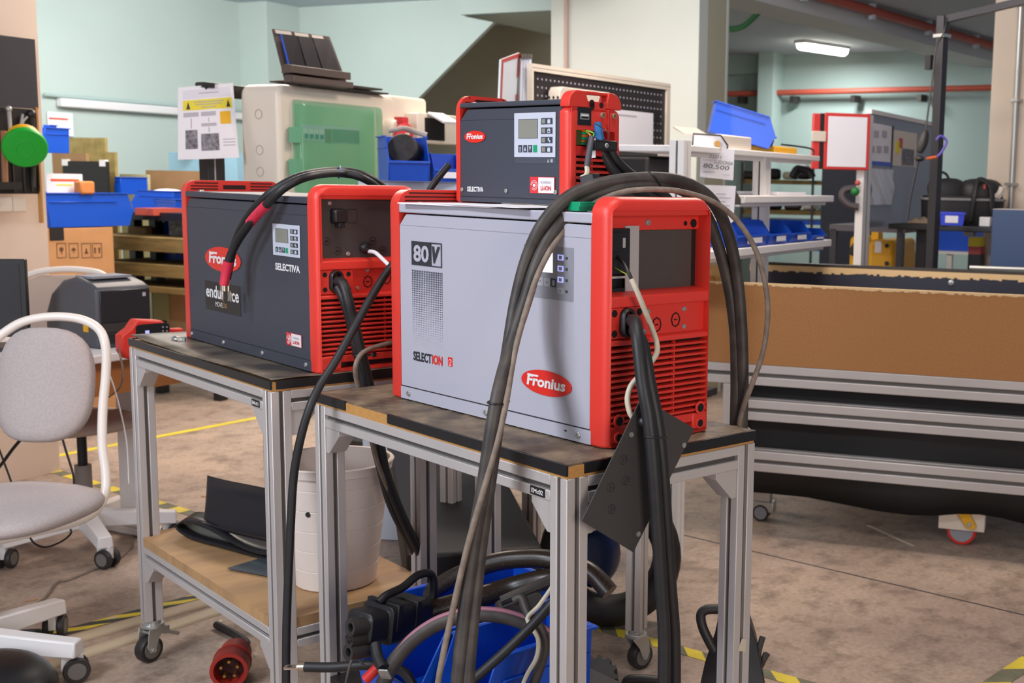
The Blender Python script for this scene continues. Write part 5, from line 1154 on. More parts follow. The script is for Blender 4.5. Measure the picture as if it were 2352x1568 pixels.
# back pad
c = at(105, 885, 3.44); nx = (at(215, 885, 3.44) - at(-5, 885, 3.44)); hw = nx.length / 2; nx.normalize(); nz = (at(110, 753, 3.46) - at(95, 1015, 3.42)); hh = nz.length / 2; nz.normalize(); ny = nz.cross(nx).normalized()
mb = MB(); mb.T = Matrix((nx, ny, nz)).transposed().to_4x4(); mb.T.translation = c
L = []; n = 36
def sup(a, e): return math.copysign(abs(math.cos(a)) ** e, math.cos(a)), math.copysign(abs(math.sin(a)) ** e, math.sin(a))
for y, s in ((.022, .90), (.020, .97), (.010, 1.0), (-.006, .995), (-.016, .95), (-.022, .80), (-.024, .5), (-.023, .1)):
    L.append([(hw * s * 1.0 * sup(2 * math.pi * k / n, .72)[0], y - .10 * (1 - (hw * s * sup(2 * math.pi * k / n, .72)[0] / hw) ** 2) * .3, hh * s * sup(2 * math.pi * k / n, .72)[1]) for k in range(n)])
mb.loft(L, 0, True, True); mb.build('back_pad', 'fabric', t, smooth=60)
c = at(40, 1180, 3.18); mb = MB(); mb.T = Matrix.Translation(c) @ Matrix.Rotation(math.radians(-60), 4, 'Z') @ Matrix.Rotation(math.radians(2), 4, 'X')
mb.ball((-.03, 0, .01), .215, .21, .035, n=32, k=12, e=.75); mb.build('seat_pad', 'fabric', t, smooth=60)
chair_base(t, .742, 3.50, r=.295, ang0=math.radians(-46))
t = thing('swivel_chair', 'second swivel chair with a beige back standing beyond the desk', 'chair', (0, 0, 0))
mb = MB(); mb.tube(pts((30, 700, 4.75), (45, 650, 4.75), (75, 628, 4.75), (130, 619, 4.75), (190, 620, 4.75), (240, 633, 4.75), (268, 680, 4.75), (272, 780, 4.75)), .0125, n=12); mb.build('frame_tube', 'chairframe', t)
c = at(150, 735, 4.80); mb = MB(); mb.T = Matrix.Translation(c) @ Matrix.Rotation(math.radians(-28), 4, 'Z'); mb.ball((0, 0, 0), .185, .03, .185, n=30, k=10, e=.7); mb.build('back_pad', 'fabric2', t, smooth=60)
chair_base(t, 1.36, 4.47, r=.27, ang0=math.radians(-96))
mb = MB(); mb.T = Matrix.Translation((1.34, 4.50, .45)); mb.ball((0, 0, 0), .21, .21, .03, n=28, e=.75); mb.build('seat_pad', 'fabric2', t, smooth=60)

# --- stand with the paper sign
F = Face(495, 440, 4.7, PA); t = F.thing('equipment_stand', 'black T-shaped equipment stand carrying the beige electrical cabinet', 'stand')
x0, _, x1, z1 = F.r(476, 200, 515, 440); mb = MB(); mb.box(x0, 0, F.p(495, 560)[1], x1, .05, F.p(495, 190)[1]); mb.build('post', 'black', t, bev=.003)
mb = MB(); mb.box(x0 + (x1 - x0) * .36, -.002, F.p(495, 560)[1], x0 + (x1 - x0) * .42, 0, F.p(495, 365)[1]); mb.build('edge_highlight_strip', 'alu', t)
x2 = F.p(660, 220)[0]; _, za = F.p(540, 225); _, zb = F.p(540, 196); mb = MB(); mb.box(x1 + .0005, .0, za, x2, .05, zb); mb.build('cross_bar', 'black', t, bev=.003)
xf = F.p(850, 600, .25)[0]; mb = MB(); mb.box(xf - .03, .23, -F.o.z + .03, xf + .03, .29, F.p(700, 560)[1]); mb.box(x1, .0505, F.p(495, 500)[1], xf + .03, .08, F.p(495, 480)[1]); mb.box(xf, .05, F.p(495, 500)[1], xf + .03, .24, F.p(495, 480)[1]); mb.build('rear_post', 'black', t)
mb = MB(); mb.box(xf - .1, .15, -F.o.z + .001, xf + .1, .38, -F.o.z + .029); mb.build('base_plate', 'black', t)
t = thing('paper_sign', 'white paper sign with yellow warning band clipped to the black stand', 'sign', (0, 0, 0))
A = at(409, 201, 4.54); B = at(535, 190, 4.71); C_ = at(549, 362, 4.70); D_ = at(409, 367, 4.51)
def onsign(u, v, e=0.): return A.lerp(B, u).lerp(D_.lerp(C_, u), v) + nS * e
nS = (B - A).cross(D_ - A).normalized()
if nS.dot(CAM - A) < 0: nS = -nS
def signquad(name, u0, v0, u1, v1, e, m, parent=None, th=.0006):
    q = [onsign(u0, v1, e), onsign(u1, v1, e), onsign(u1, v0, e), onsign(u0, v0, e)]; q2 = [p - nS * th for p in q]
    mb = MB(); mb.add(q + q2, [(0, 1, 2, 3), (7, 6, 5, 4), (0, 4, 5, 1), (1, 5, 6, 2), (2, 6, 7, 3), (3, 7, 4, 0)]); return mb.build(name, m, parent or t, smooth=0)
signquad('sheet', 0, 0, 1, 1, 0, 'paper', th=.002)
signquad('heading_box', .08, .05, .94, .17, .001, M['grey_lilac'] if 'grey_lilac' in M else mat('pale_lilac', '#e2dfe8', .7))
yb = signquad('warning_band', .08, .19, .95, .33, .001, 'yellow_ink')
for u in (.17, .88):
    q = [onsign(u - .035, .315, .002), onsign(u + .035, .315, .002), onsign(u, .215, .002)]; mb = MB(); mb.add(q + [p - nS * .0006 for p in q], [(0, 1, 2), (5, 4, 3), (0, 3, 4, 1), (1, 4, 5, 2), (2, 5, 3, 0)]); mb.build('warning_triangle', 'ink', yb, smooth=0)
for v, u0, u1 in ((.215, .27, .80), (.25, .30, .76), (.288, .40, .66)): signquad('text_line', u0, v, u1, v + .016, .002, M['olive'], yb)
signquad('text_line', .36, .098, .72, .112, .002, 'grey_ink')
for (u0, v0, u1, v1) in ((.09, .36, .35, .42), (.39, .36, .65, .42), (.39, .515, .65, .56)): signquad('flow_box', u0, v0, u1, v1, .001, 'grey_ink')
signquad('orange_note', .72, .37, .91, .54, .001, mat('orange_note_paper', '#f0b62a', .7))
for (u0, v0, u1, v1) in ((.215, .44, .222, .58), (.515, .44, .522, .50), (.515, .57, .522, .64)): signquad('arrow_line', u0, v0, u1, v1, .001, 'ink')
M['photo_dark'] = mat('printed_photo', '#4a4650', .5, noise=.6, nscale=60, color2='#8d8a94')
signquad('printed_photo', .12, .60, .32, .86, .001, 'photo_dark'); signquad('printed_photo', .38, .66, .68, .89, .001, 'photo_dark')
for v in (.74, .78, .82): signquad('text_line', .75, v, .96, v + .012, .001, 'grey_ink')
mb = MB(); c = onsign(.5, -.01, .0); mb.T = Matrix.Translation(c); mb.box(-.02, -.012, -.012, .03, .055, .008); mb.build('clip', 'black', t, bev=.002)

# --- beige electrical cabinet
M['beige'] = mat('beige_enclosure', '#e6d9c8', .3)
F = Face(668, 440, 4.75, PA); t = F.thing('electrical_cabinet', 'beige electrical cabinet with a transparent green door on the black stand', 'electrical cabinet')
x0, _, x1, _ = F.r(640, 200, 912, 440); zt = F.p(780, 207)[1]; zb = F.p(660, 700)[1]
mb = MB(); mb.prism(rr(x0 + .0, zb, x1, zt, .045, 6), 'y', .0, .20); mb.build('enclosure', 'beige', t, bev=.02, seg=4)
a, b, c_, d = F.r(672, 240, 860, 520); mb = MB()
mb.prism(rr(a, b, c_, d, .012, 4), 'y', -.006, .001); mb.build('door_rim', M['beige'], t)
M['greenglass'] = mat('green_transparent_plastic', '#5fb184', .12); M['greenglass'].node_tree.nodes['Principled BSDF'].inputs['Alpha'].default_value = .5
M['greenin'] = mat('green_tinted_cover', '#a9c99c', .5)
mb = MB(); mb.box(a + .012, -.0105, b + .012, c_ - .012, -.0065, d - .012); mb.build('back_cover', 'greenin', t)
q = F.r(688, 290, 822, 328); mb = MB(); mb.box(q[0], -.013, q[1], q[2], -.0106, q[3]); br_ = mb.build('breaker_window', M['panel_w'], t)
q = F.r(690, 297, 738, 322); 
for k in range(4): w = (q[2] - q[0]) / 4; mb = MB(); mb.box(q[0] + k * w, -.016, q[1], q[0] + (k + .9) * w, -.0131, q[3]); mb.box(q[0] + k * w + w * .2, -.022, q[1] + .006, q[0] + (k + .7) * w, -.016, q[1] + .024, 1); mb.build('breaker', ['white', mat('breaker_blue', '#2a4d86', .5) if k == 0 else bpy.data.materials['breaker_blue']], br_)
q = F.r(741, 296, 755, 327); mb = MB(); mb.box(q[0], -.016, q[1], q[2], -.0131, q[3]); mb.build('blank_cover', mat('brownish', '#6e5348', .6), br_)
q = F.r(758, 298, 818, 327); mb = MB(); mb.box(q[0], -.018, q[1], q[2], -.0131, q[3]); mb.build('energy_meter', mat('meter_grey', '#5f6f68', .5), br_)
mb = MB(); mb.loft([[(x, y, z) for x, z in rr(a - i, b - i, c_ + i, d + i, .02, 5)] for y, i in ((-.007, .006), (-.045, .002), (-.055, -.008), (-.058, -.02))], 0, False, True)
mb.build('green_door', 'greenglass', t)
for py in (292, 365): q = F.r(663, py, 672, py + 36); mb = MB(); mb.box(q[0] - .01, -.05, q[1], q[2] + .004, -.01, q[3]); mb.build('door_hinge', mat('green_latch', '#6fae86', .3) if 'green_latch' not in bpy.data.materials else bpy.data.materials['green_latch'], t)
mb = MB()
for py in (262, 345, 395): z = F.p(640, py)[1]; mb.tube([(x0 - .001, .10 + .018 * math.cos(k * math.pi / 8), z + .018 * math.sin(k * math.pi / 8)) for k in range(16)], .0015, n=5, smooth=1, closed=True)
mb.build('knockout_ring', mat('beige_shadow', '#b8ab9a', .5), t)
x, z = F.p(900, 302); mb = MB(); mb.lathe([(.058, 0), (.058, .02), (.05, .045)], (x - .005, -.0, z), (0, -1, 0)); mb.build('socket_base', 'beige', t)
mb = MB(); mb.lathe([(.052, .045), (.056, .05), (.056, .062), (.045, .07), (.0001, .072)], (x, -.01, z - .01), (-.0, -1, -.15)); mb.box(x - .02, -.075, z + .035, x + .02, -.03, z + .062); mb.box(x - .012, -.083, z - .03, x + .018, -.081, z - .005, 1); mb.build('socket_cover', [M['pinkred'], 'offwhite'], t, bev=.003)
F3 = Face(950, 440, 5.40, PA); t = F3.thing('socket_enclosure', 'smaller beige socket enclosure right of the green door cabinet', 'electrical cabinet')
a, b, c_, d = F3.r(914, 223, 990, 520); mb = MB(); mb.prism(rr(a - .04, b, c_, d, .02, 5), 'y', .02, .12); mb.build('enclosure', 'beige', t, bev=.012, seg=3)
a, b, c_, d = F3.r(938, 262, 1030, 330); mb = MB(); mb.prism(rr(a, b, c_, d, .01, 4), 'y', -.05, .02); mb.build('socket_body', 'beige', t, bev=.004)
mb = MB(); q = F3.p(960, 262); mb.T = Matrix.Translation((q[0], -.05, q[1])) @ Matrix.Rotation(math.radians(25), 4, 'X'); mb.box(0, -.10, 0, .11, 0, .012); mb.build('open_lid', 'white', t, bev=.003)
mb = MB(); a, b, c_, d = F3.r(955, 272, 1000, 322); mb.box(a, -.053, b, c_, -.05, d); mb.build('socket_opening', 'black', t)
# things on top of the cabinet
top = zt + F.o.z
zt_w = F.o.z + zt
def P4(px, py, D): return at(px, py, D)
t = thing('catalogue_stand', 'dark tilted panel with three strips and white labels on the beige cabinet', 'stand', (0, 0, 0))
A = at(626, 66, 4.74); B = at(757, 84, 4.95); Cc = at(785, 176, 4.86); Dd = at(657, 193, 4.66)
nS = (B - A).cross(Dd - A).normalized()
if nS.dot(CAM - A) < 0: nS = -nS
C_, D_ = at(795, 186, 4.86), Dd
signquad('back_panel', 0, 0, 1, 1, 0, mat('brown_grey_panel', '#4b3d38', .5), th=.006)
for u0, u1 in ((.03, .30), (.36, .60), (.66, .86)): signquad('white_label', u0, .02, u1, .085, .003, 'offwhite')
for u0, u1 in ((.10, .36), (.38, .62), (.64, .93)): signquad('dark_strip', u0, .12, u1, .90, .012, mat('black_strip', '#231b1e', .35) if 'black_strip' not in bpy.data.materials else bpy.data.materials['black_strip'], th=.004)
signquad('blue_edge', .075, .12, .10, .86, .013, 'blue', th=.004)
F = Face(660, 195, 4.58, PA)
for k, (x0_, x1_, y0_, y1_) in enumerate(((672, 806, 155, 176), (676, 812, 178, 196))):
    a, b, c_, d = F.r(x0_, y0_ + 3, x1_, y1_ - 1); mb = MB(); mb.prism([(0, b), (0, d), (.035, d + .005), (.06, d - .004), (.05, (b + d) / 2), (.06, b)], 'x', a, c_); F.one(mb, 'rail_profile', mat('bronze_profile', '#5c4d45', .4) if k == 0 else bpy.data.materials['bronze_profile'], ('upper' if k == 0 else 'lower') + ' bronze coloured rail in front of the tilted panel', 'rail', bev=.002)
F = Face(700, 205, 4.74, PA)
for k, (x0_, x1_, py, lab) in enumerate(((690, 862, 197, 'grey tray lid lying under the bronze rails'), (700, 893, 205, 'flat dark sheet at the bottom of the pile on the cabinet'))):
    a, b, c_, d = F.r(x0_, py, x1_, py + 6); mb = MB(); mb.box(a, -.04 + .04 * k, zt_w - F.o.z + .001 + .011 * (1 - k), c_, .16, zt_w - F.o.z + .009 + .011 * (1 - k)); F.one(mb, 'flat_sheet', 'darksteel', lab, 'sheet', bev=.002)

# --- white cabinet with blue bins behind the chargers
F = Face(900, 440, 4.25, QA + 20); t = F.thing('worktop_cabinet', 'pale grey cabinet top showing between the two large chargers', 'cabinet')
zc = F.p(950, 417)[1]; a = F.p(822, 430)[0]; c_ = F.p(1080, 430)[0]; mb = MB(); mb.box(a, 0, -F.o.z + .001, c_, .55, zc); mb.build('body', mat('cabinet_grey', '#c3c9d4', .5), t, bev=.004)
zb_ = F.o.z + zc + .001; b0 = onz(988, 415, zb_)
yw = math.radians(70); d1 = Vector((math.cos(yw), math.sin(yw), 0)); d0 = Vector((-d1.y, d1.x, 0))
if (b0 - CAM).dot(FW) > 4.4 or (b0 - CAM).dot(FW) < 3.6: b0 = at(988, 415, 4.15); b0.z = zb_
make_bin('storage_bin', 'bright blue bin with a black roll in it on the pale cabinet', b0, yw, .21, .140, .155, lab=False, fr=.22)
make_bin('storage_bin', 'second bright blue bin beside the one with the black roll', b0 - d0 * .130 + d1 * .01, yw, .18, .115, .10, fr=.22)
c = b0 + d1 * .10 + d0 * .066 + Vector((0, 0, .105)); mb = MB(); mb.lathe([(.02, -.04), (.048, -.04), (.052, -.035), (.052, .035), (.048, .04), (.02, .04)], (0, 0, 0), (d0 * .5 - d1 + Vector((0, 0, .25))), n=28); one(mb, 'tape_roll', mat('black_roll', '#2a2524', .7, noise=.4, nscale=50), 'black roll standing in the bright blue bin', 'roll', loc=c)
c = b0 + d1 * .10 + d0 * .05 + Vector((0, 0, .172)); mb = MB(); mb.tube([d0 * .075 - d1 * .02, d0 * .05 - d1 * .02 + Z_UP * .004, d0 * .02 - d1 * .02 + Z_UP * .01, d0 * -.02, d0 * -.06 - Z_UP * .01], .005, n=8, flat=2.4); one(mb, 'cleaning_rag', 'offwhite', 'crumpled off-white cloth over the black roll', 'cloth', loc=c)

# --- perforated board, red frames and boxes behind the small charger
F = Face(1218, 240, 5.3, 14); t = F.thing('perforated_board', 'black perforated workbench back board with a cream frame', 'perforated board')
a, _, c_, _ = F.r(1218, 165, 1536, 240); ztop = F.p(1376, 169)[1]; zlow = F.p(1376, 460)[1]
fw = .032
mb = MB(); mb.box(a, -.012, ztop - fw, c_, .02, ztop); mb.box(a, -.0125, ztop - fw * .55, c_, -.012, ztop - fw * .5, 1); mb.build('top_rail', ['beige', 'ink'], t)
mb = MB(); mb.box(c_ - fw, -.012, -F.o.z + .001, c_, .02, ztop - fw - .0005); mb.build('post', 'beige', t); mb = MB(); mb.box(a, -.012, -F.o.z + .001, a + fw * .3, .02, ztop - fw - .0005); mb.build('post', 'beige', t)
mb = MB(); mb.box(a + fw * .3, .0, zlow, c_ - fw, .006, ztop - fw - .0005); mb.build('panel', mat('black_perforated_steel', '#2c2728', .5), t)
mb = MB(); x = a + .05
while x < c_ - fw - .02:
    for k in range(13):
        z = ztop - fw - .03 - k * .036
        if z > zlow + .02: mb.cyl((x, -.0012, z), (x, -.0002, z), .0046, n=8)
    x += .030
mb.build('perforation', mat('pale_hole', '#b9b4c4', .6), t, kind='stuff')
F = Face(1218, 240, 5.3, 14); t = notice(F, 1386, 254, 1500, 364, -.013, 'large white chart hung on the perforated board', [(.2, .09, .65, .12, 'grey_ink')])
mb = MB(); a, b, c_, d = F.r(1494, 254, 1507, 278); mb.box(a, -.024, b, c_, -.012, d); mb.build('black_clip', 'black', t)
F = Face(1218, 240, 5.3, 14); t = F.thing('cable_end_box', 'cream box with dark printed circles behind the small charger', 'box')
a, b, c_, d = F.r(1250, 206, 1370, 262); mb = MB(); mb.prism([(a, b), (a + .012, d - .02), (a + .03, d), (c_, d), (c_, b)], 'y', -.08, -.013); mb.build('box', 'offwhite', t, bev=.004)
mb = MB()
for px in (1261, 1271, 1281): x, z = F.p(px, 224, -.08); mb.cyl((x, -.081, z), (x, -.08, z), .0075, n=12)
mb.build('printed_circle', 'darksteel', t)
t = thing('board_set', 'fan of white boards with a red edged first board behind the small charger', 'display boards', (0, 0, 0))
A = at(1150, 137, 5.0); B = at(1193, 121, 5.35); C_ = at(1183, 290, 5.35); D_ = at(1144, 290, 5.0)
nS = (B - A).cross(D_ - A).normalized()
if nS.dot(CAM - A) < 0: nS = -nS
signquad('white_board', 0, 0, 1, 1, 0, mat('cool_white_board', '#dde6ee', .3), th=.006)
M['redtrim'] = mat('faded_red_trim', '#c4504a', .5)
signquad('red_edge', .05, 0, 1, .055, .003, 'redtrim'); signquad('red_edge', .05, .05, .12, 1, .003, 'redtrim'); signquad('red_edge', .90, .05, .96, .33, .003, 'redtrim'); signquad('red_edge', .90, .56, .96, 1, .003, 'redtrim')
for k, px in enumerate((1197, 1203, 1209, 1215)):
    A = at(px - 4, 124, 5.34); B = at(px + 2, 124, 5.30); C_ = at(px - 3, 290, 5.30); D_ = at(px - 9, 290, 5.34)
    nS = (B - A).cross(D_ - A).normalized(); nS = nS if nS.dot(CAM - A) > 0 else -nS
    signquad('board_edge', 0, .06, .72, 1, 0, 'panel_w', th=.012); signquad('board_edge_cap', 0, 0, 1.0, .06, 0, 'darksteel', th=.012)
F = Face(1525, 420, 4.9, 14); t = F.thing('waste_bin', 'black box with a grey flap lid below the perforated board', 'box')
a, b, c_, d = F.r(1487, 362, 1578, 470); mb = MB(); mb.box(a, 0, b, c_, .2, d); mb.build('box', M['board_dark'], t, bev=.012, seg=3)
a, b, c_, d = F.r(1492, 336, 1570, 362); mb = MB(); mb.prism([(-.02, b), (-.02, b + .02), (.06, d), (.2, d - .01), (.2, b)], 'x', a, c_); mb.build('lid', 'darksteel', t, bev=.004)
mb = MB(); a, b, c_, d = F.r(1500, 345, 1556, 360); mb.box(a, -.024, b, c_, -.020, d); mb.build('flap', 'alu', t, bev=.003)
F = Face(1560, 320, 7.45, QA); mb = MB(); F.box(mb, 1533, 250, 1588, 340, -.01, 0); F.one(mb, 'wall_panel', mat('pale_blue_panel', '#bcd3d8', .5), 'pale blue panel low on the middle column', 'panel')

# ================================================================== background, right
# --- steel shelf bay with bins
DS = 4.8
F = Face(1780, 465, DS, PA); t = F.thing('shelf_bay', 'white profile shelf bay holding the row of blue bins and paperwork', 'shelf')
def post(px, y0, w=.04, y=.0, gnd=True, par=None, ptop=None):
    x = F.p(px, 450, y)[0]; zt = F.p(px, y0, y)[1]; mb = MB(); T = Matrix.Translation((x, y, 0)); mb.T = T
    q = (w - .008) / 2; z0 = -F.o.z + .001
    for dx in (0, 1):
        for dy in (0, 1): mb.box(dx * (w - q), dy * (w - q), z0, dx * (w - q) + q, dy * (w - q) + q, zt)
    mb.box(.006, .006, z0 + .001, w - .006, w - .006, zt - .001, 1); mb.build('post', ['white', 'darksteel'], par or t)
post(1757, 362, .055, .02); post(1569, 322, .055, -.0)
sh = {}
for k, (x0, x1, py, th_, y0, y1) in enumerate(((1590, 1884, 346, .022, .0, .30), (1700, 1906, 449, .028, -.02, .28), (1560, 1900, 566, .030, -.02, .30))):
    a, _, c_, _ = F.r(x0, py, x1, py + 4); zt = F.p((x0 + x1) / 2, py)[1]; mb = MB(); mb.box(a, y0, zt - th_, c_, y1, zt); mb.box(a + .02, y0 + .03, zt - th_ - .015, c_ - .02, y0 + .05, zt - th_); mb.build('shelf', 'white', t, bev=.003); sh[k] = zt + F.o.z
# paper on the middle shelf, cards on the lower shelf edge
def onshelf(px, py, k, dz=.001): return onz(px, py, sh[k] + dz)
def flatpaper(px, py, k, w, h, ang, label, dz=.0015, m='paper', cat='paper'):
    c = onshelf(px, py, k, dz); mb = MB(); mb.box(-w / 2, -h / 2, 0, w / 2, h / 2, .004); return one(mb, 'paper_sheet' if cat == 'paper' else cat, m, label, cat, loc=c, rotz=math.radians(ang), smooth=0)
cc = F.o + F.X * F.p(1830, 440)[0] + F.N * .12; cc.z = sh[1] + .001
mb = MB(); mb.box(-.16, -.10, 0, .16, .10, .012); one(mb, 'folder', 'paper', 'white open folder lying on the middle shelf of the shelf bay', 'folder', loc=cc, rotz=F.a, bev=.002)
cc = F.o + F.X * F.p(1870, 456)[0] + F.N * -.01; cc.z = sh[1] - .02
# row of bins on the lower shelf
for k, (x0, x1, py, lab) in enumerate(((1684, 1760, 503, 'blue bin at the left of the row on the lower shelf'), (1761, 1808, 503, 'second blue bin from the left of the row on the lower shelf'), (1810, 1855, 504, 'third blue bin from the left of the row on the lower shelf'), (1858, 1892, 532, 'small blue bin at the right end of the row on the lower shelf'))):
    a = F.p(x0, 540)[0]; c_ = F.p(x1, 540)[0]; h = F.p((x0 + x1) / 2, py, .1)[1] - (sh[2] - F.o.z)
    loc = F.o + F.X * c_ + F.N * -.01; loc.z = sh[2] + .001
    make_bin('storage_bin', lab, loc, math.radians(PA + 90), .22 if k < 3 else .15, (c_ - a) * .93, max(.05, h), group='blue bins in a row on the lower shelf')
# tilted large bin and clear box on the upper shelf
cc = F.o + F.X * F.p(1800, 340)[0] + F.N * .02; cc.z = sh[0] + .012
make_bin('storage_bin', 'large blue bin tilted forward on the top shelf', cc + F.X * .05 + Vector((math.cos(math.radians(230)), math.sin(math.radians(230)), 0)) * -.10 + F.N * .06, 0, .27, .155, .125, rot=(0, math.radians(-15), math.radians(140)))
a, _, c_, _ = F.r(1668, 315, 1738, 335); mb = MB(); mb.box(a, .02, sh[0] - F.o.z + .001, c_, .10, sh[0] - F.o.z + .05); F.one(mb, 'clear_box', mat('milky_box', '#d9cfc4', .35), 'milky flat plastic box propping up the tilted blue bin', 'box', bev=.006)
a, _, c_, _ = F.r(1812, 335, 1862, 345); mb = MB(); mb.box(a, .06, sh[0] - F.o.z + .001, c_, .2, sh[0] - F.o.z + .030); F.one(mb, 'yellow_tray', 'yellow', 'yellow tray on the top shelf right of the tilted bin', 'tray', bev=.006)
mb = MB(); z = sh[0] - F.o.z; xa = F.p(1806, 330)[0]; xb = F.p(1880, 330)[0]; mb.tube([(xa, .02, z + .035), (xb - .04, .02, z + .03), (xb, .02, z + .004)], .004, n=6, smooth=4); F.one(mb, 'wire_hoop', 'black', 'black wire edge over the yellow tray', 'wire')
# white angled sheet upper left
q = [at(1546, 290, 4.6), at(1600, 294, 4.9), at(1632, 312, 4.9), at(1572, 306, 4.5)]; mb = MB(); mb.add(q + [p - Z_UP * .006 for p in q], [(0, 1, 2, 3), (7, 6, 5, 4), (0, 4, 5, 1), (1, 5, 6, 2), (2, 6, 7, 3), (3, 7, 4, 0)]); mb.build('tilted_tray', 'offwhite', None)
bpy.data.objects['tilted_tray']['label'] = 'off-white tray sticking out left from the top of the shelf bay'; bpy.data.objects['tilted_tray']['category'] = 'tray'
# clipboard holder and hanging papers
F5 = Face(1640, 345, 4.30, PA - 50); t = F5.thing('clipboard', 'white clipboard with cut corners and a dark edge hung on the shelf bay', 'clipboard')
def pl(F, pts, y0, y1): return [F.p(*q) for q in pts]
P = pl(F5, ((1590, 342), (1592, 307), (1655, 311), (1671, 334), (1670, 344)), 0, 0)
mb = MB(); mb.prism(P, 'y', 0, .004); mb.build('board', 'paper', t, smooth=0)
mb = MB(); mb.tube([(x, -.002, z) for x, z in P], .003, n=6, smooth=1); mb.build('edge', 'black', t)
mb = MB(); x, z = F5.p(1646, 330); mb.cyl((x, -.012, z), (x, 0, z), .010); mb.box(x - .012, -.012, z - .022, x + .012, -.004, z - .012); mb.build('bulldog_clip', 'brass', t)
t = F5.thing('handwritten_card', 'white card with handwritten 80,500 hanging under the clipboard', 'card')
mb = MB(); mb.prism(pl(F5, ((1609, 336), (1686, 343), (1683, 414), (1607, 406)), 0, 0), 'y', -.006, -.0045); mb.build('card', 'paper', t, smooth=0)
def wr(s, px0, py1, px1, py0, h=None):
    x0, z0 = F5.p(px0, py1); x1, z1 = F5.p(px1, py0); text('handwriting', s, t, 'ink', (x0, -.0065, z0), (1, 0, -.09), (.02, 0, 1), x1 - x0, z1 - z0, shear=.15)
wr('12', 1641, 352, 1650, 344); wr('22211', 1628, 362, 1656, 355); wr('LLEDONSA', 1640, 375, 1682, 368); wr('80,500', 1614, 386, 1674, 376)
mb = MB()
for (u0, v0, u1, v1) in ((1612, 359, 1627, 360), (1612, 367, 1640, 368), (1614, 394, 1640, 396), (1660, 401, 1676, 402)):
    a, b, c_, d = F5.r(u0, v0, u1, v1); mb.box(a, -.0068, b, c_, -.0061, max(d, b + .001)); 
mb.build('ruled_line', 'grey_ink', t)
F6 = Face(1650, 510, 4.32, PA - 50); t = F6.thing('document', 'white printed document hanging behind the front red bumper and cables', 'document')
mb = MB(); mb.prism(pl(F6, ((1609, 424), (1690, 427), (1684, 508), (1676, 514), (1606, 500)), 0, 0), 'y', -.002, 0); mb.build('sheet', 'paper', t, smooth=0)
mb = MB(); a, b, c_, d = F6.r(1684, 428, 1702, 470); mb.prism([(a, d), (a, b), (c_, b), (c_, b + .02)], 'y', -.001, .001); mb.build('holder_edge', 'darksteel', t)
mb = MB()
for k, (u0, u1) in enumerate(((1645, 1667), (1640, 1678), (1650, 1666), (1640, 1676))): a, b, c_, d = F6.r(u0, 444 + k * 9, u1, 446 + k * 9); mb.box(a, -.0035, b, c_, -.0022, d)
mb.build('text_line', 'grey_ink', t)
# --- red display folder, post, magnetic board
F = Face(1930, 390, 6.0, QA + 40); t = F.thing('display_folder', 'red edged display folder with a white page beside the magnetic board', 'display folder')
a, b, c_, d = F.r(1893, 260, 1998, 390); mb = MB(); mb.box(a, 0, b, c_, .012, d); mb.build('red_frame', 'redtrim' if False else mat('folder_red', '#d23a38', .45), t, bev=.004)
q = F.r(1901, 268, 1990, 383); mb = MB(); mb.box(q[0], -.002, q[1], q[2], 0, q[3]); mb.build('white_page', mat('glossy_white_page', '#f0edf4', .35), t)
q = F.r(1868, 260, 1892, 388); mb = MB(); mb.box(q[0], .004, q[1], q[2], .03, q[3]); mb.build('spine', bpy.data.materials['folder_red'], t, bev=.004)
q = F.r(1883, 260, 1892, 388); mb = MB(); mb.box(q[0], .001, q[1], q[2], .004, q[3]); mb.build('dark_hinge', 'board_dark', t)
q = F.r(1864, 301, 1897, 325); mb = MB(); mb.box(q[0], -.006, q[1], q[2], .0, q[3]); mb.build('grip_plate', 'offwhite', t, bev=.003)
F = Face(1984, 520, 6.2, PA); t = F.thing('magnetic_board', 'grey magnetic board on a white post with posters and clear sleeves', 'magnetic board')
x = F.p(1974, 450)[0]; x2 = F.p(1991, 450)[0]; mb = MB(); mb.box(x, -.02, -F.o.z + .001, x2, .02, F.p(1983, 262)[1]); mb.box((x + x2) / 2 - .004, -.021, -F.o.z + .01, (x + x2) / 2 + .004, -.02, F.p(1983, 265)[1], 1); mb.build('post', ['white', 'alu_dark'], t)
a, b, c_, d = F.r(1992, 275, 2145, 518); mb = MB(); mb.box(a + .001, 0, b, c_, .015, d); mb.build('panel', mat('board_grey', '#8a8b96', .22, .3), t)
mb = MB(); mb.box(a, -.012, d, c_, .02, d + .022); mb.build('top_rail', 'white', t)
for (u0, v0, u1, v1, m, n) in ((1994, 285, 2046, 380, 'paper', 'poster'), (2050, 302, 2104, 382, 'offwhite', 'poster'), (1995, 371, 2046, 380, 'blue', 'poster_band'), (2046, 288, 2051, 384, 'black', 'magnetic_strip'), (2056, 325, 2066, 352, 'yellow_ink', 'poster_patch'), (2064, 317, 2072, 340, 'redtrim', 'poster_patch'), (2070, 342, 2098, 380, 'photo_dark', 'poster_picture')):
    q = F.r(u0, v0, u1, v1); e = .004 if n in ('poster_band', 'poster_patch', 'poster_picture') else .002; mb = MB(); mb.box(q[0], -e, q[1], q[2], -e + .0018, q[3]); mb.build(n, m, t, smooth=0)
for (u0, v0) in ((2006, 300), (2024, 300), (1996, 335), (2012, 335), (2028, 335)): q = F.r(u0, v0, u0 + 11, v0 + 15); mb = MB(); mb.box(q[0], -.005, q[1], q[2], -.003, q[3]); mb.build('poster_drawing', 'grey_ink', t, smooth=0)
M['sleeve'] = mat('clear_glossy_sleeve', '#dcdce4', .08, .1)
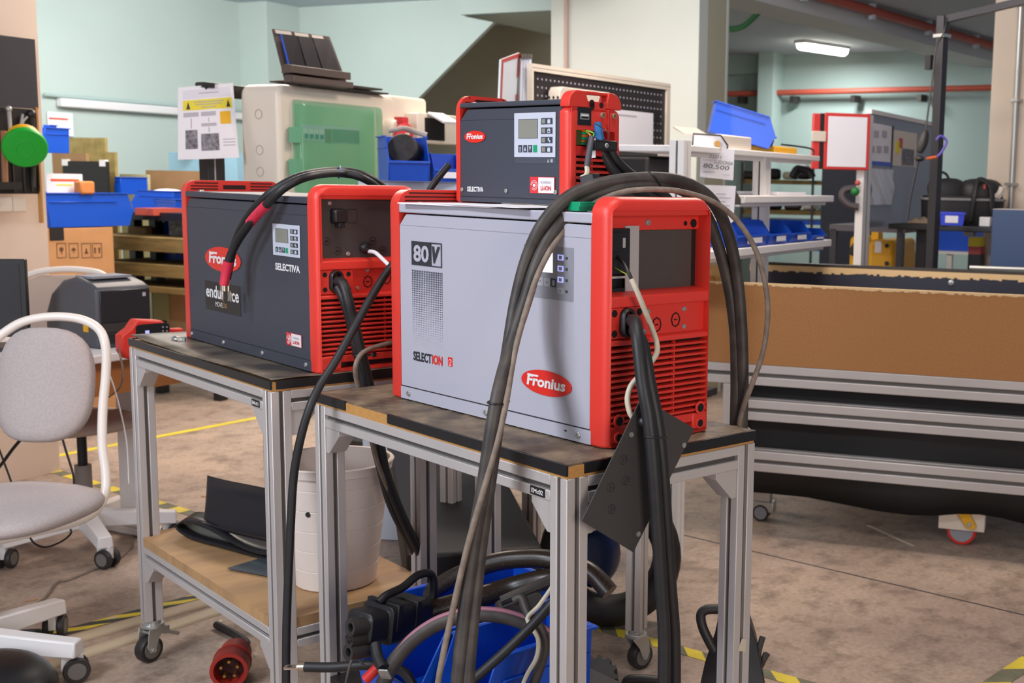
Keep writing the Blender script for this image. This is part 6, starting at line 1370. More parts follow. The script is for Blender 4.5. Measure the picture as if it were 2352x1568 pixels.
q = F.r(1996, 388, 2048, 470); mb = MB(); mb.loft([[(q[0] + (q[2] - q[0]) * u, -.004 - .012 * math.sin(u * 6 + v * 4) ** 2, q[1] + (q[3] - q[1]) * v) for u in [k / 10 for k in range(11)]] for v in [k / 8 for k in range(9)]], closed=False); mb.build('clear_sleeve', 'sleeve', t)
# --- black frame post with an overhead arm, cable, plug, purple hook
t = thing('overhead_frame', 'dark steel post with an arm reaching over to the right, by the black table', 'frame', (0, 0, 0))
pb = at(2134, 530, 5.60); pt = at(2166, 36, 5.60); pb.x, pb.y = pt.x, pt.y
p0 = Vector((pt.x, pt.y, 1.0)); mb = MB(); mb.box(pt.x - .022, pt.y - .022, .9, pt.x + .022, pt.y + .022, pt.z); mb.build('post', mat('dark_grey_steel', '#3d3b3f', .4, .4), t, bev=.003)
pr_ = at(2420, -14, 5.3); mb = MB(); mb.tube([pt - Z_UP * .02, pt.lerp(pr_, .5) - Z_UP * .01, pr_], .022, n=4, smooth=1); mb.build('arm', bpy.data.materials['dark_grey_steel'], t)
mb = MB(); mb.box(pt.x - .03, pt.y - .03, pt.z - .10, pt.x + .03, pt.y + .03, pt.z - .085); mb.build('joint', 'zinc', t)
c = at(2135, 137, 5.55); mb = MB(); mb.box(c.x - .015, c.y - .015, c.z - .045, c.x + .015, c.y + .015, c.z + .02); mb.build('small_bracket', 'black', t)
t = thing('hanging_cable', 'thin dark cable with an inline plug hanging beside the overhead post', 'cable', (0, 0, 0))
mb = MB(); mb.tube(pts((2176, 40, 5.48), (2168, 75, 5.50), (2150, 110, 5.50), (2142, 180, 5.50), (2134, 240, 5.50), (2126, 300, 5.50)), .0045, n=7); mb.build('cable_run', 'black', t)
mb = MB(); mb.tube(pts((2126, 300, 5.50), (2120, 325, 5.50), (2112, 350, 5.50)), lambda u: .014 + .010 * math.sin(u * math.pi), n=10); mb.ball(at(2112, 364, 5.50), .022, .022, .014); mb.build('plug', M['rubber'], t)
mb = MB(); mb.tube(pts((2110, 365, 5.50), (2100, 410, 5.50), (2090, 460, 5.50), (2084, 505, 5.50)), .0055, n=7); mb.build('cable_run', 'black', t)
t = thing('carabiner', 'purple loop with orange ends hanging on the overhead post', 'hook', (0, 0, 0))
mb = MB(); mb.tube(pts((2150, 322, 5.50), (2160, 312, 5.50), (2172, 320, 5.50), (2173, 330, 5.50), (2162, 350, 5.50), (2152, 360, 5.50)), .006, n=8); mb.build('loop', mat('purple_cord', '#5a49a8', .5), t)
mb = MB(); mb.tube(pts((2128, 364, 5.52), (2140, 362, 5.52), (2152, 360, 5.50)), .006, n=8); mb.build('orange_end', mat('orange_cord', '#e0662a', .5), t)
# --- black high table with bag, bins
F = Face(2160, 545, 6.25, QA); tz = F.p(2160, 517)[1]; zt = F.o.z + tz
t = F.thing('workbench_table', 'black topped high table under the tool bag', 'table')
a, _, c_, _ = F.r(2042, 522, 2330, 545); mb = MB(); mb.box(a, -.02, tz - .028, c_, .34, tz); mb.build('tabletop', 'black', t, bev=.004)
for px in (2093, 2310): x = F.p(px, 580)[0]; mb = MB(); mb.box(x, .08, -F.o.z + .001, x + .05, .14, tz - .029); mb.build('leg', 'black', t)
mb = MB(); x = F.p(2215, 548)[0]; mb.box(x, -.02, tz - .05, x + .05, .03, tz - .029); mb.build('clamp', 'darksteel', t)
def ontab(px, y): q = F.o + F.X * F.p(px, 515, y)[0] + F.N * y; q.z = zt + .001; return q
c = ontab(2208, .26); t = thing('tool_bag', 'open black tool bag with grey trim and rolled handles on the high table', 'bag', c, math.radians(QA + 25))
k_ = 6.45 / FPX; w = 92 * k_; mb = MB()
def bagloop(z, s, e=.55): return [(w * s * sup(2 * math.pi * i / 28, e)[0], .13 * s * sup(2 * math.pi * i / 28, e)[1], z) for i in range(28)]
mb.loft([bagloop(0, .95), bagloop(.02, .98), bagloop(.13, 1.0), bagloop(.15, .95), bagloop(.05, .90)], 0, True, True); M['bagcloth'] = mat('black_nylon', '#262425', .65, bump=.3, bscale=300); mb.build('body', 'bagcloth', t)
mb = MB(); L = bagloop(.132, 1.01); mb.tube(L, .008, n=8, smooth=1, closed=True); mb.build('grey_trim', mat('grey_trim', '#8e8a88', .6), t)
mb = MB(); mb.ball((-.07, .02, .16), .10, .07, .085, e=.8); mb.build('inner_pouch', 'bagcloth', t)
mb = MB(); mb.ball((.09, -.01, .165), .12, .09, .08, e=.7); mb.build('inner_pouch', M['rubber'], t)
mb = MB(); mb.tube([(-.17, -.02, .11), (-.19, -.03, .2), (-.14, -.02, .27), (-.09, 0, .26), (-.07, 0, .2)], .007, n=8); mb.build('strap_handle', 'bagcloth', t)
mb = MB(); mb.tube([(.02, -.13, .02), (.03, -.14, .15), (.06, -.1, .24), (.12, -.13, .2), (.13, -.145, .08), (.16, -.14, .02)], .009, n=8, flat=1.6); mb.build('strap_handle', M['rubber'], t)
mb = MB(); mb.box(-.155, -.03, .13, -.135, -.015, .20); mb.build('orange_handle', bpy.data.materials['orange_cord'], t, bev=.003)
mb = MB(); mb.tube([(.12, -.1, .12), (.17, -.09, .16), (.19, -.09, .2)], .02, n=6); mb.build('paper_scrap', 'offwhite', t)
mb = MB(); mb.box(.085, -.103, .19, .098, -.098, .215); mb.build('red_tag', 'redtrim', t)
c = ontab(2186, .02); kb = 5.4 / FPX; mb = MB(); t = thing('storage_bin', 'small blue box with a white label in front of the tool bag', 'storage bin', c, math.radians(QA + 15))
mb.loft([[(x * s, y * s, z) for x, y in ((-.062, -.045), (.062, -.045), (.062, .045), (-.062, .045))] for z, s in ((0, .9), (.058, 1.0), (.058, 1.08), (.068, 1.08), (.068, .94), (.01, .85))], 0, True, True); mb.build('tub', mat('violet_blue', '#3a4fdc', .4), t)
mb = MB(); mb.box(-.035, -.046, .014, .030, -.0435, .050); mb.build('label_card', 'paper', t)
c = ontab(2262, .02); mb = MB(); mb.box(-.025, -.02, 0, .03, .03, .048); one(mb, 'small_carton', 'white', 'small white carton at the right end of the high table', 'carton', loc=c, rotz=F.a, bev=.003)
c = ontab(2118, .05); mb = MB()
rnd = random.Random(4); n = 14; L = []
for i in range(n + 1):
    u = i / n; L.append([((u - .5) * .15, (v - .5) * .1, .004 + .035 * math.sin(math.pi * u) ** .6 * math.sin(math.pi * v) ** .6 * (.7 + .3 * math.sin(u * 17 + v * 9) ) + .002) for v in [k / 8 for k in range(9)]])
mb.loft(L, closed=False); mb.box(-.07, -.04, 0, .07, .04, .004); one(mb, 'cleaning_rag', mat('brown_rag', '#7f6d5b', .9), 'crumpled brown cloth at the left end of the high table', 'cloth', loc=c, rotz=F.a)
# blue cabinet on the right edge, silver tray
F = Face(2290, 620, 5.75, QA); mb = MB(); a, b, c_, d = F.r(2276, 484, 2480, 640); b = -F.o.z + .5; mb.box(a, 0, b, c_, .22, d); mb.box(a, -.0, d, c_, .22, d + .004, 1); F.one(mb, 'blue_panel', [mat('slate_blue_panel', '#34486e', .4), 'alu'], 'slate blue cabinet side at the right edge behind the bench', 'cabinet', bev=.003)
# --- things far behind: pallet truck, blue crate on white table, beacon, rack, dark panel
F = Face(1990, 620, 7.5, QA); t = F.thing('pallet_truck', 'yellow electric pallet truck behind the dark frame', 'pallet truck')
a, b, c_, d = F.r(1926, 545, 2050, 616); z0 = -F.o.z + .08
mb = MB(); q = F.r(1926, 545, 1970, 600); mb.box(q[0], .2, z0, q[2], .5, q[3]); mb.build('mast_cover', 'yellow', t, bev=.03, seg=3)
mb = MB(); q = F.r(1992, 551, 2054, 616); mb.box(q[0], .0, z0, q[2], .5, q[3]); mb.build('body', 'yellow', t, bev=.03, seg=3)
mb = MB(); q = F.r(1940, 557, 1970, 585); mb.tube([(q[0], .17, q[1]), ((q[0] + q[2]) / 2, .15, q[3] - .02), (q[2], .17, q[3])], .035, n=8); mb.build('logo_patch', 'darksteel', t)
for py in (564, 605): x, z = F.p(2037, py); mb = MB(); mb.cyl((x, -.004, z), (x, 0, z), .014); mb.build('black_knob', 'black', t)
q = F.r(2010, 554, 2025, 580); mb = MB(); mb.box(q[0], -.003, q[1], q[2], 0, q[3]); mb.build('white_sticker', 'paper', t)
q = F.r(1990, 534, 2006, 552); mb = MB(); mb.box(q[0], .1, q[1], q[2], .2, q[3]); mb.build('handle_end', 'yellow', t)
mb = MB(); 
for u in (0, 1): mb.cyl((a + .2 + u * .5, .1, -F.o.z + .075), (a + .2 + u * .5, .2, -F.o.z + .075), .074)
mb.build('wheel', 'black', t)
F = Face(1950, 620, 6.9, QA); t = F.thing('machine_stand', 'low dark steel frame in front of the yellow pallet truck', 'frame')
for px, w in ((1905, 14), (1974, 16), (2058, 15)): q = F.r(px, 525, px + w, 620); mb = MB(); mb.box(q[0], 0, -F.o.z + .001, q[2], .04, q[3]); mb.build('upright', bpy.data.materials['dark_grey_steel'], t)
q = F.r(1905, 518, 2080, 532); mb = MB(); mb.box(q[0], 0, q[1], q[2], .5, q[3]); mb.build('top_plate', mat('grey_brown_top', '#575054', .6), t)
F = Face(2170, 577, 8.0, QA); t = F.thing('white_table', 'white table carrying the blue crate far behind the high table', 'table')
q = F.r(2080, 577, 2260, 583); mb = MB(); mb.box(q[0], 0, q[1], q[2], .8, q[3]); mb.build('tabletop', 'white', t)
for px in (2085, 2172, 2248): q = F.r(px, 585, px + 12, 620); mb = MB(); mb.box(q[0], .02, -F.o.z + .001, q[2], .06, F.p(2170, 583)[1]); mb.build('leg', 'white', t)
q = F.r(2117, 540, 2222, 577); mb = MB(); mb.loft([[(x, y, z) for x, y in ((q[0] + i, .1 + i), (q[2] - i, .1 + i), (q[2] - i, .6 - i), (q[0] + i, .6 - i))] for z, i in ((F.p(2170, 577)[1] + .001, .01), (q[3] + .03, 0), (q[3] + .03, .01), (F.p(2170, 577)[1] + .02, .02))], 0, True, True); F.one(mb, 'crate', 'blue', 'bright blue crate on the far white table', 'crate')
F = Face(2237, 600, 6.6, QA); t = F.thing('barrier_post', 'red and yellow banded black post right of the blue crate', 'barrier post')
z0 = -F.o.z + .001; q1 = F.r(2224, 545, 2252, 566); q2 = F.r(2224, 567, 2252, 584)
mb = MB(); mb.box(q1[0], 0, q1[1], q1[2], .1, q1[3]); mb.build('yellow_band', 'yellow_ink', t); mb = MB(); mb.box(q2[0], 0, q2[1], q2[2], .1, q1[1]); mb.build('red_band', 'redtrim', t); mb = MB(); mb.box(q2[0], 0, z0, q2[2], .1, q2[1]); mb.build('black_column', 'black', t)
F = Face(1920, 530, 8.5, QA + 20); mb = MB(); q = F.r(1886, 388, 1978, 524); mb.box(q[0], 0, -F.o.z + .001, q[2], .05, q[3]); F.one(mb, 'dark_panel', mat('navy_black_panel', '#1a2030', .5), 'tall dark panel behind the red display folder', 'panel')
t = thing('vacuum_nozzle', 'dark curved nozzle with a green and a red tip left of the white post', 'nozzle', (0, 0, 0))
mb = MB(); mb.tube(pts((1972, 475, 6.1), (1950, 470, 6.1), (1934, 452, 6.1), (1940, 436, 6.1), (1965, 432, 6.1)), .018, n=9); mb.build('body', mat('mauve_grey', '#554d52', .5), t)
mb = MB(); mb.ball(at(1964, 440, 6.05), .022); mb.build('green_tip', mat('leaf_green', '#1f7a3a', .5), t); mb = MB(); mb.ball(at(1970, 420, 6.05), .014); mb.build('red_tip', 'redtrim', t)
F = Face(1820, 520, 9.2, QA + 20); t = F.thing('storage_rack', 'far storage rack crammed with dark parts and a blue beam', 'rack')
for px in (1700, 1748, 1862, 2000): q = F.r(px, 372, px + 6, 600); mb = MB(); mb.box(q[0], 0, -F.o.z + .001, q[2], .08, q[3]); mb.build('upright', bpy.data.materials['dark_grey_steel'], t)
for (y0, y1, m) in ((414, 424, 'plank'), (484, 494, 'plank'), (506, 516, 'blue'), (570, 576, 'blue')): q = F.r(1700, y0, 1990, y1); mb = MB(); mb.box(q[0] + .001, .01, q[1], q[2], .6, q[3]); mb.build('shelf_beam', m, t)
rnd = random.Random(11)
for k, (px, py, w_, h_, m) in enumerate(((1770, 412, 40, 26, 'board_dark'), (1815, 412, 38, 18, 'olive'), (1845, 412, 30, 34, 'rubber'), (1720, 412, 40, 20, 'darksteel'), (1730, 483, 40, 22, 'olive'), (1775, 483, 36, 28, 'board_dark'), (1820, 483, 40, 16, 'darksteel'), (1860, 483, 36, 24, 'offwhite'), (1900, 483, 50, 26, 'teal_far'), (1740, 568, 40, 30, 'navy'), (1790, 568, 44, 36, 'greenbox'), (1850, 568, 44, 30, 'board_dark'), (1900, 568, 40, 34, 'rubber'))):
    if m == 'navy': mm = mat('navy_box', '#22304e', .6)
    elif m == 'greenbox': mm = mat('moss_box', '#6d7a5c', .7)
    else: mm = m
    q = F.r(px - w_ / 2, py - h_, px + w_ / 2, py); mb = MB(); mb.box(q[0], .1, q[1] + .001, q[2], .45, q[3])
    lab = ('black box on the upper plank of the far rack', 'flat olive box on the upper plank of the far rack', 'tall rubber black box at the right of the upper plank', 'low steel grey box at the left of the upper plank', 'olive box at the left of the second plank of the far rack', 'black box on the second plank under the upper black one', 'low steel grey box in the middle of the second plank', 'cream box on the second plank of the far rack', 'pale teal box at the right of the second plank', 'navy box low in the far rack behind the bench', 'moss green box low in the far rack', 'black box low in the far rack beside the moss green one', 'rubber black box low at the right of the far rack')[k]
    F.one(mb, 'parts_box', mm, lab, 'box', bev=.02)
mb = MB(); mb.tube(pts((1820, 408, 9.0), (1832, 388, 9.0), (1856, 392, 9.0), (1866, 408, 9.0)), .03, n=8); one(mb, 'coiled_hose', 'black', 'black coiled hose on the upper plank of the far rack', 'hose')
# green hose and ducts at the far ceiling
mb = MB(); mb.tube(pts((1772, -10, 8.5), (1745, 25, 8.6), (1715, 55, 8.7), (1690, 66, 8.8), (1665, 66, 8.9)), .022, n=8); one(mb, 'green_hose', mat('green_hose', '#3f7f52', .5), 'green hose curving along the ceiling beside the dim column', 'hose')
F = Face(1710, 170, 13.3, QA); mb = MB(); F.box(mb, 1640, 126, 1744, 170, -.3, -.01); F.one(mb, 'air_duct', 'teal_far', 'pale boxy air duct high on the end wall of the far room', 'duct')

# ================================================================== the long bench on the right
F = Face(1727, 836, 4.5, -61.5); t = F.thing('long_bench', 'long aluminium bench with a fibreboard trough and black curtain on the right', 'bench')
k45 = .078
z1 = F.p(1727, 836)[1]; zt = F.p(1727, 650)[1]; x0 = F.p(1560, 860)[0]; x1 = F.p(2352, 860)[0] + .9; xr = F.p(1706, 900)[0]
M['mdf'] = mat('fibreboard', '#a87645', .8, noise=.10, nscale=170, color2='#9c6a3e'); M['mdf_edge'] = mat('raw_board_edge', '#d9b98a', .8)
mb = MB(); mb.box(x0, 0, z1, x1, .016, zt); mb.build('trough_front', 'mdf', t, smooth=0)
mb = MB(); rnd = random.Random(3); n = 160; L0 = []
for k in range(n): 
    a = x0 + (x1 - x0) * k / n; b = x0 + (x1 - x0) * (k + 1) / n; mb.box(a, -.0006, zt - .004 - rnd.random() * .006, b, .0166, zt + .0012)
mb.build('chipped_edge', 'mdf_edge', t, smooth=0, kind='stuff')
dp = 1.02
mb = MB(); mb.box(x0, dp, z1, x1, dp + .016, zt); mb.box(x0, dp - .003, z1, x1, dp, zt - .018, 1); mb.build('trough_back', ['mdf', mat('navy_laminate', '#2b2d3a', .45)], t, smooth=0)
mb = MB(); 
for k in range(n): 
    a = x0 + (x1 - x0) * k / n; b = x0 + (x1 - x0) * (k + 1) / n; mb.box(a, dp - .0036, zt - .020 - rnd.random() * .010, b, dp - .0001, zt + .001)
mb.build('chipped_edge', 'mdf_edge', t, smooth=0, kind='stuff')
mb = MB(); mb.box(x0, dp + .017, zt - .02, x1, dp + .07, zt + .012); mb.build('back_rail', 'darksteel', t)
mb = MB(); mb.box(x0, .017, z1, x1, dp - .004, z1 + .012); mb.build('trough_floor', bpy.data.materials['navy_laminate'], t)
xx, zz = F.p(2184, 649, dp - .01); mb = MB(); mb.lathe([(.012, 0), (.012, .004), (.006, .006)], (xx, dp - .004, zz), (0, -1, 0)); mb.build('bolt_head', 'zinc', t)
xl = F.p(1637, 620, .05)[0]
def hrail(zu, xa, y=0., par=None):
    mb = MB(); w = k45; s = .014; q = (w - s) / 2
    for d1 in (0, 1):
        for d2 in (0, 1): mb.box(xa, y + d1 * (w - q), zu - w + d2 * (w - q), x1, y + d1 * (w - q) + q, zu - w + d2 * (w - q) + q)
    mb.box(xa + .001, y + .012, zu - w + .012, x1 - .001, y + w - .012, zu - .012, 1); mb.build('rail', ['alu', 'alu_dark'], t, bev=.003)
hrail(z1 - .001, x0); hrail(F.p(1727, 918)[1], xr); hrail(F.p(1727, 1035)[1], xr)
hrail(z1 - .001, x0, dp - .06); 
for y in (.0, dp - .06):
    for xx in (xr, x1 - .1):
        mb = MB(); w = k45; s = .014; q = (w - s) / 2; 
        X = xx - w if y == 0 else xx - .16; 
        for d1 in (0, 1):
            for d2 in (0, 1): mb.box(X + d1 * (w - q), y + d2 * (w - q), -F.o.z + .17, X + d1 * (w - q) + q, y + d2 * (w - q) + q, z1 - k45 - .002)
        mb.box(X + .012, y + .012, -F.o.z + .171, X + w - .012, y + w - .012, z1 - k45 - .003, 1); mb.build('leg', ['alu', 'alu_dark'], t, bev=.003)
mb = MB(); zz = F.p(1727, 918)[1]; mb.box(xr - k45, k45, zz - k45, xr - .002, dp - .06, zz); mb.box(xr - k45 - .001, k45 + .01, zz - k45 * .55, xr - k45, dp - .07, zz - k45 * .45, 1); mb.build('side_rail', ['alu', 'alu_dark'], t)
# black curtain with a wavy hem
cz = -F.o.z; hem = [(1700, 1127), (1760, 1133), (1850, 1143), (1950, 1160), (2020, 1172), (2090, 1181), (2150, 1184), (2200, 1181), (2250, 1183), (2300, 1191), (2352, 1203), (2450, 1225), (2700, 1240)]
H_ = [F.p(px, py, k45 + .01) for px, py in hem]; up_ = z1 - .003
mb = MB(); L = []
for x, z in H_:
    z = max(z, cz + .08); L.append([(x, k45 + .012 + .012 * math.sin(x * 9) * (1 - v), z + (up_ - z) * v) for v in [k / 6 for k in range(7)]])
Ls = []
for i in range(len(L) - 1):
    for s in range(3): u = s / 3; Ls.append([Vector(L[i][k]).lerp(Vector(L[i + 1][k]), u) for k in range(7)])
Ls.append([Vector(p) for p in L[-1]])
mb.loft(Ls, closed=False); o = mb.build('curtain', mat('black_curtain', '#0f0e10', .55), t); sm = o.modifiers.new('t', 'SOLIDIFY'); sm.thickness = .003
# levelling castors
def heavy_castor(t, px, py, yel=True, s=1.):
    c = onz(px, py, 0) - F.o; x = c.dot(F.X); y = c.dot(F.N); z = -F.o.z; r = .055 * s
    mb = MB(); mb.T = Matrix.Translation((x, y, z)); mb.box(-.085 * s, -.045 * s, .06 * s, .085 * s, .045 * s, .13 * s); mb.box(-.06 * s, -.04 * s, .13 * s, .06 * s, .04 * s, .17); mb.build('castor_bracket', 'offwhite' if yel else 'zinc', t, bev=.003)
    mb = MB(); mb.T = Matrix.Translation((x, y, z)); mb.lathe([(r * .7, -.03), (r * .96, -.03), (r, -.024), (r, .024), (r * .96, .03), (r * .7, .03)], (0, 0, r), (0, 1, 0)); mb.cyl((0, -.031, r), (0, .031, r), r * .78, m=1); mb.build('wheel', [M['red_dark'] if yel else M['rubber'], 'panel_g'], t)
    if yel: mb = MB(); mb.T = Matrix.Translation((x, y, z)); mb.prism([(-.03, .15), (.02, .15), (.055, .085), (.045, .07), (.02, .075)], 'y', -.062, -.047); mb.cyl((.03, -.066, .09), (.03, -.062, .09), .009, m=1); mb.build('locking_lever', ['yellow', 'zinc'], t, bev=.002)
heavy_castor(t, 2208, 1246); heavy_castor(t, 1750, 1192, False, .6)
c = F.o + F.X * (xl + .0) + F.N * .45; mb = MB(); mb.T = Matrix.Rotation(math.radians(-8), 4, 'Y'); mb.box(-.10, 0, 0, .10, .02, .09); mb.box(-.09, -.012, .008, .02, 0, .05, 1)
q0 = F.p(1650, 648, .4); c = F.o + F.X * (q0[0] + .0) + F.N * .4; c.z = F.o.z + z1 + .262; mb2 = MB(); mb2.prism([(-.14, -.18), (-.16, .055), (.055, .085), (.10, -.05), (.09, -.18)], 'y', 0, .02); mb2.prism([(-.10, -.06), (-.12, .03), (-.02, .03), (.0, -.01), (-.04, -.07)], 'y', -.015, 0, 1)
one(mb2, 'wood_offcut', [mat('pine_offcut', '#d9b070', .6), mat('orange_wood_block', '#c98545', .6)], 'pale pine offcut standing in the left end of the trough', 'wood', loc=c, rotz=F.a)
t = thing('steel_tray', 'shiny steel tray resting across the far edge of the bench trough', 'tray', F.o + F.X * F.p(2290, 625, dp)[0] + F.N * (dp + .04) + Z_UP * (zt + .013), F.a)
mb = MB(); mb.tube([(-.12, 0, .01), (.3, 0, .012), (.6, .0, .01)], .009, n=8); mb.box(-.11, .0, .0, .6, .14, .008); mb.build('rolled_edge', 'zinc', t)
# floor under the bench: scratches
mb = MB(); strip(mb, onz(1992, 1206), onz(2098, 1254), .014, .0005, .0012); one(mb, 'floor_scratch', 'offwhite', 'pale scuff line on the concrete under the bench', 'floor mark')

# ================================================================== floor: third cart, trolley, tapes, ducts
t = thing('aluminium_cart', 'third aluminium cart mostly hidden behind the front one, one castored leg showing', 'cart', (2.085, 2.335, 0), math.radians(20))
for (x, y) in ((0, 0), (0, .62), (.42, .62)):
    mb = MB(); prof_z(mb, x, y, .115, .70); mb.build('leg', ['alu', 'alu_dark'], t, bev=.0012, seg=1); caster(t, x + .0225, y + .0225, .115, ang=math.radians(-20))
mb = MB(); mb.box(0, 0, .701, .47, .665, .722); mb.build('tabletop', 'black', t)
t = thing('trolley', 'black trolley with a pierced grey side bar behind the front cart', 'trolley', (0, 0, 0))
F = Face(1200, 1262, 3.9, 62); F.o = F.o.copy()
t.location = F.o; t.rotation_euler = (0, 0, F.a)
q = F.r(1100, 1190, 1300, 1240); z0 = -F.o.z + .09
mb = MB(); mb.box(q[0], 0, q[1], q[2], .05, q[3] + .02); mb.build('side_bar', mat('trolley_grey', '#8c857e', .5), t, bev=.004)
mb = MB()
for px in (1132, 1155): x, z = F.p(px, 1222); mb.cyl((x, -.003, z), (x, 0, z), .014)
mb.build('bar_hole', 'black', t)
mb = MB(); mb.box(q[0] - .1, .06, q[3] + .021, q[2], .4, q[3] + .15); mb.build('body', M['board_dark'], t, bev=.01)
x, z = F.p(1215, 1270); mb = MB(); mb.cyl((x, .1, -F.o.z + .045), (x, .14, -F.o.z + .045), .044); mb.build('wheel', 'rubber', t)
c = at(1385, 1345, 2.98); t = thing('hose_coil', 'thick black hose coil standing on the floor behind the front cart leg', 'hose', (0, 0, 0))
mb = MB(); ctr = onz(1400, 1440, .0); rc = .17; nrm = (CAM - ctr); nrm.z = 0; nrm.normalize(); uu = Vector((-nrm.y, nrm.x, 0))
for off in (0, .04): mb.tube([ctr + nrm * -off + Z_UP * (rc + .045) + (uu * math.cos(a * math.pi / 10) + Z_UP * math.sin(a * math.pi / 10)) * rc for a in range(20)], .042, n=12, smooth=2, closed=True)
mb.build('hose', M['board_dark'], t)
mb = MB(); mb.T = Matrix.Translation(ctr + Z_UP * .2); mb.ball((0, .06, 0), .09, .03, .09); mb.build('blue_core', mat('dark_blue', '#15284f', .4), t)
t = thing('toothed_wheel', 'black toothed rubber wheel at the foot of the front cart leg', 'wheel', onz(1372, 1556, .03), 0)
mb = MB(); P_ = []
for k in range(24): r = .055 if k % 2 else .046; a0 = k * math.pi / 12; P_ += [(r * math.cos(a0), r * math.sin(a0)), (r * math.cos(a0 + .2), r * math.sin(a0 + .2))]
mb.T = Matrix.Rotation(math.radians(35), 4, 'X') @ Matrix.Rotation(math.radians(-30), 4, 'Y'); mb.prism(P_, 'z', -.02, .02); mb.build('rim', M['rubber'], t)
t = thing('cable', 'black cable end curving up from the floor at the bottom edge', 'cable', (0, 0, 0))
mb = MB(); mb.tube(pts((1425, 1620, 2.9), (1436, 1572, 2.9), (1452, 1560, 2.9), (1500, 1562, 2.9), (1540, 1572, 2.9), (1570, 1620, 2.9)), .012, n=10); mb.build('cable_run', 'cable2', t)
# hand truck behind the right leg
t = thing('hand_dolly', 'black hand dolly with a looped handle standing behind the right cart leg', 'appliance', (0, 0, 0))
mb = MB(); mb.tube(pts((1650, 1398, 2.75), (1622, 1400, 2.75), (1610, 1412, 2.75), (1614, 1440, 2.75), (1632, 1478, 2.75), (1645, 1500, 2.75)), .0115, n=10); mb.build('handle', 'rubber', t)
mb = MB(); A0 = [at(1700, 1390, 2.78), at(1716, 1400, 2.75), at(1738, 1470, 2.72), at(1752, 1540, 2.70), at(1768, 1640, 2.68)]
L = []
for k, p in enumerate(A0):
    w = .012 + .018 * k; L.append([p + RT * (-w * 1.2) + _F * -.02, p + RT * 0 + _F * -.03, p + RT * 0 + _F * .05, p + RT * (-w * 2) + _F * .05])
mb.loft(L, 0, True, True); mb.build('body', 'rubber', t, bev=.004)
mb = MB(); mb.tube(pts((1752, 1462, 2.7), (1742, 1500, 2.7), (1746, 1530, 2.7), (1760, 1500, 2.7)), .007, n=8); mb.tube(pts((1750, 1522, 2.7), (1764, 1500, 2.7)), .006, n=8); mb.build('side_clip', 'darksteel', t)
mb = MB(); c = at(1715, 1514, 2.7); mb.ball(c, .008, .008, .012); mb.build('orange_button', 'orange_ink', t)
# tape scrap on the leg
a = yp(1700, 1470, 1.5115); b = yp(1714, 1462, 1.5115); mb = MB(); q = [yp(1704, 1466, 1.5122), yp(1713, 1467, 1.5122), yp(1712, 1496, 1.5122), yp(1694, 1494, 1.5122)]; mb.add(q + [p + Vector((0, -.0006, 0)) for p in q], [(0, 3, 2, 1), (4, 5, 6, 7), (0, 1, 5, 4), (1, 2, 6, 5), (2, 3, 7, 6), (3, 0, 4, 7)]); one(mb, 'tape_scrap', 'cream', 'scrap of masking tape stuck on the right leg of the front cart', 'tape', smooth=0)
# hazard tapes
M['tape_y'] = mat('yellow_floor_tape', '#d8c23a', .6, noise=.12, nscale=12); M['tape_k'] = mat('worn_black_tape', '#6b6a55', .7, noise=.15, nscale=20); M['tape_k2'] = mat('dark_tape', '#3f423e', .7)
def tape(A, B, w, n, label, mats=('tape_y', 'tape_k'), skew=.6, one_col=False):
    A = Vector(A); B = Vector(B); d = (B - A); L = d.length; d.normalize(); nn = Vector((-d.y, d.x, 0)); mb = MB(); s = w * skew
    for k in range(n):
        a = L * k / n; b = L * (k + 1) / n; q = [A + d * (a - s / 2) + nn * w / 2, A + d * (a + s / 2) - nn * w / 2, A + d * (b + s / 2) - nn * w / 2, A + d * (b - s / 2) + nn * w / 2]
        mb.add([(p.x, p.y, .0008) for p in q] + [(p.x, p.y, .0014) for p in q], [(4, 5, 6, 7), (0, 1, 5, 4), (1, 2, 6, 5), (2, 3, 7, 6), (3, 0, 4, 7)], 0 if one_col else k % 2)
    return one(mb, 'floor_tape', list(mats), label, 'floor tape', smooth=0)
tape(onz(-60, 1083), onz(640, 950), .05, 6, 'plain yellow floor tape running away behind the left cart', one_col=True)
tape(onz(30, 1052), onz(480, 1192), .05, 19, 'yellow dashed hazard tape between the chair and the left cart', skew=.1)
tape(onz(20, 1486), onz(520, 1352), .05, 9, 'hazard tape beside the cream floor ducts on the left', ('tape_y', 'tape_k2'), skew=2.2)
tape(onz(1340, 1430), onz(1660, 1520), .05, 8, 'hazard tape on the floor behind the front cart legs', skew=1.0)
tape(onz(1660, 1520), onz(1900, 1585), .05, 4, 'hazard tape end at the bottom edge right of the front cart', skew=1.0)
tape(onz(2240, 1600), onz(2420, 1480), .06, 4, 'hazard tape at the bottom right corner', skew=1.0)
# cream floor ducts
M['duct'] = mat('cream_floor_duct', '#b5a48b', .5)
for k, (A, B, lab) in enumerate(((onz(88, 1494), onz(560, 1362), 'cream half-round floor duct, the farther of the two'), (onz(20, 1560), onz(560, 1386), 'cream half-round floor duct, the nearer of the two'))):
    d = (B - A); d.z = 0; d.normalize(); nn = Vector((-d.y, d.x, 0)); mb = MB()
    mb.loft([[p + nn * (.027 * math.cos(a)) + Z_UP * (.016 * math.sin(a) + .0005) for a in [math.pi * k_ / 10 for k_ in range(11)]] for p in (A, B)], 0, True, True); one(mb, 'floor_duct', 'duct', lab, 'duct', smooth=60)
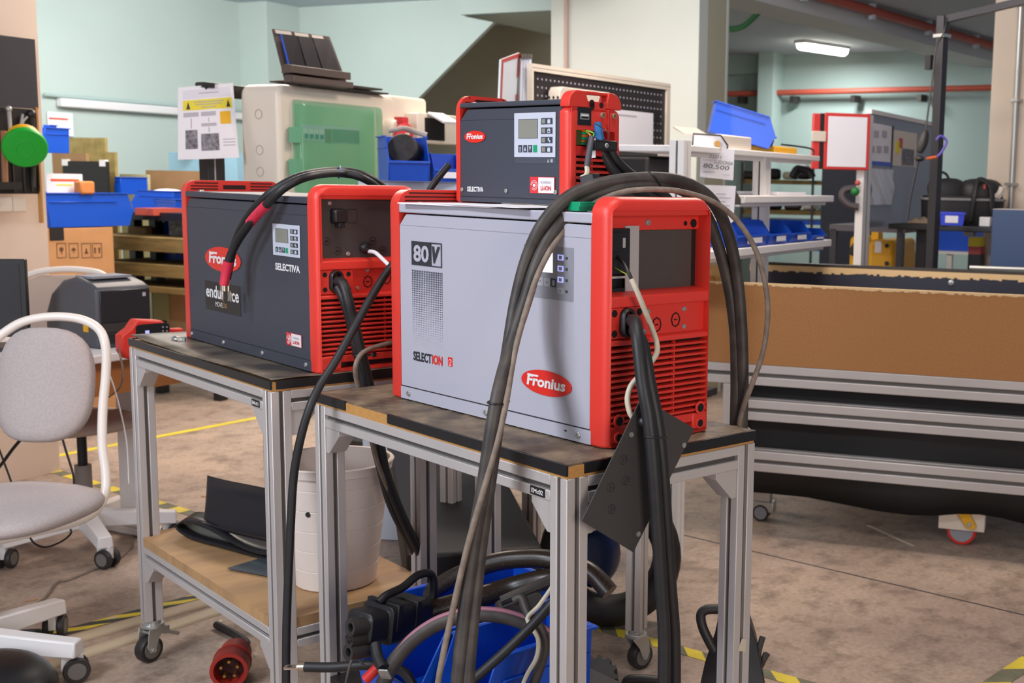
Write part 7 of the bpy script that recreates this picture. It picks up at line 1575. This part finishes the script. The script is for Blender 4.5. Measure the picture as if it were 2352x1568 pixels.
# cables on the floor at the left
mb = MB(); mb.tube([onz(*q, .004) for q in ((4, 1470), (10, 1445), (40, 1412), (100, 1375), (130, 1338), (160, 1330), (215, 1308), (262, 1290), (296, 1262), (305, 1240), (300, 1150), (292, 1010))], .0042, n=7); one(mb, 'floor_cable', 'greycable', 'thin beige cable wandering over the floor past the chair castors', 'cable')
mb = MB(); mb.tube([onz(*q, .006) for q in ((10, 1460), (40, 1452), (90, 1448), (112, 1460), (105, 1474), (70, 1486), (30, 1490))], .006, n=8); one(mb, 'cable_loop', 'rubber', 'grey black cable loop lying over the hazard tape', 'cable')
mb = MB(); mb.tube([onz(*q, .008) for q in ((24, 1494), (50, 1494), (90, 1492))], .004, n=8); one(mb, 'cable', 'white', 'short white cable entering the end of the cream floor duct', 'cable')
for q in (((16, 1470, .03),),): c = onz(12, 1484, .02); mb = MB(); mb.ball((0, 0, 0), .03, .022, .018); mb.cyl((.0, 0, 0), (.045, 0, -.004), .012); one(mb, 'cable_coupling', 'rubber', 'dark cable coupling on the floor at the left edge', 'coupling', loc=c)
c = onz(-45, 1640, .0); mb = MB(); mb.T = Matrix.Translation(c); mb.ball((0, 0, .05), .17, .17, .085, n=30, k=14, e=.8); mb.tube([(.165 * math.cos(a / 10), .165 * math.sin(a / 10), .06) for a in range(-20, 40)], .006, n=6, m=1, smooth=1); one(mb, 'round_case', ['black', 'redtrim'], 'black rounded object with a red rim at the bottom left corner', 'case')
# thin cords behind the chair
mb = MB(); mb.tube(pts((130, 960, 3.9), (150, 1030, 3.9), (170, 1100, 3.9), (162, 1140, 3.9), (158, 1152, 3.9)), .0035, n=6); one(mb, 'cord', 'black', 'thin black cord hanging behind the chair, right of the back pad', 'cord')
mb = MB(); mb.tube(pts((60, 995, 3.8), (30, 1030, 3.8), (0, 1070, 3.8), (-30, 1100, 3.8)), .005, n=6); one(mb, 'cord', 'black', 'thick black cord crossing under the chair back at the left edge', 'cord')
mb = MB(); mb.tube(pts((-10, 1010, 3.85), (5, 1050, 3.85), (20, 1090, 3.85), (32, 1124, 3.85)), .003, n=6); one(mb, 'cord', 'black', 'thin black cord dropping to the chair seat at the left edge', 'cord')
mb = MB(); mb.tube(pts((272, 800, 3.6), (282, 850, 3.6), (275, 890, 3.6), (245, 915, 3.62)), .0028, n=6); one(mb, 'cord', 'greycable', 'thin grey cord dropping from the red tester behind the chair', 'cord')
mb = MB(); mb.tube(pts((248, 850, 3.6), (268, 910, 3.6), (290, 1010, 3.6), (296, 1110, 3.6)), .0022, n=6); one(mb, 'cord', 'white', 'thin white cord hanging left of the left cart leg', 'cord')
mb = MB(); mb.tube(pts((68, 1232, 3.4), (80, 1248, 3.4), (105, 1256, 3.4), (140, 1244, 3.4), (162, 1226, 3.4), (162, 1214, 3.4)), .0028, n=6); one(mb, 'cord', 'black', 'thin black cord looping down under the chair frame', 'cord')
# leaves and chips on the floor
for k, (px, py) in enumerate(((73, 1378), (506, 1427), (470, 1140), (262, 1418))):
    c = onz(px, py, .001); mb = MB(); mb.prism([(-.018, 0), (-.006, .007), (.012, .005), (.018, -.003), (.002, -.007)], 'z', 0, .0015); one(mb, 'floor_chip', 'cream' if k % 2 else 'card', 'small pale chip lying on the concrete floor', 'debris', 'chips on the floor', loc=c, rotz=k * 1.1)
# base frame rails of the desk across the floor
t = thing('floor_profile', 'low aluminium profile lying across the floor behind the chair', 'profile', (0, 0, 0))
A = onz(-60, 1262, 0); B = onz(330, 1160, 0); d = (B - A).normalized(); mb = MB(); mb.T = Matrix.Translation(A) @ Matrix.Rotation(math.atan2(d.y, d.x), 4, 'Z'); L_ = (B - A).length
for y in (0, .028): mb.box(0, y, .002, L_, y + .017, .045)
mb.box(0, .01, .004, L_, .035, .038, 1); mb.build('profile_bar', ['alu', 'alu_dark'], t, bev=.002)
